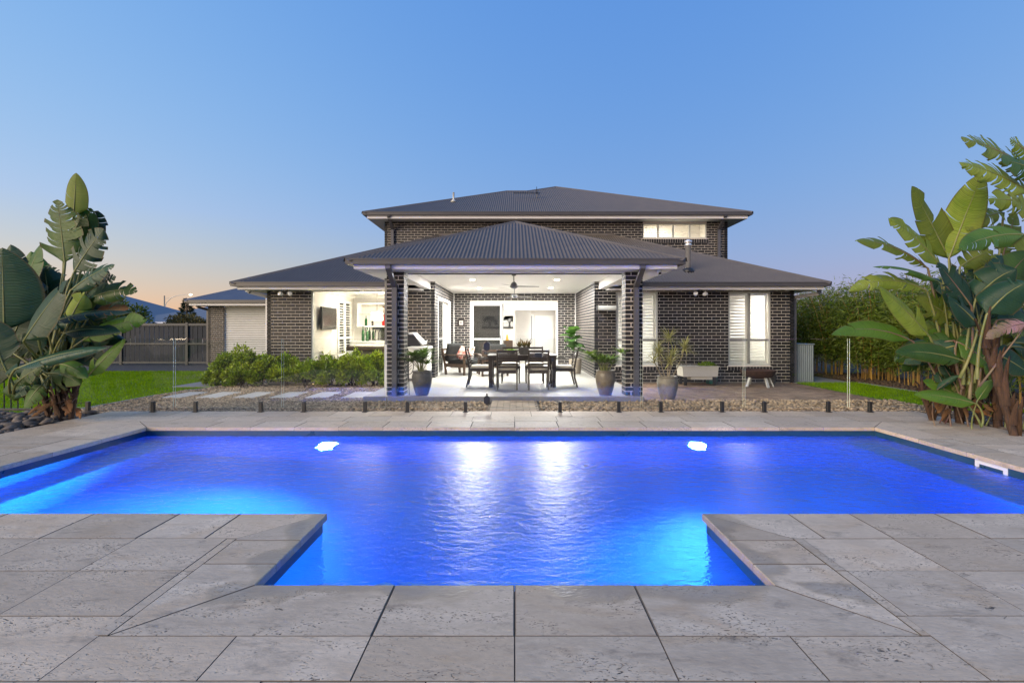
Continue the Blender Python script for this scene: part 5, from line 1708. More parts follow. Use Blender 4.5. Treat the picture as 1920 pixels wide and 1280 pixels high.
# ------------------------------------------------------------------ things along the right wing
t = thing('planter_box', 'cream raised planter box on dark legs against the brick wall', 'planter', (4.85, 12.8, GZ))
mb = MB(); mb.add([(4.40, 12.60, .06), (5.30, 12.60, .06), (5.30, 13.06, .06), (4.40, 13.06, .06), (4.38, 12.58, .33), (5.32, 12.58, .33), (5.32, 13.08, .33), (4.38, 13.08, .33)], [(0, 3, 2, 1), (0, 1, 5, 4), (1, 2, 6, 5), (2, 3, 7, 6), (3, 0, 4, 7)])
mb.build('tub', M['cream_box'], t)
mb = MB(); frame_rect(mb, 4.37, 5.33, .315, .34, 12.57, 12.60, .012); mb.box(4.36, 5.34, 12.56, 12.60, .315, .34); mb.build('rim', M['cream_box'], t)
MB().box(4.40, 5.30, 12.60, 13.06, .27, .30).build('soil', M['mulch'], t)
MB().box(4.62, 5.18, 12.64, 12.98, -.02, .055).build('water_tray', M['cream_box'], t)
for x in (4.47, 5.23):
    for y in (12.64, 13.0): MB().box(x - .035, x + .035, y - .03, y + .03, GZ, .06).build('leg', M['black'], t)
t = thing('herb_plant', 'low green herbs growing in the cream planter box', 'plant', (5.1, 12.8, .30))
lf = MB()
for k in range(420):
    a = rp.uniform(0, 6.28); r_ = rp.random() ** .6
    p = (5.10 + math.cos(a) * r_ * .24, 12.8 + math.sin(a) * r_ * .2, .30 + rp.uniform(0, .16) * (1 - r_ * .6))
    strap(lf, p, (rp.uniform(-1, 1), rp.uniform(-1, 1), rp.uniform(0, 1)), rp.uniform(.04, .08), .03, .4, 2)
lf.build('foliage', M['hedge'], t)
t = thing('seedling', 'tall thin bare stem growing in the cream planter box', 'plant', (4.7, 12.8, .30))
MB().tube([(4.55, 12.8, .28), (4.56, 12.8, .9)], .006, 4).build('stem', M['cane_grey'], t)
MB().tube([(4.78, 12.85, .28), (4.77, 12.85, .95)], .005, 4).build('stem', M['cane_grey'], t)

t = thing('watering_can', 'teal plastic watering can on the ground behind the planter box', 'watering can', (5.32, 13.05, GZ))
MB().lathe([(.13, 0), (.14, .02), (.135, .22), (.10, .28), (.05, .30)], (5.32, 13.05, GZ), 18).build('body', M['teal'], t, smooth=True)
MB().tube([(5.40, 13.05, GZ + .26), (5.47, 13.02, GZ + .22), (5.47, 13.02, GZ + .08), (5.42, 13.05, GZ + .05)], .014, 6).build('handle', M['teal'], t, smooth=True)
MB().tube([(5.22, 13.0, GZ + .06), (5.12, 12.95, GZ + .22), (5.09, 12.94, GZ + .26)], [.02, .015, .03], 8).build('spout', M['teal'], t, smooth=True)

t = thing('fire_bowl', 'rusted steel fire bowl on three pale splayed legs', 'fire bowl', (6.27, 12.45, GZ))
MB().lathe([(0, .20), (.18, .205), (.32, .25), (.40, .33), (.43, .41), (.44, .425), (.41, .42), (.38, .35), (.28, .27), (0, .23)], (6.27, 12.45, GZ), 32).build('bowl', M['rust'], t, smooth=True)
for a in (200, 285, 340):
    dx, dy = math.cos(R(a)), math.sin(R(a))
    MB().bar((6.27 + dx * .26, 12.45 + dy * .26, GZ + .25), (6.27 + dx * .36, 12.45 + dy * .36, GZ), .065, .03, (dx, dy, 0)).build('leg', M['alu'], t)
MB().bar((6.27, 12.8, GZ + .25), (6.27, 12.9, GZ), .06, .03).build('leg', M['alu'], t)
t = thing('metal_bucket', 'weathered metal bucket against the wall beside the fire bowl', 'bucket', (6.88, 12.95, GZ))
MB().lathe([(.09, 0), (.10, .02), (.135, .27), (.142, .275), (.13, .27), (.10, .05)], (6.88, 12.95, GZ), 20).build('body', M['pot_grey'], t, smooth=True)
MB().tube([(6.745, 12.95, GZ + .26), (6.77, 12.9, GZ + .34), (6.88, 12.88, GZ + .36), (6.99, 12.9, GZ + .34), (7.015, 12.95, GZ + .26)], .006, 5).build('handle', M['steel'], t)

t = thing('water_tank', 'slim blue grey corrugated steel water tank beside the house corner', 'tank', (8.1, 13.9, GZ))
mb = MB(); n = 44
prev = None
for i in range(n + 1):
    x = 7.80 + .6 * i / n; d = .008 * math.cos(i * math.pi / 2)
    cur = [(x, 13.55 + d, GZ), (x, 13.55 + d, .86)]
    if prev: mb.quad(prev[0], cur[0], cur[1], prev[1])
    prev = cur
mb.box(7.80, 8.40, 13.57, 14.9, GZ, .86)
mb.build('body', M['tank'], t)
mb = MB(); mb.box(7.785, 8.415, 13.53, 14.92, .86, .895); mb.build('lid', M['tank'], t, bevel=.006)
MB().lathe([(.12, 0), (.12, .02), (0, .03)], (8.1, 14.2, .895), 16).build('strainer', M['black'], t)

# ------------------------------------------------------------------ stepping slabs, path, paving
for k, x in enumerate((-7.5, -6.74, -5.97, -5.2, -4.44, -3.67)):
    lab = ('pale rectangular concrete stepping slab laid in the tan gravel')
    o = MB().box(x, x + .44, 10.2, 11.12, GZ - .02, GZ + .028).build('stepping_slab', M['step'], bevel=.006)
    tag(o, lab, 'stepping slab', 'stepping slabs in the gravel')
path = MB().box(-.45, .44, 7.66, 9.54, GZ - .05, -.112).build('gate_path', M['paver_bed'], kind='structure')
pm_ = {}
for j in range(16):
    y0_ = 7.665 + j * .117
    off = .115 if j % 2 else 0
    x = -.44 - off
    while x < .43:
        a, b = max(x, -.44), min(x + .23, .43)
        if b - a > .05:
            key = round(b - a, 3)
            if key not in pm_:
                o = MB().box(.003, b - a - .003, .003, .112, -.03, 0).build('paver', M['paver_one'], bevel=.003); pm_[key] = o.data
            else:
                o = bpy.data.objects.new('paver', pm_[key]); COL.objects.link(o)
            o.parent = path; o.location = (a, y0_, -.098 + rp.uniform(-.002, .002))
        x += .235
pav = MB().box(2.57, 7.65, 9.76, WY - .01, GZ - .06, GZ - .012).build('brick_paving', M['paver_bed'], kind='structure')
mb = MB()
y = 9.765; j = 0
while y < WY - .13:
    x = 2.575 - (.12 if j % 2 else 0)
    while x < 7.64:
        a, b = max(x, 2.575), min(x + .228, 7.645)
        if b - a > .04:
            dz = rp.uniform(-.003, .003)
            mb.box(a, b, y, y + .108, GZ - .03, GZ + dz)
        x += .235
    y += .114; j += 1
mb.build('paving_bricks', M['paver'], pav, kind='stuff')

# ------------------------------------------------------------------ glass pool fence
FY = 7.58
def fx(px): return (px - 965) / 905 * FY
GT = 1.155
def glass_panel(name, label, pa, pb, spig, cat='glass fence', z0=.075):
    t = thing(name, label, cat, ((fx(pa) + fx(pb)) / 2, FY, 0), 'frameless glass pool fence panels' if name == 'glass_fence' else None)
    mb = MB(); a, b = fx(pa) + .008, fx(pb) - .008
    y0, y1 = FY - .006, FY + .006
    mb.quad((a, y0, z0), (b, y0, z0), (b, y0, GT), (a, y0, GT)); mb.quad((b, y1, z0), (a, y1, z0), (a, y1, GT), (b, y1, GT))
    mb.k = 1
    mb.quad((a, y1, z0), (a, y0, z0), (a, y0, GT), (a, y1, GT)); mb.quad((b, y0, z0), (b, y1, z0), (b, y1, GT), (b, y0, GT))
    mb.quad((a, y0, GT), (b, y0, GT), (b, y1, GT), (a, y1, GT)); mb.quad((a, y1, z0), (b, y1, z0), (b, y0, z0), (a, y0, z0))
    mb.build('pane', [M['glass'], M['glass_edge']], t)
    for s in spig:
        x = fx(s)
        m_ = MB(); m_.box(x - .025, x + .025, FY - .025, FY + .025, 0.001, .165)
        sp_ = m_.build('spigot', M['black'], t, bevel=.003)
        MB().box(x - .04, x + .04, FY - .04, FY + .04, .0005, .008).build('foot_plate', M['black'], sp_)
    return t
glass_panel('glass_fence', 'frameless glass fence panel between the lawn and the left broad leaf clump', 125, 326, (165, 287))
glass_panel('glass_fence', 'frameless glass fence panel in front of the lawn edge and first stepping slabs', 328, 529, (367, 489))
glass_panel('glass_fence', 'frameless glass fence panel in front of the green hedge', 531, 724, (570, 684.5))
glass_panel('glass_fence', 'frameless glass fence panel in front of the dark grey pot', 726, 911, (764, 873))
gate = glass_panel('glass_gate', 'frameless glass gate with black hinges in front of the dining table', 914, 1012, (), cat='gate', z0=.06)
for z in (1.03, .19):
    x = fx(913)
    hexa = [(x - .047, z - .045), (x, z - .075), (x + .047, z - .045), (x + .047, z + .045), (x, z + .075), (x - .047, z + .045)]
    mb = MB(); mb.add([(p, FY - .02, q) for p, q in hexa] + [(p, FY + .02, q) for p, q in hexa], [tuple(range(6)), tuple(range(6, 12))[::-1]] + [(i, (i + 1) % 6, 6 + (i + 1) % 6, 6 + i) for i in range(6)])
    mb.tube([(x, FY, z + .06), (x, FY, z + .10)], .012, 6)
    mb.build('hinge', M['black'], gate)
MB().box(fx(1003), fx(1016), FY - .03, FY + .03, .86, .93).build('latch', M['black'], gate, bevel=.005)
glass_panel('glass_fence', 'frameless glass fence panel in front of the mottled brown pot', 1014, 1202, (1050, 1160))
glass_panel('glass_fence', 'frameless glass fence panel in front of the pot on the clay paving', 1204, 1394, (1239, 1354))
glass_panel('glass_fence', 'frameless glass fence panel in front of the fire bowl', 1396, 1590, (1433, 1553))
glass_panel('glass_fence', 'frameless glass fence panel ending at the right broad leaf clump', 1592, 1792, (1631, 1753))

t = thing('tubular_fence', 'black tubular metal pool fence behind the left broad leaf clump', 'fence', (-8.2, 7.6, -.06))
for z in (.02, 1.10): MB().box(-9.6, -7.05, 7.585, 7.615, z, z + .035).build('rail', M['black'], t)
for i in range(24): MB().tube([(-9.55 + i * .108, 7.6, .02), (-9.55 + i * .108, 7.6, 1.16)], .009, 6).build('bar', M['black'], t)

# ------------------------------------------------------------------ boundary fence on the left
t = thing('metal_fence', 'charcoal steel slat fence closing the drive beside the garage', 'fence', (-16.5, 20.0, GZ))
for z0, z1 in ((GZ + .05, GZ + .13), (.66, .73), (1.44, 1.54)): MB().box(-24, -12.64, 19.97, 20.03, z0, z1).build('rail', M['fence_steel'], t)
for x in (-23.9, -21.5, -19.1, -16.3, -13.57): MB().box(x - .05, x + .05, 19.95, 20.05, GZ, 1.58).build('post', M['fence_steel'], t)
sm = None
for i in range(112):
    if sm is None:
        o = MB().box(-.04, .04, -.012, .012, 0, 1.6).build('slat', M['fence_steel']); sm = o.data
    else:
        o = bpy.data.objects.new('slat', sm); COL.objects.link(o)
    o.parent = t; o.location = Vector((-23.8 + i * .1, 20.045 if i % 2 else 20.02, GZ + .08)) - origin(t)
    o.rotation_euler = (0, 0, R(14))

# ------------------------------------------------------------------ games room furnishing
t = thing('television', 'flat black television on the games room side wall', 'television', (-5.5, 14.2, 1.6))
MB().box(-5.49, -5.44, 13.62, 14.76, 1.29, 1.94).build('casing', M['black'], t, bevel=.008)
MB().box(-5.438, -5.436, 13.66, 14.72, 1.36, 1.91).build('screen', M['black_glass'], t)
MB().box(-5.565, -5.49, 14.05, 14.3, 1.5, 1.7).build('bracket', M['black'], t)
t = thing('wall_shutter', 'white plantation shutter with dark gaps on the games room side wall', 'shutter', (-5.56, 15.7, 1.3))
mb = MB(); yframe(mb, -5.56, -5.52, 15.12, 15.72, .45, 2.22, .08); yframe(mb, -5.56, -5.52, 15.72, 16.32, .45, 2.22, .08)
mb.box(-5.56, -5.52, 15.2, 15.64, .98, 1.06); mb.box(-5.56, -5.52, 15.8, 16.24, .98, 1.06)
mb.build('frame', M['white'], t)
MB().box(-5.563, -5.556, 15.2, 16.24, .5, 2.16).build('dark_pane', M['black_glass'], t)
sme = None
for y in (15.42, 16.02):
    for i in range(19):
        z = .56 + i * .083
        if .95 < z < 1.08: continue
        if sme is None:
            o = MB().box(-.03, .03, -.22, .22, -.005, .005).build('slat', M['white']); sme = o.data
        else:
            o = bpy.data.objects.new('slat', sme); COL.objects.link(o)
        o.parent = t; o.location = Vector((-5.53, y, z)) - origin(t); o.rotation_euler = (0, R(-25), 0)
t = thing('bar_cabinet', 'white bar cabinet with mirror back and open shelf along games room wall', 'cabinet', (-4, 16.5, 0))
MB().box(-5.5, -2.5, 16.15, 16.69, 0, .86).build('base_cabinet', M['white'], t)
MB().box(-5.52, -2.48, 16.12, 16.69, .86, .90).build('counter', M['white'], t)
MB().box(-5.15, -2.6, 16.66, 16.69, .92, 1.36).build('mirror', M['mirror'], t)
MB().box(-5.3, -2.5, 16.35, 16.69, 1.38, 1.42).build('shelf', M['white'], t)
MB().box(-5.3, -2.5, 16.35, 16.69, 2.15, 2.19).build('shelf', M['white'], t)
MB().box(-5.3, -2.5, 16.40, 16.69, 1.80, 1.815).build('glass_shelf', M['win_glass'], t)
MB().box(-5.34, -5.3, 16.33, 16.69, 1.38, 2.19).build('side_panel', M['white'], t)
for x in (-4.6, -3.9, -3.2): MB().lathe([(0, 0), (.012, .0), (.012, .02), (0, .025)], (x, 16.14, .7), 8).build('knob', M['black'], t)
def bottle(label, x, y, z, h, r, m):
    o = MB().lathe([(r * .96, 0), (r, .01), (r, h * .55), (r * .75, h * .66), (r * .34, h * .78), (r * .30, h * .97), (r * .36, h * .975), (r * .36, h)], (x, y, z), 14).build('bottle', m, smooth=True)
    tag(o, label, 'bottle', 'bottles on the games room bar')
bottle('tall green glass bottle on the bar shelf', -5.08, 16.5, 1.42, .34, .045, M['green_glass'])
bottle('small dark glass bottle on the bar shelf', -4.86, 16.5, 1.42, .27, .035, M['dark_glass'])
bottle('green glass bottle standing on the bar counter', -5.12, 16.3, .90, .50, .05, M['green_glass'])
bottle('dark green bottle standing on the bar counter by the tap', -4.98, 16.32, .90, .46, .05, M['green_glass'])
o = MB().box(-4.52, -4.38, 16.45, 16.58, 1.42, 1.80).build('red_box', M['red_lacquer'], bevel=.004)
tag(o, 'upright red lacquer gift box on the bar shelf', 'box')
t = thing('flower_vase', 'slim vase of dried red flowers on the bar shelf', 'vase', (-4.46, 16.52, 1.82))
MB().lathe([(.03, 0), (.04, .1), (.02, .2), (.025, .22)], (-4.46, 16.52, 1.82), 12).build('vase', M['pot_tan'], t, smooth=True)
lf = MB()
for k in range(30):
    a = rp.uniform(0, 6.28); strap(lf, (-4.46, 16.52, 2.02), (math.cos(a), math.sin(a), rp.uniform(.2, 1.2)), .13, .03, .4, 2)
lf.build('petals', M['leaf_dry'], t)
t = thing('bar_tap', 'black arched tap on the bar counter', 'tap', (-4.75, 16.4, .90))
MB().tube([(-4.75, 16.45, .9), (-4.75, 16.45, 1.2), (-4.73, 16.40, 1.27), (-4.70, 16.32, 1.27), (-4.69, 16.28, 1.2)], .014, 8).build('spout', M['black'], t, smooth=True)
MB().tube([(-4.70, 16.45, .95), (-4.62, 16.45, 1.0)], .01, 6).build('lever', M['black'], t)

t = thing('billiard_table', 'dark timber billiard table with speckled sides in the games room', 'table', (-3.9, 14.9, 0))
MB().box(-5.0, -2.5, 14.3, 15.5, .66, .80).build('rail_frame', M['brown_wood'], t, bevel=.03)
MB().box(-4.9, -2.6, 14.4, 15.4, .80, .806).build('bed', M['cushion'], t)
MB().box(-4.75, -2.7, 14.45, 15.35, .30, .66).build('skirt', M['stone_top'], t)
for x in (-4.7, -2.75):
    for y in (14.5, 15.3): MB().box(x - .07, x + .07, y - .07, y + .07, 0, .30).build('leg', M['brown_wood'], t)
tag(MB().tube([(-4.3, 14.42, .835), (-2.9, 14.40, .835)], [.012, .007], 6).build('cue', M['blue_cue']), 'blue cue lying along the billiard table rail', 'cue')
t = thing('stool', 'moulded cream stool in front of the games room wall', 'stool', (-5.3, 13.9, 0))
MB().add([(-5.5, 13.75, .72), (-5.42, 13.75, .60), (-5.1, 13.75, .57), (-5.0, 13.75, .58), (-5.5, 14.1, .72), (-5.42, 14.1, .60), (-5.1, 14.1, .57), (-5.0, 14.1, .58)], [(0, 1, 5, 4), (1, 2, 6, 5), (2, 3, 7, 6)]).build('seat', M['cushion'], t, smooth=True)
MB().tube([(-5.25, 13.92, 0), (-5.25, 13.92, .58)], .03, 10).build('stem', M['steel'], t)
MB().lathe([(.2, 0), (.19, .02), (.03, .03)], (-5.25, 13.92, .001), 20).build('base', M['steel'], t, smooth=True)
for k, x in enumerate((-4.22, -3.72)):
    t = thing('pendant_lamp', ['glowing cream drum pendant lamp over the television end of the billiard table', 'glowing cream drum pendant lamp over the pier end of the billiard table'][k], 'pendant lamp', (x, 14.8, 1.6), 'pendant lamps over the billiard table')
    MB().tube([(x, 14.8, 1.82), (x, 14.8, 2.45)], .006, 5).build('cord', M['black'], t)
    MB().lathe([(.17, 0), (.165, .22), (.05, .24), (.0, .24)], (x, 14.8, 1.58), 24).build('shade', M['pendant_glow'], t, smooth=True)
    lamp_point('pendant_bulb', (x, 14.8, 1.50), 26, (1, .84, .58), .08, parent=t)
downlight(-4.75, 15.0, 2.45, 46, 'lit round downlight in the games room ceiling between television and pendants', 'downlights in the games room ceiling')
downlight(-3.2, 15.6, 2.45, 46, 'lit round downlight in the games room ceiling behind the brick pier', 'downlights in the games room ceiling')

# ------------------------------------------------------------------ hall furnishing
t = thing('tree_picture', 'wide grey photograph of spreading trees on the hall wall', 'picture', (-.77, 20.95, 1.6))
MB().box(-1.42, -.06, 20.96, 20.998, 1.32, 1.88).build('canvas', pmat('misty print', (.30, .30, .29), .8, scale=2.5, col2=(.62, .61, .58), stretch=(.3, 1, 3)), t)
ink = MB(); yk = 20.955
ink.quad((-1.42, yk, 1.32), (-.06, yk, 1.32), (-.06, yk, 1.40), (-1.42, yk, 1.42))
def ink_tree(x, z, h, spread, rnd):
    def limb(px_, pz, a, L, w, lev):
        qx, qz = px_ + math.cos(a) * L, pz + math.sin(a) * L
        qx = min(max(qx, -1.41), -.07); qz = min(qz, 1.87)
        nx, nz = -math.sin(a) * w / 2, math.cos(a) * w / 2
        ink.quad((px_ - nx, yk, pz - nz), (px_ + nx, yk, pz + nz), (qx + nx * .6, yk, qz + nz * .6), (qx - nx * .6, yk, qz - nz * .6))
        if lev:
            for k in range(3): limb(qx, qz, a + rnd.uniform(-.8, .8), L * rnd.uniform(.6, .85), w * .6, lev - 1)
        else:
            for k in range(3):
                cx, cz = qx + rnd.uniform(-.04, .04), qz + rnd.uniform(-.02, .03); r_ = rnd.uniform(.015, .03)
                ink.poly([(min(max(cx + r_ * 1.5 * math.cos(i), -1.41), -.07), yk, min(cz + r_ * math.sin(i), 1.87)) for i in (0, 1, 2, 3.1, 4.2, 5.2)])
    for k in range(4): limb(x, z + h * .3, 1.57 + (k - 1.5) * spread, h * .26, .035, 3)
    ink.quad((x - .05, yk, z), (x + .05, yk, z), (x + .03, yk, z + h * .34), (x - .03, yk, z + h * .34))
rk = random.Random(8)
ink_tree(-1.08, 1.40, .42, .55, rk); ink_tree(-.22, 1.40, .46, .35, rk)
ink.build('printed_trees', pmat('printed dark grey', (.05, .05, .048), .8), t)
t = thing('console_table', 'brown timber console table in the hall under the picture', 'console', (-.4, 20.8, 0))
MB().box(-.66, -.08, 20.55, 20.95, .42, .82).build('cabinet', M['brown_wood'], t, bevel=.005)
for x in (-.62, -.12):
    for y in (20.6, 20.9): MB().box(x - .025, x + .025, y - .025, y + .025, 0, .42).build('leg', M['brown_wood'], t)
o = MB().lathe([(.07, 0), (.08, .02), (.04, .06), (.06, .12), (.03, .17), (.05, .21), (0, .26)], (-.32, 20.75, .82), 14).build('gold_ornament', M['gold'], smooth=True)
tag(o, 'small gold figure ornament on the hall console table', 'ornament')
t = thing('indoor_plant', 'tall feathery plant standing behind the screen door', 'plant', (-1.5, 18.9, 0))
st = MB(); lf = MB()
for k in range(6):
    a = k * 1.05; tp = Vector((-1.52 + .16 * math.cos(a), 18.9 + .16 * math.sin(a), 1.0 + .12 * k))
    st.tube([(-1.55, 18.9, .2), tp], [.012, .005], 5)
    for j in range(26):
        b = rp.uniform(0, 6.28); strap(lf, Vector((-1.55, 18.9, .2)).lerp(tp, rp.uniform(.4, 1)), (math.cos(b), math.sin(b), rp.uniform(-.2, .6)), rp.uniform(.12, .22), .03, .5, 2)
st.build('stem', M['petiole'], t); lf.build('foliage', M['hedge'], t)
MB().lathe([(.12, 0), (.16, .26), (.14, .26)], (-1.55, 18.9, 0), 16).build('pot', M['pot_dark'], t, smooth=True)
for x, y, pw, lab in ((-.9, 19.3, 85, 'above the feathery plant'), (.9, 19.3, 85, 'just inside the open sliding door'), (.9, 23.6, 110, 'in front of the front door')):
    downlight(x, y, 2.45, pw, 'lit round hall ceiling downlight ' + lab, 'downlights in the hall ceiling')

# lounge behind the right wing windows
for x, y, lab in ((3.6, 14.6, 'inside the window behind the pier'), (5.4, 15.6, 'above the pale sofa'), (6.9, 14.6, 'by the warm hanging bulb')):
    downlight(x, y, 2.5, 85, 'lit round lounge ceiling downlight ' + lab, 'downlights in the lounge ceiling')
t = thing('lounge_bulkhead', 'white bulkhead beam seen through the lounge shutters', 'bulkhead', (6.2, 15.6, 2.2))
MB().box(5.7, 6.7, 15.4, 17.1, 1.95, 2.12).build('beam', M['soffit'], t)
MB().box(6.66, 6.70, 15.42, 17.1, 0, 1.95).build('dark_edge', M['black'], t)
t = thing('hanging_bulb', 'small warm hanging bulb seen through the lounge shutters', 'lamp', (6.35, 14.9, 1.8))
MB().lathe([(0, 0), (.03, .02), (.03, .06), (.01, .09)], (6.38, 14.9, 1.78), 12).build('bulb', M['bulb_glow'], t, smooth=True)
MB().tube([(6.38, 14.9, 1.87), (6.38, 14.9, 2.5)], .004, 4).build('cord', M['black'], t)
t = thing('lounge_sofa', 'pale sofa seen through the lower lounge shutters', 'sofa', (5.6, 15.4, 0))
MB().box(4.6, 6.4, 15.0, 15.8, .05, .42).build('seat', M['cushion'], t, bevel=.03)
MB().box(4.6, 6.4, 15.75, 15.98, .42, .85).build('back', M['cushion'], t, bevel=.03)

# ------------------------------------------------------------------ far surroundings on the left
def far_house(label, x0, x1, y0, y1, zw, ze, slope, wall, gable=False):
    t = thing('far_house', label, 'house', ((x0 + x1) / 2, y0, GZ), 'houses beyond the steel fence')
    w = MB(); w.box(x0, x1, y0, y1, GZ, zw); w.build('wall', wall, t)
    o_ = .6; h = min(x1 - x0, y1 - y0) / 2 + o_
    a, b, c, d = (x0 - o_, y0 - o_), (x1 + o_, y0 - o_), (x1 + o_, y1 + o_), (x0 - o_, y1 + o_)
    zt_ = zw + h * slope
    r = MB()
    if x1 - x0 > y1 - y0: e0, e1 = (a[0] + h, (y0 + y1) / 2), (b[0] - h, (y0 + y1) / 2)
    else: e0, e1 = ((x0 + x1) / 2, a[1] + h), ((x0 + x1) / 2, c[1] - h)
    r.poly([(*a, zw), (*b, zw), (*(e1 if x1 - x0 > y1 - y0 else e0), zt_), (*e0, zt_)] if x1 - x0 > y1 - y0 else [(*a, zw), (*b, zw), (*e0, zt_)])
    if x1 - x0 > y1 - y0:
        r.poly([(*b, zw), (*c, zw), (*e1, zt_)]); r.poly([(*c, zw), (*d, zw), (*e0, zt_), (*e1, zt_)]); r.poly([(*d, zw), (*a, zw), (*e0, zt_)])
    else:
        r.poly([(*b, zw), (*c, zw), (*e1, zt_), (*e0, zt_)]); r.poly([(*c, zw), (*d, zw), (*e1, zt_)]); r.poly([(*d, zw), (*a, zw), (*e0, zt_), (*e1, zt_)])
    r.build('roof', M['roof_far'], t)
    f = MB(); f.box(x0 - o_, x1 + o_, y0 - o_ - .05, y0 - o_, zw - .18, zw); f.box(x1 + o_, x1 + o_ + .05, y0 - o_, y1 + o_, zw - .18, zw)
    f.build('gutter', M['trim_far'], t)
    n = 3
    for i in range(n):
        q = x0 + (i + .5) * (x1 - x0) / n
        wd = MB(); frame_rect(wd, q - .7, q + .7, .8, 2.1, y0 - .06, y0 - .01, .08); wo = wd.build('window', M['trim_far'], t)
        MB().box(q - .62, q + .62, y0 - .03, y0 - .012, .88, 2.02).build('pane', M['black_glass'], wo)
    return t
far_house('pale house with long blue grey roof beyond the broad leaf clump', -49, -34.6, 44, 58, 1.75, 0, .42, M['wall_far'])
fh = far_house('distant house with grey hip roof and small white gable beyond the fence', -46.5, -33, 60, 70, 2.3, 0, .36, M['wall_far'])
g_ = MB(); gx, gy, gz = -36.9, 58.9, 2.3
g_.poly([(gx - 2.1, gy, gz), (gx + 2.1, gy, gz), (gx, gy, gz + .95)]); g_.build('gable', M['roof_far'], fh)
g_ = MB()
for p, q in (((gx - 2.2, gz - .02), (gx, gz + 1.0)), ((gx + 2.2, gz - .02), (gx, gz + 1.0)), ((gx - 1.0, gz + .4), (gx + 1.0, gz + .4)), ((gx, gz + .4), (gx, gz + .95))):
    g_.bar((p[0], gy - .05, p[1]), (q[0], gy - .05, q[1]), .08, .14)
g_.build('gable_trim', M['trim_far'], fh)
far_house('blue grey roofed house behind the dark conifer beyond the garage', -38, -27.5, 47, 56, 2.0, 0, .30, M['wall_far'])

t = thing('street_lamp', 'tall grey street lamp with curved arm and lit lantern beyond the fence', 'street lamp', (-50.8, 70, GZ))
MB().tube([(-50.8, 70, GZ), (-50.8, 70, 6.15)], [.12, .085], 10).build('pole', M['alu'], t, smooth=True)
MB().tube([(-50.7, 70, 4.6), (-50.5, 70, 5.2), (-49.8, 70, 5.85), (-49.0, 70, 6.15), (-48.0, 70, 6.28), (-47.3, 70, 6.33)], [.05, .05, .05, .045, .04, .035], 8).build('arm', M['alu'], t, smooth=True)
MB().tube([(-50.8, 70, 5.75), (-50.1, 70, 5.8)], .03, 6).build('brace', M['alu'], t)
MB().lathe([(0, -.12), (.16, -.08), (.19, 0), (.12, .06), (0, .09)], (-47.0, 70, 6.32), 14).build('lantern', M['street_glow'], t, smooth=True)
# ------------------------------------------------------------------ pebbles, gravel, rocks, grass
def ico():
    t = (1 + 5 ** .5) / 2
    v = np.array([(-1, t, 0), (1, t, 0), (-1, -t, 0), (1, -t, 0), (0, -1, t), (0, 1, t), (0, -1, -t), (0, 1, -t), (t, 0, -1), (t, 0, 1), (-t, 0, -1), (-t, 0, 1)], float)
    v /= np.linalg.norm(v[0])
    f = np.array([(0, 11, 5), (0, 5, 1), (0, 1, 7), (0, 7, 10), (0, 10, 11), (1, 5, 9), (5, 11, 4), (11, 10, 2), (10, 7, 6), (7, 1, 8), (3, 9, 4), (3, 4, 2), (3, 2, 6), (3, 6, 8), (3, 8, 9), (4, 9, 5), (2, 4, 11), (6, 2, 10), (8, 6, 7), (9, 8, 1)])
    return v, f
ICO = ico()
rg = np.random.default_rng(4)

def stones(name, n, inside, bbox, z, rmin, rmax, mat, parent=None, heap=0.0):
    x = rg.uniform(bbox[0], bbox[1], n); y = rg.uniform(bbox[2], bbox[3], n)
    ok = inside(x, y); x, y = x[ok], y[ok]; n = len(x)
    r = rmin + (rmax - rmin) * rg.random(n) ** 2
    sc_ = np.stack([r * rg.uniform(.9, 1.5, n), r * rg.uniform(.75, 1.1, n), r * rg.uniform(.45, .7, n)], 1)
    V = ICO[0][None] * (1 + rg.uniform(-.16, .16, (n, 12, 1))) * sc_[:, None]
    a = rg.uniform(0, 6.28, n); ca, sa = np.cos(a)[:, None], np.sin(a)[:, None]
    tilt = rg.uniform(-.4, .4, n)[:, None]
    X = V[..., 0] * ca - V[..., 1] * sa; Y = V[..., 0] * sa + V[..., 1] * ca
    Z = V[..., 2] + X * tilt * .5
    V = np.stack([X + x[:, None], Y + y[:, None], Z + z + (r * .25 + rg.random(n) * heap)[:, None]], 2).reshape(-1, 3)
    F = (ICO[1][None] + (np.arange(n) * 12)[:, None, None]).reshape(-1, 3)
    o = np_mesh(name, V, F, mat, smooth=True, kind='stuff')
    return o
in_slabs = lambda x, y: np.any([(x > a - .02) & (x < a + .46) & (y > 10.18) & (y < 11.14) for a in (-7.5, -6.74, -5.97, -5.2, -4.44, -3.67)], axis=0)
tag(stones('gravel', 15000, lambda x, y: (~in_slabs(x, y)) & ~((y > 11.6) & (x < -7.6)), (-7.88, -3.0, 7.68, 12.5), GZ + .012, .010, .024, M['gravel'], heap=.012), 'loose tan gravel round the stepping slabs', 'gravel')
tag(stones('pebbles', 15000, lambda x, y: ~((x > -.50) & (x < .49)) & ((y < 9.52) | (x > 2.6)), (-3.0, 7.64, 7.68, 9.74), GZ + .02, .014, .036, M['pebble'], heap=.03), 'loose brown river pebbles in the strip behind the glass fence', 'pebbles')
tag(stones('bed_rocks', 1500, lambda x, y: x > -99, (-8.1, -6.45, 4.6, 7.5), -.05, .03, .085, M['rock'], heap=.05), 'dark rounded rocks over the left planting bed', 'rocks')
tag(stones('bed_stones', 1900, lambda x, y: x > -99, (6.40, 8.6, 4.2, 7.6), -.05, .025, .07, M['rock'], heap=.05), 'dark rounded rocks over the right planting bed', 'rocks')
tag(stones('verge_gravel', 2500, lambda x, y: x > -99, (-10.4, -8.3, 16.75, 19.8), GZ + .004, .015, .035, M['gravel']), 'grey brown gravel beside the drive', 'gravel')
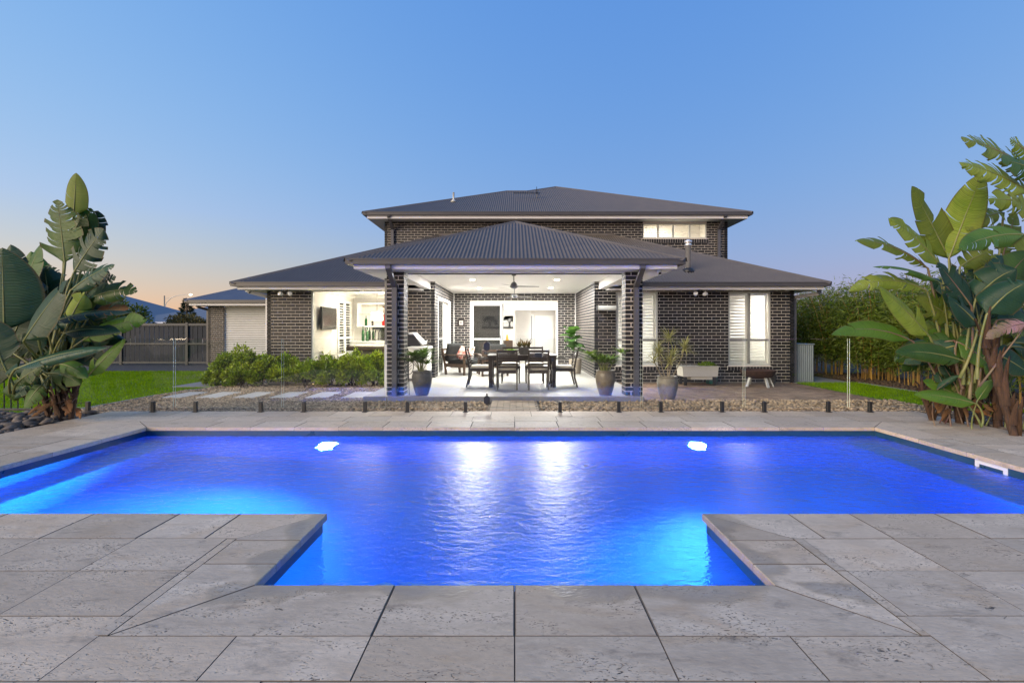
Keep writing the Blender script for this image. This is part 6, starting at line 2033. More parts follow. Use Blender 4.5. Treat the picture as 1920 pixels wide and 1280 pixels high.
# a fallen dark fringe of rocks on the deck corner
tag(stones('mulch_chips', 1800, lambda x, y: x > -99, (9.45, 11.5, 9.5, 16), GZ + .008, .02, .05, M['mulch'], heap=.02), 'brown bark chips under the bamboo', 'mulch')

def grass(name, n, inside, bbox, z, hmin, hmax, label):
    x = rg.uniform(bbox[0], bbox[1], n); y = rg.uniform(bbox[2], bbox[3], n)
    ok = inside(x, y); x, y = x[ok], y[ok]; n = len(x)
    h = rg.uniform(hmin, hmax, n); a = rg.uniform(0, 6.28, n); w = rg.uniform(.004, .008, n)
    dx, dy = np.cos(a) * w, np.sin(a) * w
    lx, ly = rg.normal(0, .4, n) * h, rg.normal(0, .4, n) * h
    V = np.stack([np.stack([x - dx, y - dy, np.full(n, z)], 1), np.stack([x + dx, y + dy, np.full(n, z)], 1), np.stack([x + lx, y + ly, z + h], 1)], 1).reshape(-1, 3)
    F = np.arange(3 * n).reshape(-1, 3)
    return tag(np_mesh(name, V, F, M['blade'], kind='stuff'), label, 'grass')
def in_lawn(x, y):
    e = np.interp(y, [p[1] for p in lawn_edge[:5]], [p[0] for p in lawn_edge[:5]])
    return (x < e - .02) & ~((x > -8.75) & (y > 12.15) & (y < 13.6)) & ~((y > 13.5) & (x > -8.2))
grass('grass', 140000, in_lawn, (-22, -7.5, 7.7, 16.8), GZ - .004, .03, .065, 'short green mown grass of the left lawn')
grass('grass_strip', 16000, lambda x, y: x > 0, (7.68, 9.34, 8.0, 13.2), GZ - .004, .03, .065, 'short green grass strip beside the clay paving')

# ------------------------------------------------------------------ leaf clouds
def leaf_cloud(name, P, D, L, W, mat, parent, fold=.25):
    """rhombic leaves; P base points (n,3), D unit directions"""
    n = len(P)
    L = np.broadcast_to(L, n)[:, None]; W = np.broadcast_to(W, n)[:, None]
    r = rg.normal(size=(n, 3))
    S = np.cross(D, r); S /= np.linalg.norm(S, axis=1)[:, None] + 1e-9
    Nn = np.cross(S, D)
    mid = P + D * L * .5
    V = np.stack([P, mid + S * W * .5 + Nn * W * fold, P + D * L - Nn * L * .08, mid - S * W * .5 + Nn * W * fold], 1).reshape(-1, 3)
    b = np.arange(n)[:, None] * 4
    F = np.concatenate([b + np.array([[0, 1, 2]]), b + np.array([[0, 2, 3]])], 1).reshape(-1, 3)
    return np_mesh(name, V, F, mat, parent)

def unit(n):
    d = rg.normal(size=(n, 3)); return d / np.linalg.norm(d, axis=1)[:, None]

def shrub(name, label, cat, c, rad, n, L, W, mat, group=None, core=True, up=.35, lumps=7, stem=None):
    c = np.array(c, float); rad = np.array(rad, float)
    t = thing(name, label, cat, (c[0], c[1], c[2] - rad[2]), group)
    # lumpy crown: many small balls spread over an ellipsoid
    bc = unit(lumps * 4); bc[:, 2] = np.abs(bc[:, 2]) * 1.55 - .60
    bc = bc * rg.uniform(.4, .98, (len(bc), 1))
    k = rg.integers(0, len(bc), n)
    u = unit(n)
    br = rg.uniform(.15, .34, len(bc))[k][:, None]
    rr = rg.uniform(.55, 1.05, (n, 1))
    p = bc[k] + u * br * rr
    P = c + p * rad
    P[:, 2] = np.maximum(P[:, 2], c[2] - rad[2] + .01)
    shoot = rg.random(n) < .06
    P[shoot, 2] += rg.uniform(.03, .13, shoot.sum())
    D = u * .8 + np.array([0, 0, up]) + rg.normal(size=(n, 3)) * .45
    D /= np.linalg.norm(D, axis=1)[:, None]
    leaf_cloud('foliage', P, D, rg.uniform(.7, 1.25, n) * L, rg.uniform(.8, 1.2, n) * W, mat, t)
    st = MB()
    for i in range(9):
        q = bc[rg.integers(0, len(bc))] * rad + c
        st.tube([(c[0] + rg.uniform(-.1, .1) * rad[0], c[1], c[2] - rad[2] - .02), ((c[0] + q[0]) / 2, (c[1] + q[1]) / 2, (c[2] - rad[2] + q[2]) / 2), q], [.012 * rad[2] / .4, .009 * rad[2] / .4, .004], 5)
    st.build('branch' if stem is None else stem, M['bark'], t)
    return t

# gardenia hedge under the games room opening
HP = [(-7.25, 12.55, .62, .55, .50), (-6.55, 12.5, .55, .50, .36), (-5.95, 12.55, .50, .50, .40), (-5.38, 12.5, .50, .50, .31), (-4.78, 12.55, .52, .5, .38), (-4.15, 12.5, .55, .5, .47), (-3.62, 12.5, .44, .45, .40), (-6.9, 12.2, .5, .35, .27), (-7.78, 12.75, .42, .4, .28)]
HL = ['dense glossy green gardenia shrub standing tallest at the lawn end of the hedge', 'glossy green gardenia shrub in the hedge below the twin floodlight', 'glossy green gardenia shrub in the hedge at the opening frame corner',
      'glossy green gardenia shrub in the hedge below the television', 'low glossy gardenia shrub in the hedge below the wall shutter', 'glossy gardenia shrub in the hedge in front of the billiard table', 'glossy gardenia shrub in the hedge next to the slim post',
      'low glossy gardenia shrub spilling onto the gravel at the lawn end', 'small glossy gardenia shrub beside the concrete path']
rl0 = random.Random(77)
for (x, y, rx, ry, rz), lab in zip(HP, HL):
    shrub('gardenia_shrub', lab, 'shrub', (x, y, GZ + rz * .95), (rx * rl0.uniform(.9, 1.15), ry, rz * rl0.uniform(.85, 1.2)), 6500, .072, .036, M['hedge'], 'gardenia shrubs of the low hedge')
o = MB().lathe([(0, .01), (.03, .025), (.045, .015), (.02, 0)], (-6.98, 11.95, .22), 8).build('gardenia_flower', M['white'], smooth=True)
tag(o, 'single white gardenia flower on the hedge', 'flower')

# ------------------------------------------------------------------ bamboo along the right boundary
def bamboo(label, x, y, h, n=15, seed=0):
    rb = random.Random(seed)
    t = thing('bamboo_clump', label, 'bamboo', (x, y, GZ), 'bamboo clumps along the boundary')
    P, D = [], []
    cn = MB()
    for i in range(n):
        a = rb.uniform(0, 6.28); r0 = rb.uniform(.05, .5); hh = h * rb.uniform(.72, 1.12)
        bx_, by_ = x + math.cos(a) * r0, y + math.sin(a) * r0
        lean = rb.uniform(.05, .32)
        pts = []
        for k in range(6):
            q = k / 5
            pts.append((bx_ + math.cos(a) * lean * hh * q * q, by_ + math.sin(a) * lean * hh * q * q, GZ + hh * q * (1 - .1 * q * lean)))
        rr = rb.uniform(.010, .017)
        cn.tube(pts, [rr, rr, rr * .9, rr * .75, rr * .5, rr * .25], 5)
        for k in range(430):
            q = .22 + .78 * rb.random() ** .95
            f = q * 5; j = min(4, int(f)); f -= j
            b = Vector(pts[j]).lerp(Vector(pts[j + 1]), f)
            s = .34 * (1.1 - abs(q - .6))
            P.append((b.x + rb.gauss(0, s), b.y + rb.gauss(0, s), b.z + rb.gauss(0, .10)))
            D.append((rb.gauss(0, 1), rb.gauss(0, 1), rb.gauss(-.25, .5)))
    cn.build('culms', M['cane'], t)
    D = np.array(D); D /= np.linalg.norm(D, axis=1)[:, None]
    leaf_cloud('foliage', np.array(P), D, rg.uniform(.10, .20, len(P)), rg.uniform(.016, .03, len(P)), M['bamboo_leaf'], t)
BL = ['leafy bamboo clump with golden canes standing at the grass strip end nearest the deck', 'leafy bamboo clump with golden canes behind the low lime leaf', 'leafy bamboo clump with golden canes opposite the pale edging middle',
      'leafy bamboo clump with golden canes right of the water tank', 'leafy bamboo clump rising just behind the water tank', 'bamboo clump beside the far side path', 'bamboo clump farther along the side path', 'last bamboo clump down the side path', 'bamboo clump in the second row behind the canes', 'bamboo clump in the second row near the side path']
BP = [(10.3, 9.3, 2.5), (10.3, 10.9, 2.6), (10.35, 12.4, 2.7), (10.4, 13.9, 2.75), (10.3, 15.4, 2.8), (10.4, 17.0, 2.8), (10.4, 18.8, 3.0), (10.4, 21.0, 3.0), (11.5, 12.0, 2.9), (11.5, 15.0, 3.1)]
for k, ((x, y, h), lab) in enumerate(zip(BP, BL)): bamboo(lab, x, y, h * .93, 26, k + 40)

# ------------------------------------------------------------------ giant bird of paradise clumps
rl = random.Random(21)
def P3(px, py, Y): return Vector(((px - 965) / 905 * Y, Y, 1.3 - (py - 617) / 905 * Y))

def big_leaf(plant, base, tip, width, mat, foot, sag=.12, face=None, torn=.4, fold=.35, stalk='petiole', seed=0):
    """paddle leaf: blade from base to tip, leaf stalk from foot to base; torn = share of splits"""
    r = random.Random(seed)
    base, tip, foot = Vector(base), Vector(tip), Vector(foot)
    ax = tip - base; L = ax.length
    face = Vector(face) if face else Vector((0, -1, .35))
    ctrl = (base + tip) / 2 + Vector((0, 0, 1)) * (sag * L)
    Nn = 26
    def mid(t): return base * (1 - t) ** 2 + ctrl * (2 * t * (1 - t)) + tip * t * t
    def tan(t): return ((ctrl - base) * (1 - t) + (tip - ctrl) * t).normalized()
    def half(t): 
        t = min(max(t, 0), 1)
        return width * .5 * (min(1, t / .15) ** .6) * max(0, 1 - max(0, (t - .30) / .70) ** 2.1) ** .85
    vs = []; fs = []; uv = []
    tw = r.uniform(-.25, .25)
    for side in (-1, 1):
        # split the half-blade into ribbons
        cuts = [0]
        i = 1
        while i < Nn:
            if r.random() < torn * .95: cuts.append(i)
            i += 1
        cuts.append(Nn)
        fo = fold * .7 + r.uniform(-.1, .15)
        for a, b in zip(cuts, cuts[1:]):
            droop = fo + (r.gauss(0, .22) if len(cuts) > 3 else 0)
            short = 1 - (r.random() ** 2) * .22 * (1 if torn > .25 else .2)
            pinch = r.uniform(.04, .22) if torn > .12 else .01
            rowi = []
            for i in range(a, b + 1):
                t = i / Nn
                m_ = mid(t); T = tan(t)
                s = T.cross(face).normalized() * side
                n_ = s.cross(T) * side
                n_.normalize()
                if n_.dot(face) < 0: n_ = -n_
                w = half(t) * (short if 0 < i < Nn else 1)
                tm = (a + b) / 2 / Nn
                line = []
                for j in range(4):
                    q = j / 3
                    sweep = .10 * q * q * L * (.4 + .6 * half(t) / (width * .5 + 1e-6))
                    pin = (tm - t) * L * pinch * q
                    bend = droop * q + .5 * q * q * droop
                    p = m_ + s * (w * q * math.cos(bend * .8)) - n_ * (w * q * math.sin(bend * .8)) * .8 + T * (sweep + pin)
                    line.append(len(vs)); vs.append(p); uv.append((t, side * q))
                rowi.append(line)
            for l0, l1 in zip(rowi, rowi[1:]):
                for j in range(3):
                    f = (l0[j], l1[j], l1[j + 1], l0[j + 1])
                    fs.append(f if side > 0 else f[::-1])
    o0 = origin(plant)
    me = bpy.data.meshes.new('leaf')
    me.from_pydata([v - o0 for v in vs], [], fs)
    me.materials.append(mat)
    me.polygons.foreach_set('use_smooth', [True] * len(me.polygons))
    ul = me.uv_layers.new(name='UVMap')
    for lp in me.loops: ul.data[lp.index].uv = uv[lp.vertex_index]
    o = bpy.data.objects.new('leaf', me); COL.objects.link(o); o.parent = plant
    ORIG[o.name] = Vector(o0)
    # stalk runs on as the midrib
    d0 = tan(0)
    kn = (foot + base) / 2 + Vector((0, 0, .10 * (base - foot).length)) - d0 * .1
    pts = [foot * (1 - t) ** 2 + kn * (2 * t * (1 - t)) + base * t * t for t in (0, .2, .4, .6, .8)]
    pts += [mid(t) - Vector(face).normalized() * .002 for t in (0, .15, .3, .5, .7, .9)]
    rad = [.022, .020, .018, .016, .015, .014, .012, .010, .0075, .005, .0025]
    ks = min(1.0, max(.3, width / .32)); rad = [q * ks for q in rad]
    mb = MB(); mb.tube(pts, rad, 6)
    st = mb.build('stalk', M[stalk], plant, smooth=True)
    st.parent = o
    return o

def husk_trunk(plant, x, y, z0, h, r0, lean=(0, 0), n=12, seed=0):
    r = random.Random(seed)
    mb = MB()
    top = Vector((x + lean[0], y + lean[1], z0 + h))
    pts = [Vector((x, y, z0 - .05)).lerp(top, t) for t in (0, .25, .5, .75, 1)]
    mb.tube(pts, [r0 * .5, r0 * .42, r0 * .38, r0 * .34, r0 * .25], 9)
    mb.build('trunk', M['trunk'], plant, smooth=True)
    for i in range(n):
        a = i * 2.1 + r.uniform(-.3, .3); z = i / n * .9
        b = Vector((x, y, z0)).lerp(top, z)
        out = Vector((math.cos(a), math.sin(a), 0))
        L = r.uniform(.22, .42) * h / 1.0
        s = Vector((-out.y, out.x, 0))
        vs = []
        for k in range(5):
            t = k / 4; w = r0 * .5 * (1 - t) ** .6 + .004
            c_ = b + out * (r0 * (.38 + .8 * t * t) + r.uniform(0, .02) * t) + Vector((0, 0, L * t))
            vs += [c_ - s * w - out * .012, c_ + out * .012, c_ + s * w - out * .012]
        m_ = MB(); m_.add(vs, [f for k in range(4) for f in ((3 * k, 3 * k + 1, 3 * k + 4, 3 * k + 3), (3 * k + 1, 3 * k + 2, 3 * k + 5, 3 * k + 4))])
        m_.build('husk', M['trunk'], plant, smooth=True)

# ---- left clump
YL = 6.95
bl = thing('bird_of_paradise', 'tall left clump of torn broad paddle leaves over brown husked trunks beside the lawn', 'plant', (-6.75, YL, -.05), 'giant bird of paradise clumps beside the pool')
for k, (px, h, r0, ln) in enumerate(((112, .85, .085, (.10, .05)), (125, .7, .075, (.2, -.1)), (92, .8, .08, (-.05, .1)), (70, .55, .06, (-.15, 0)))):
    q = P3(px, 770, YL); husk_trunk(bl, q.x, YL + k * .06, -.03, h, r0, ln, 15, k)
crown = P3(112, 660, YL)
LL = [  # base px, tip px, depth base/tip, width px, mat, sag, torn, fold, face
    ((138, 405), (143, 327), 7.15, 7.0, 40, 'leaf_c', .02, .06, .25, (.1, -1, .1)),
    ((122, 494), (108, 378), 7.0, 6.85, 74, 'leaf_a', .06, .42, .2, (-.1, -1, .2)),
    ((152, 446), (170, 392), 7.25, 7.2, 34, 'leaf_a', .05, .2, .4, (.5, -1, .1)),
    ((138, 512), (193, 432), 6.9, 6.8, 56, 'leaf_b', .08, .45, .25, (.1, -1, .3)),
    ((160, 480), (184, 398), 7.3, 7.3, 44, 'leaf_b', .10, .40, .3, (.4, -1, .2)),
    ((132, 545), (212, 497), 6.8, 6.7, 44, 'leaf_b', .10, .40, .3, (0, -1, .6)),
    ((160, 566), (254, 546), 6.9, 6.9, 44, 'leaf_a', .22, .34, .35, (0, -1, .5)),
    ((150, 560), (215, 520), 7.2, 7.2, 38, 'leaf_b', .12, .4, .3, (0, -1, .5)),
    ((8, 622), (4, 470), 6.7, 6.6, 104, 'leaf_b', .03, .05, .2, (.25, -1, .1)),
    ((44, 540), (74, 462), 7.1, 7.2, 52, 'leaf_a', .04, .10, .3, (-.3, -1, .1)),
    ((30, 560), (20, 462), 7.2, 7.3, 46, 'leaf_b', .05, .12, .3, (.3, -1, .1)),
    ((72, 552), (58, 474), 7.4, 7.5, 48, 'leaf_d', .04, .12, .3, (.1, -1, .1)),
    ((44, 640), (123, 530), 6.35, 6.2, 66, 'leaf_b', .05, .14, .15, (-.15, -1, .45)),
    ((128, 606), (158, 550), 6.75, 6.7, 40, 'leaf_c', .06, .2, .4, (.4, -1, .2)),
    ((88, 606), (244, 585), 6.6, 6.6, 30, 'leaf_b', .10, .22, .5, (0, -.7, .9)),
    ((170, 590), (240, 578), 6.95, 7.0, 26, 'leaf_dry', .10, .3, .4, (0, -1, .6)),
    ((152, 640), (272, 600), 6.95, 7.0, 42, 'leaf_d', .16, .18, .3, (0, -1, .45)),
    ((120, 625), (222, 622), 6.6, 6.6, 32, 'leaf_b', .14, .1, .3, (0, -.8, .8)),
    ((70, 610), (140, 600), 6.7, 6.8, 40, 'leaf_b', .12, .2, .4, (0, -.9, .6)),
    ((28, 692), (196, 652), 6.2, 6.3, 36, 'leaf_b', .10, .08, .45, (0, -.7, .9)),
    ((164, 706), (233, 638), 6.8, 6.75, 30, 'leaf_d', .04, .1, .4, (.3, -1, .4)),
    ((110, 682), (162, 708), 6.6, 6.5, 28, 'leaf_a', .18, .2, .4, (0, -.8, .7)),
    ((60, 690), (10, 700), 6.6, 6.5, 36, 'leaf_b', .2, .2, .4, (0, -1, .5)),
    ((85, 655), (20, 640), 6.9, 6.8, 46, 'leaf_a', .12, .2, .35, (0, -1, .4)),
    ((75, 700), (28, 745), 6.7, 6.6, 34, 'leaf_b', .12, .3, .4, (0, -1, .4)),
    ((110, 660), (175, 665), 7.0, 7.1, 44, 'leaf_b', .12, .2, .35, (0, -1, .4)),
    ((95, 600), (128, 545), 7.2, 7.3, 52, 'leaf_a', .06, .2, .3, (0, -1, .2)),
    ((60, 585), (100, 560), 7.3, 7.4, 52, 'leaf_b', .08, .15, .3, (0, -1, .3)),
    ((105, 560), (85, 500), 7.4, 7.5, 50, 'leaf_b', .06, .3, .3, (0, -1, .2)),
    ((20, 640), (60, 560), 6.9, 7.0, 60, 'leaf_b', .05, .12, .3, (.2, -1, .2)),
    ((5, 680), (-30, 600), 6.6, 6.5, 60, 'leaf_b', .08, .12, .3, (.2, -1, .3)),
    ((40, 600), (100, 590), 7.0, 7.1, 50, 'leaf_b', .12, .15, .35, (0, -1, .4)),
    ((90, 640), (140, 625), 7.2, 7.2, 52, 'leaf_b', .14, .2, .35, (0, -1, .4)),
    ((60, 650), (0, 655), 7.0, 6.9, 44, 'leaf_a', .14, .2, .35, (0, -1, .4)),
    ((130, 650), (200, 690), 7.1, 7.1, 36, 'leaf_b', .16, .2, .35, (0, -1, .4)),
    ((150, 530), (205, 515), 7.1, 7.2, 40, 'leaf_b', .16, .4, .35, (0, -1, .4)),
    ((120, 470), (158, 400), 7.2, 7.2, 48, 'leaf_a', .06, .3, .3, (.2, -1, .2)),
    ((145, 610), (230, 560), 7.2, 7.3, 36, 'leaf_b', .14, .35, .35, (0, -1, .4)),
    ((30, 720), (75, 690), 6.5, 6.4, 36, 'leaf_a', .12, .2, .35, (0, -1, .4)),
    ((30, 700), (-20, 690), 6.8, 6.7, 50, 'leaf_a', .14, .15, .35, (0, -1, .4)),
    ((50, 730), (5, 735), 6.7, 6.6, 40, 'leaf_a', .16, .15, .35, (0, -1, .4)),
    ((55, 690), (110, 660), 6.9, 6.8, 48, 'leaf_a', .12, .15, .35, (0, -1, .4)),
    ((70, 670), (30, 610), 7.1, 7.1, 60, 'leaf_a', .08, .12, .3, (.1, -1, .2)),
    ((60, 640), (85, 560), 7.3, 7.3, 60, 'leaf_a', .05, .15, .3, (0, -1, .2)),
    ((20, 620), (30, 520), 7.2, 7.2, 70, 'leaf_a', .04, .12, .3, (0, -1, .2)),
    ((-10, 640), (-30, 540), 6.9, 6.9, 70, 'leaf_a', .05, .12, .3, (.2, -1, .2)),
    ((90, 700), (150, 720), 6.7, 6.6, 36, 'leaf_a', .18, .2, .35, (0, -1, .4)),
    ((115, 640), (185, 600), 7.1, 7.2, 46, 'leaf_a', .14, .25, .35, (0, -1, .4)),
    ((80, 720), (45, 765), 6.6, 6.5, 34, 'leaf_a', .16, .2, .4, (0, -1, .4)),
]
for k, (b, t_, yb_, yt_, w, m_, sag, torn, fo, fc) in enumerate(LL):
    B, T_ = P3(b[0], b[1], yb_), P3(t_[0], t_[1], yt_)
    foot = P3(108 + rl.uniform(-30, 18), 705 + rl.uniform(-20, 30), YL + rl.uniform(-.15, .2))
    if b[1] > 640 and b[0] < 60: foot = P3(40 + rl.uniform(-20, 20), 745, 6.7)
    big_leaf(bl, B, T_, 1.18 * w / 905 * (yb_ + yt_) / 2, M[m_], foot, sag, fc, torn, fo, 'petiole', 100 + k)
rf = random.Random(91)
for k in range(48):   # inner leaves of the clump
    a = rf.uniform(-.25, math.pi + .25); rr = rf.uniform(15, 70); Ln = rf.uniform(55, 95)
    bx0, by0 = 95 + math.cos(a) * rr * .8, 625 - math.sin(a) * rr
    tx0, ty0 = bx0 + math.cos(a) * Ln, by0 - math.sin(a) * Ln * .75 + abs(math.cos(a)) * 15
    if tx0 > 235: continue
    yy = rf.uniform(6.9, 7.5)
    big_leaf(bl, P3(bx0, by0, yy), P3(tx0, ty0, yy + rf.uniform(-.2, .3)), rf.uniform(38, 58) / 905 * yy, M[rf.choice(('leaf_a', 'leaf_b', 'leaf_b'))], P3(105 + rf.uniform(-30, 20), 715, YL + .1), rf.uniform(.05, .18), (rf.uniform(-.3, .3), -1, rf.uniform(.1, .6)), rf.choice((.1, .25, .4)), .4, 'petiole', 820 + k)
for k in range(9):   # dead leaf skirts at the foot
    q = P3(70 + k * 9, 748 + (k % 3) * 8, YL - .15); e2 = q + Vector((rl.uniform(-.18, .28), -.12, -.10 + rl.uniform(-.06, .08)))
    big_leaf(bl, q, e2, .09, M['leaf_dry'], q + Vector((0, .1, .05)), .15, (0, -1, .5), .3, .6, 'petiole_red', 300 + k)

# ---- right clump
YR = 6.55
br_ = thing('bird_of_paradise', 'tall right clump of olive paddle leaves over red brown trunks in dark rocks', 'plant', (6.4, YR, -.05), 'giant bird of paradise clumps beside the pool')
for k, (px, h, r0, ln, yy) in enumerate(((1775, .8, .08, (-.15, .0), 6.75), (1800, .95, .09, (-.05, .1), 6.7), (1835, 1.0, .085, (.0, .1), 6.6), (1870, 1.1, .09, (.05, .1), 6.4), (1905, 1.3, .09, (-.25, .2), 5.9), (1750, .5, .06, (-.2, .0), 6.9), (1960, 1.6, .1, (.1, .2), 6.2))):
    q = P3(px, 780, yy); husk_trunk(br_, q.x, yy, -.03, h, r0, ln, 15, k + 20)
RL = [
    ((1780, 486), (1712, 354), 6.9, 6.7, 58, 'leaf_c', .02, .08, .2, (.1, -1, .2)),
    ((1779, 486), (1840, 331), 6.85, 6.8, 60, 'leaf_c', .03, .12, .2, (-.2, -1, .2)),
    ((1766, 500), (1669, 410), 6.8, 6.6, 44, 'leaf_c', .10, .14, .25, (0, -1, .5)),
    ((1740, 503), (1608, 452), 6.8, 6.6, 40, 'leaf_c', .18, .40, .4, (0, -1, .7)),
    ((1764, 530), (1640, 500), 6.7, 6.5, 26, 'leaf_a', .14, .15, .5, (0, -.6, 1)),
    ((1738, 545), (1596, 545), 6.7, 6.6, 40, 'leaf_c', .26, .40, .4, (0, -1, .6)),
    ((1744, 632), (1652, 540), 6.6, 6.4, 48, 'leaf_c', .06, .10, .25, (0, -1, .5)),
    ((1712, 640), (1564, 626), 6.6, 6.5, 32, 'leaf_d', .20, .12, .35, (0, -1, .6)),
    ((1806, 676), (1683, 660), 6.3, 6.2, 36, 'leaf_a', .10, .12, .35, (0, -1, .7)),
    ((1832, 757), (1718, 739), 6.2, 6.2, 28, 'leaf_d', .08, .03, .3, (0, -1, .6)),
    ((1797, 742), (1733, 714), 6.5, 6.5, 26, 'leaf_d', .06, .05, .4, (0, -1, .6)),
    ((1822, 575), (1760, 495), 6.3, 6.2, 50, 'leaf_b', .04, .12, .25, (0, -1, .3)),
    ((1830, 560), (1905, 505), 6.3, 6.2, 60, 'leaf_b', .22, .15, .4, (0, -1, .5)),
    ((1850, 590), (1925, 530), 6.0, 5.9, 62, 'leaf_b', .20, .10, .3, (0, -1, .5)),
    ((1835, 610), (1780, 560), 6.2, 6.1, 50, 'leaf_b', .10, .1, .3, (0, -1, .5)),
    ((1930, 318), (1806, 260), 6.5, 6.3, 52, 'leaf_c', .10, .55, .3, (0, -1, .5)),
    ((1935, 362), (1803, 305), 6.4, 6.2, 54, 'leaf_c', .08, .55, .3, (0, -1, .5)),
    ((1930, 385), (1856, 375), 6.3, 6.2, 50, 'leaf_c', .12, .5, .4, (0, -1, .4)),
    ((1960, 330), (1880, 300), 6.3, 6.2, 60, 'leaf_a', .1, .4, .4, (0, -1, .4)),
    ((1940, 300), (1895, 262), 6.6, 6.5, 40, 'leaf_c', .1, .5, .4, (0, -1, .4)),
    ((1980, 420), (1900, 380), 6.3, 6.2, 60, 'leaf_c', .1, .4, .4, (0, -1, .4)),
    ((1925, 440), (1798, 466), 6.2, 6.1, 46, 'leaf_a', .14, .2, .35, (0, -1, .5)),
    ((1882, 398), (1814, 430), 6.9, 6.8, 42, 'leaf_c', .16, .45, .4, (0, -1, .5)),
    ((1794, 640), (1862, 690), 6.4, 6.3, 44, 'leaf_d', .14, .08, .3, (0, -1, .5)),
    ((1926, 606), (1850, 634), 5.9, 5.8, 26, 'leaf_pink', .12, .3, .4, (0, -1, .5)),
    ((1800, 500), (1860, 470), 6.9, 6.9, 40, 'leaf_c', .1, .3, .3, (0, -1, .4)),
    ((1815, 530), (1880, 480), 7.0, 7.0, 46, 'leaf_c', .1, .3, .3, (0, -1, .4)),
    ((1860, 560), (1935, 470), 6.8, 6.8, 56, 'leaf_a', .1, .2, .3, (0, -1, .4)),
    ((1790, 600), (1720, 560), 6.8, 6.7, 50, 'leaf_c', .1, .2, .3, (0, -1, .4)),
    ((1800, 640), (1735, 640), 6.8, 6.7, 48, 'leaf_d', .1, .1, .3, (0, -1, .4)),
    ((1840, 620), (1800, 680), 6.5, 6.4, 40, 'leaf_a', .1, .15, .35, (0, -1, .4)),
    ((1870, 600), (1925, 600), 6.3, 6.2, 56, 'leaf_b', .1, .2, .3, (0, -1, .4)),
    ((1860, 660), (1930, 700), 6.3, 6.2, 50, 'leaf_b', .1, .2, .3, (0, -1, .4)),
    ((1800, 560), (1745, 525), 7.0, 7.0, 44, 'leaf_b', .1, .2, .3, (0, -1, .4)),
    ((1900, 530), (1960, 440), 7.0, 7.0, 60, 'leaf_c', .1, .2, .3, (0, -1, .4)),
    ((1880, 480), (1905, 400), 7.1, 7.1, 50, 'leaf_c', .05, .3, .3, (0, -1, .3)),
    ((1850, 640), (1870, 580), 6.9, 6.9, 60, 'leaf_b', .1, .2, .3, (0, -1, .4)),
]
for k, (b, t_, yb_, yt_, w, m_, sag, torn, fo, fc) in enumerate(RL):
    B, T_ = P3(b[0], b[1], yb_), P3(t_[0], t_[1], yt_)
    fpx = 1800 + (b[0] - 1800) * .35 + rl.uniform(-15, 15)
    foot = P3(fpx, 730 + rl.uniform(-25, 25), min(yb_, 6.7) + .1)
    if b[0] > 1890 and b[1] < 450: foot = P3(1950, 600, 6.3)
    if b[1] > 735: foot = P3(1840, 800, 6.2)
    big_leaf(br_, B, T_, 1.18 * w / 905 * (yb_ + yt_) / 2, M[m_], foot, sag, fc, torn, fo, 'petiole_red' if m_ == 'leaf_pink' or k % 4 == 3 else 'petiole', 500 + k)
for k in range(44):
    a = rf.uniform(-.35, math.pi + .3); rr = rf.uniform(20, 110); Ln = rf.uniform(60, 110)
    bx0, by0 = 1840 + math.cos(a) * rr * .8, 640 - math.sin(a) * rr
    tx0, ty0 = bx0 + math.cos(a) * Ln, by0 - math.sin(a) * Ln * .75 + abs(math.cos(a)) * 25
    if tx0 < 1660 or (tx0 < 1760 and ty0 < 520): continue
    yy = rf.uniform(6.5, 7.2)
    big_leaf(br_, P3(bx0, by0, yy), P3(tx0, ty0, yy + rf.uniform(-.2, .3)), rf.uniform(36, 54) / 905 * yy, M[rf.choice(('leaf_a', 'leaf_b', 'leaf_c', 'leaf_b'))], P3(1830 + rf.uniform(-50, 50), 745, 6.6), rf.uniform(.05, .18), (rf.uniform(-.3, .3), -1, rf.uniform(.1, .6)), rf.choice((.1, .25, .4)), .4, rf.choice(('petiole', 'petiole', 'petiole_red')), 920 + k)
for k in range(16):   # young shoots low in the clump
    q = P3(1750 + k * 11 + rf.uniform(-6, 6), 790, 6.4 + rf.uniform(-.2, .5)); q.z = 0
    b0 = q + Vector((rf.uniform(-.15, .15), rf.uniform(-.1, .1), rf.uniform(.25, .6)))
    e2 = b0 + Vector((rf.uniform(-.3, .25), rf.uniform(-.15, .05), rf.uniform(.12, .35)))
    big_leaf(br_, b0, e2, rf.uniform(.10, .18), M[rf.choice(('leaf_a', 'leaf_d', 'leaf_b'))], q, .08, (0, -1, .3), .1, .4, rf.choice(('petiole', 'petiole_red')), 1000 + k)
for k in range(12):
    q = P3(1760 + k * 12, 748 + (k % 3) * 9, YR - .1); e2 = q + Vector((rl.uniform(-.25, .2), -.1, -.12 + rl.uniform(-.06, .08)))
    big_leaf(br_, q, e2, .09, M['leaf_dry'], q + Vector((0, .1, .05)), .15, (0, -1, .5), .3, .6, 'petiole_red', 700 + k)

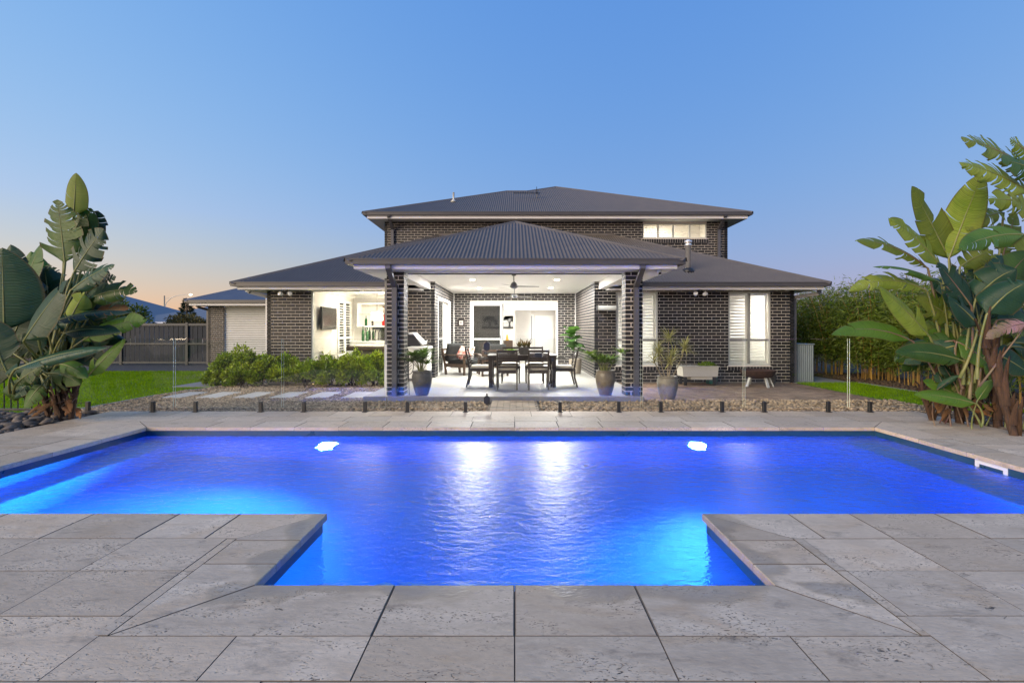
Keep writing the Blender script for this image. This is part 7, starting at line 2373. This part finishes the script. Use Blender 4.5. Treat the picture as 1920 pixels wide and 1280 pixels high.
# ------------------------------------------------------------------ trees beyond the fence
def tree(label, x, y, h, rad, n, L, W, mat, name='tree', trunk=.5):
    t = thing(name, label, 'tree', (x, y, GZ), 'trees beyond the steel fence')
    tr = MB(); tr.tube([(x, y, GZ), (x + .05, y, h * .35), (x, y, h * .8)], [.12, .09, .03], 7)
    cz = h - rad[2]
    bc = unit(26) * rg.uniform(.3, .85, (26, 1))
    for i in range(10): tr.tube([(x, y, h * rg.uniform(.3, .6)), tuple(np.array([x, y, cz]) + bc[i] * np.array(rad))], [.04, .01], 5)
    tr.build('trunk', M['bark'], t)
    k = rg.integers(0, 26, n); u = unit(n)
    P = np.array([x, y, cz]) + (bc[k] + u * rg.uniform(.12, .34, (n, 1))) * np.array(rad)
    D = u + rg.normal(size=(n, 3)) * .5; D /= np.linalg.norm(D, axis=1)[:, None]
    leaf_cloud('crown', P, D, rg.uniform(.7, 1.2, n) * L, W, mat, t)
    return t
tree('olive brown bushy tree just behind the steel fence by the garage', -16.2, 24.5, 2.15, (1.6, 1.2, .8), 5200, .12, .06, M['olive_leaf'])
tree('green leafy tree behind the left broad leaf clump', -18.7, 23, 2.9, (1.5, 1.3, 1.2), 3600, .16, .08, M['tree_leaf'])
tree('small young tree behind the fence near the street lamp', -21.0, 26, 2.0, (.8, .8, .7), 900, .14, .07, M['tree_leaf'])
tree('round dark distant tree beyond the roofs', -61, 80, 4.6, (2.6, 2.2, 1.9), 1800, .45, .25, M['olive_leaf'])
tree('low distant tree showing above the hip roof', -60.5, 100, 4.6, (3.0, 2.2, 1.7), 1500, .5, .28, M['olive_leaf'])
t = thing('conifer_tree', 'dark conifer tree behind the garage eave', 'tree', (-25.8, 38, GZ), 'trees beyond the steel fence')
MB().tube([(-25.8, 38, GZ), (-25.8, 38, 3.6)], [.15, .03], 7).build('trunk', M['bark'], t)
Pn, Dn = [], []
for k in range(4200):
    z = rl.random() ** 1.3; a = rl.uniform(0, 6.28); lay = (z * 9) % 1
    r_ = (1 - z) * 1.5 * (.35 + .65 * lay) * rl.random() ** .4 + .05
    Pn.append((-25.8 + math.cos(a) * r_, 38 + math.sin(a) * r_, .6 + 3.1 * z - r_ * .15)); Dn.append((math.cos(a), math.sin(a), rl.uniform(-.4, .4)))
Dn = np.array(Dn); Dn /= np.linalg.norm(Dn, axis=1)[:, None]
leaf_cloud('crown', np.array(Pn), Dn, rg.uniform(.15, .3, len(Pn)), .05, M['conifer'], t)
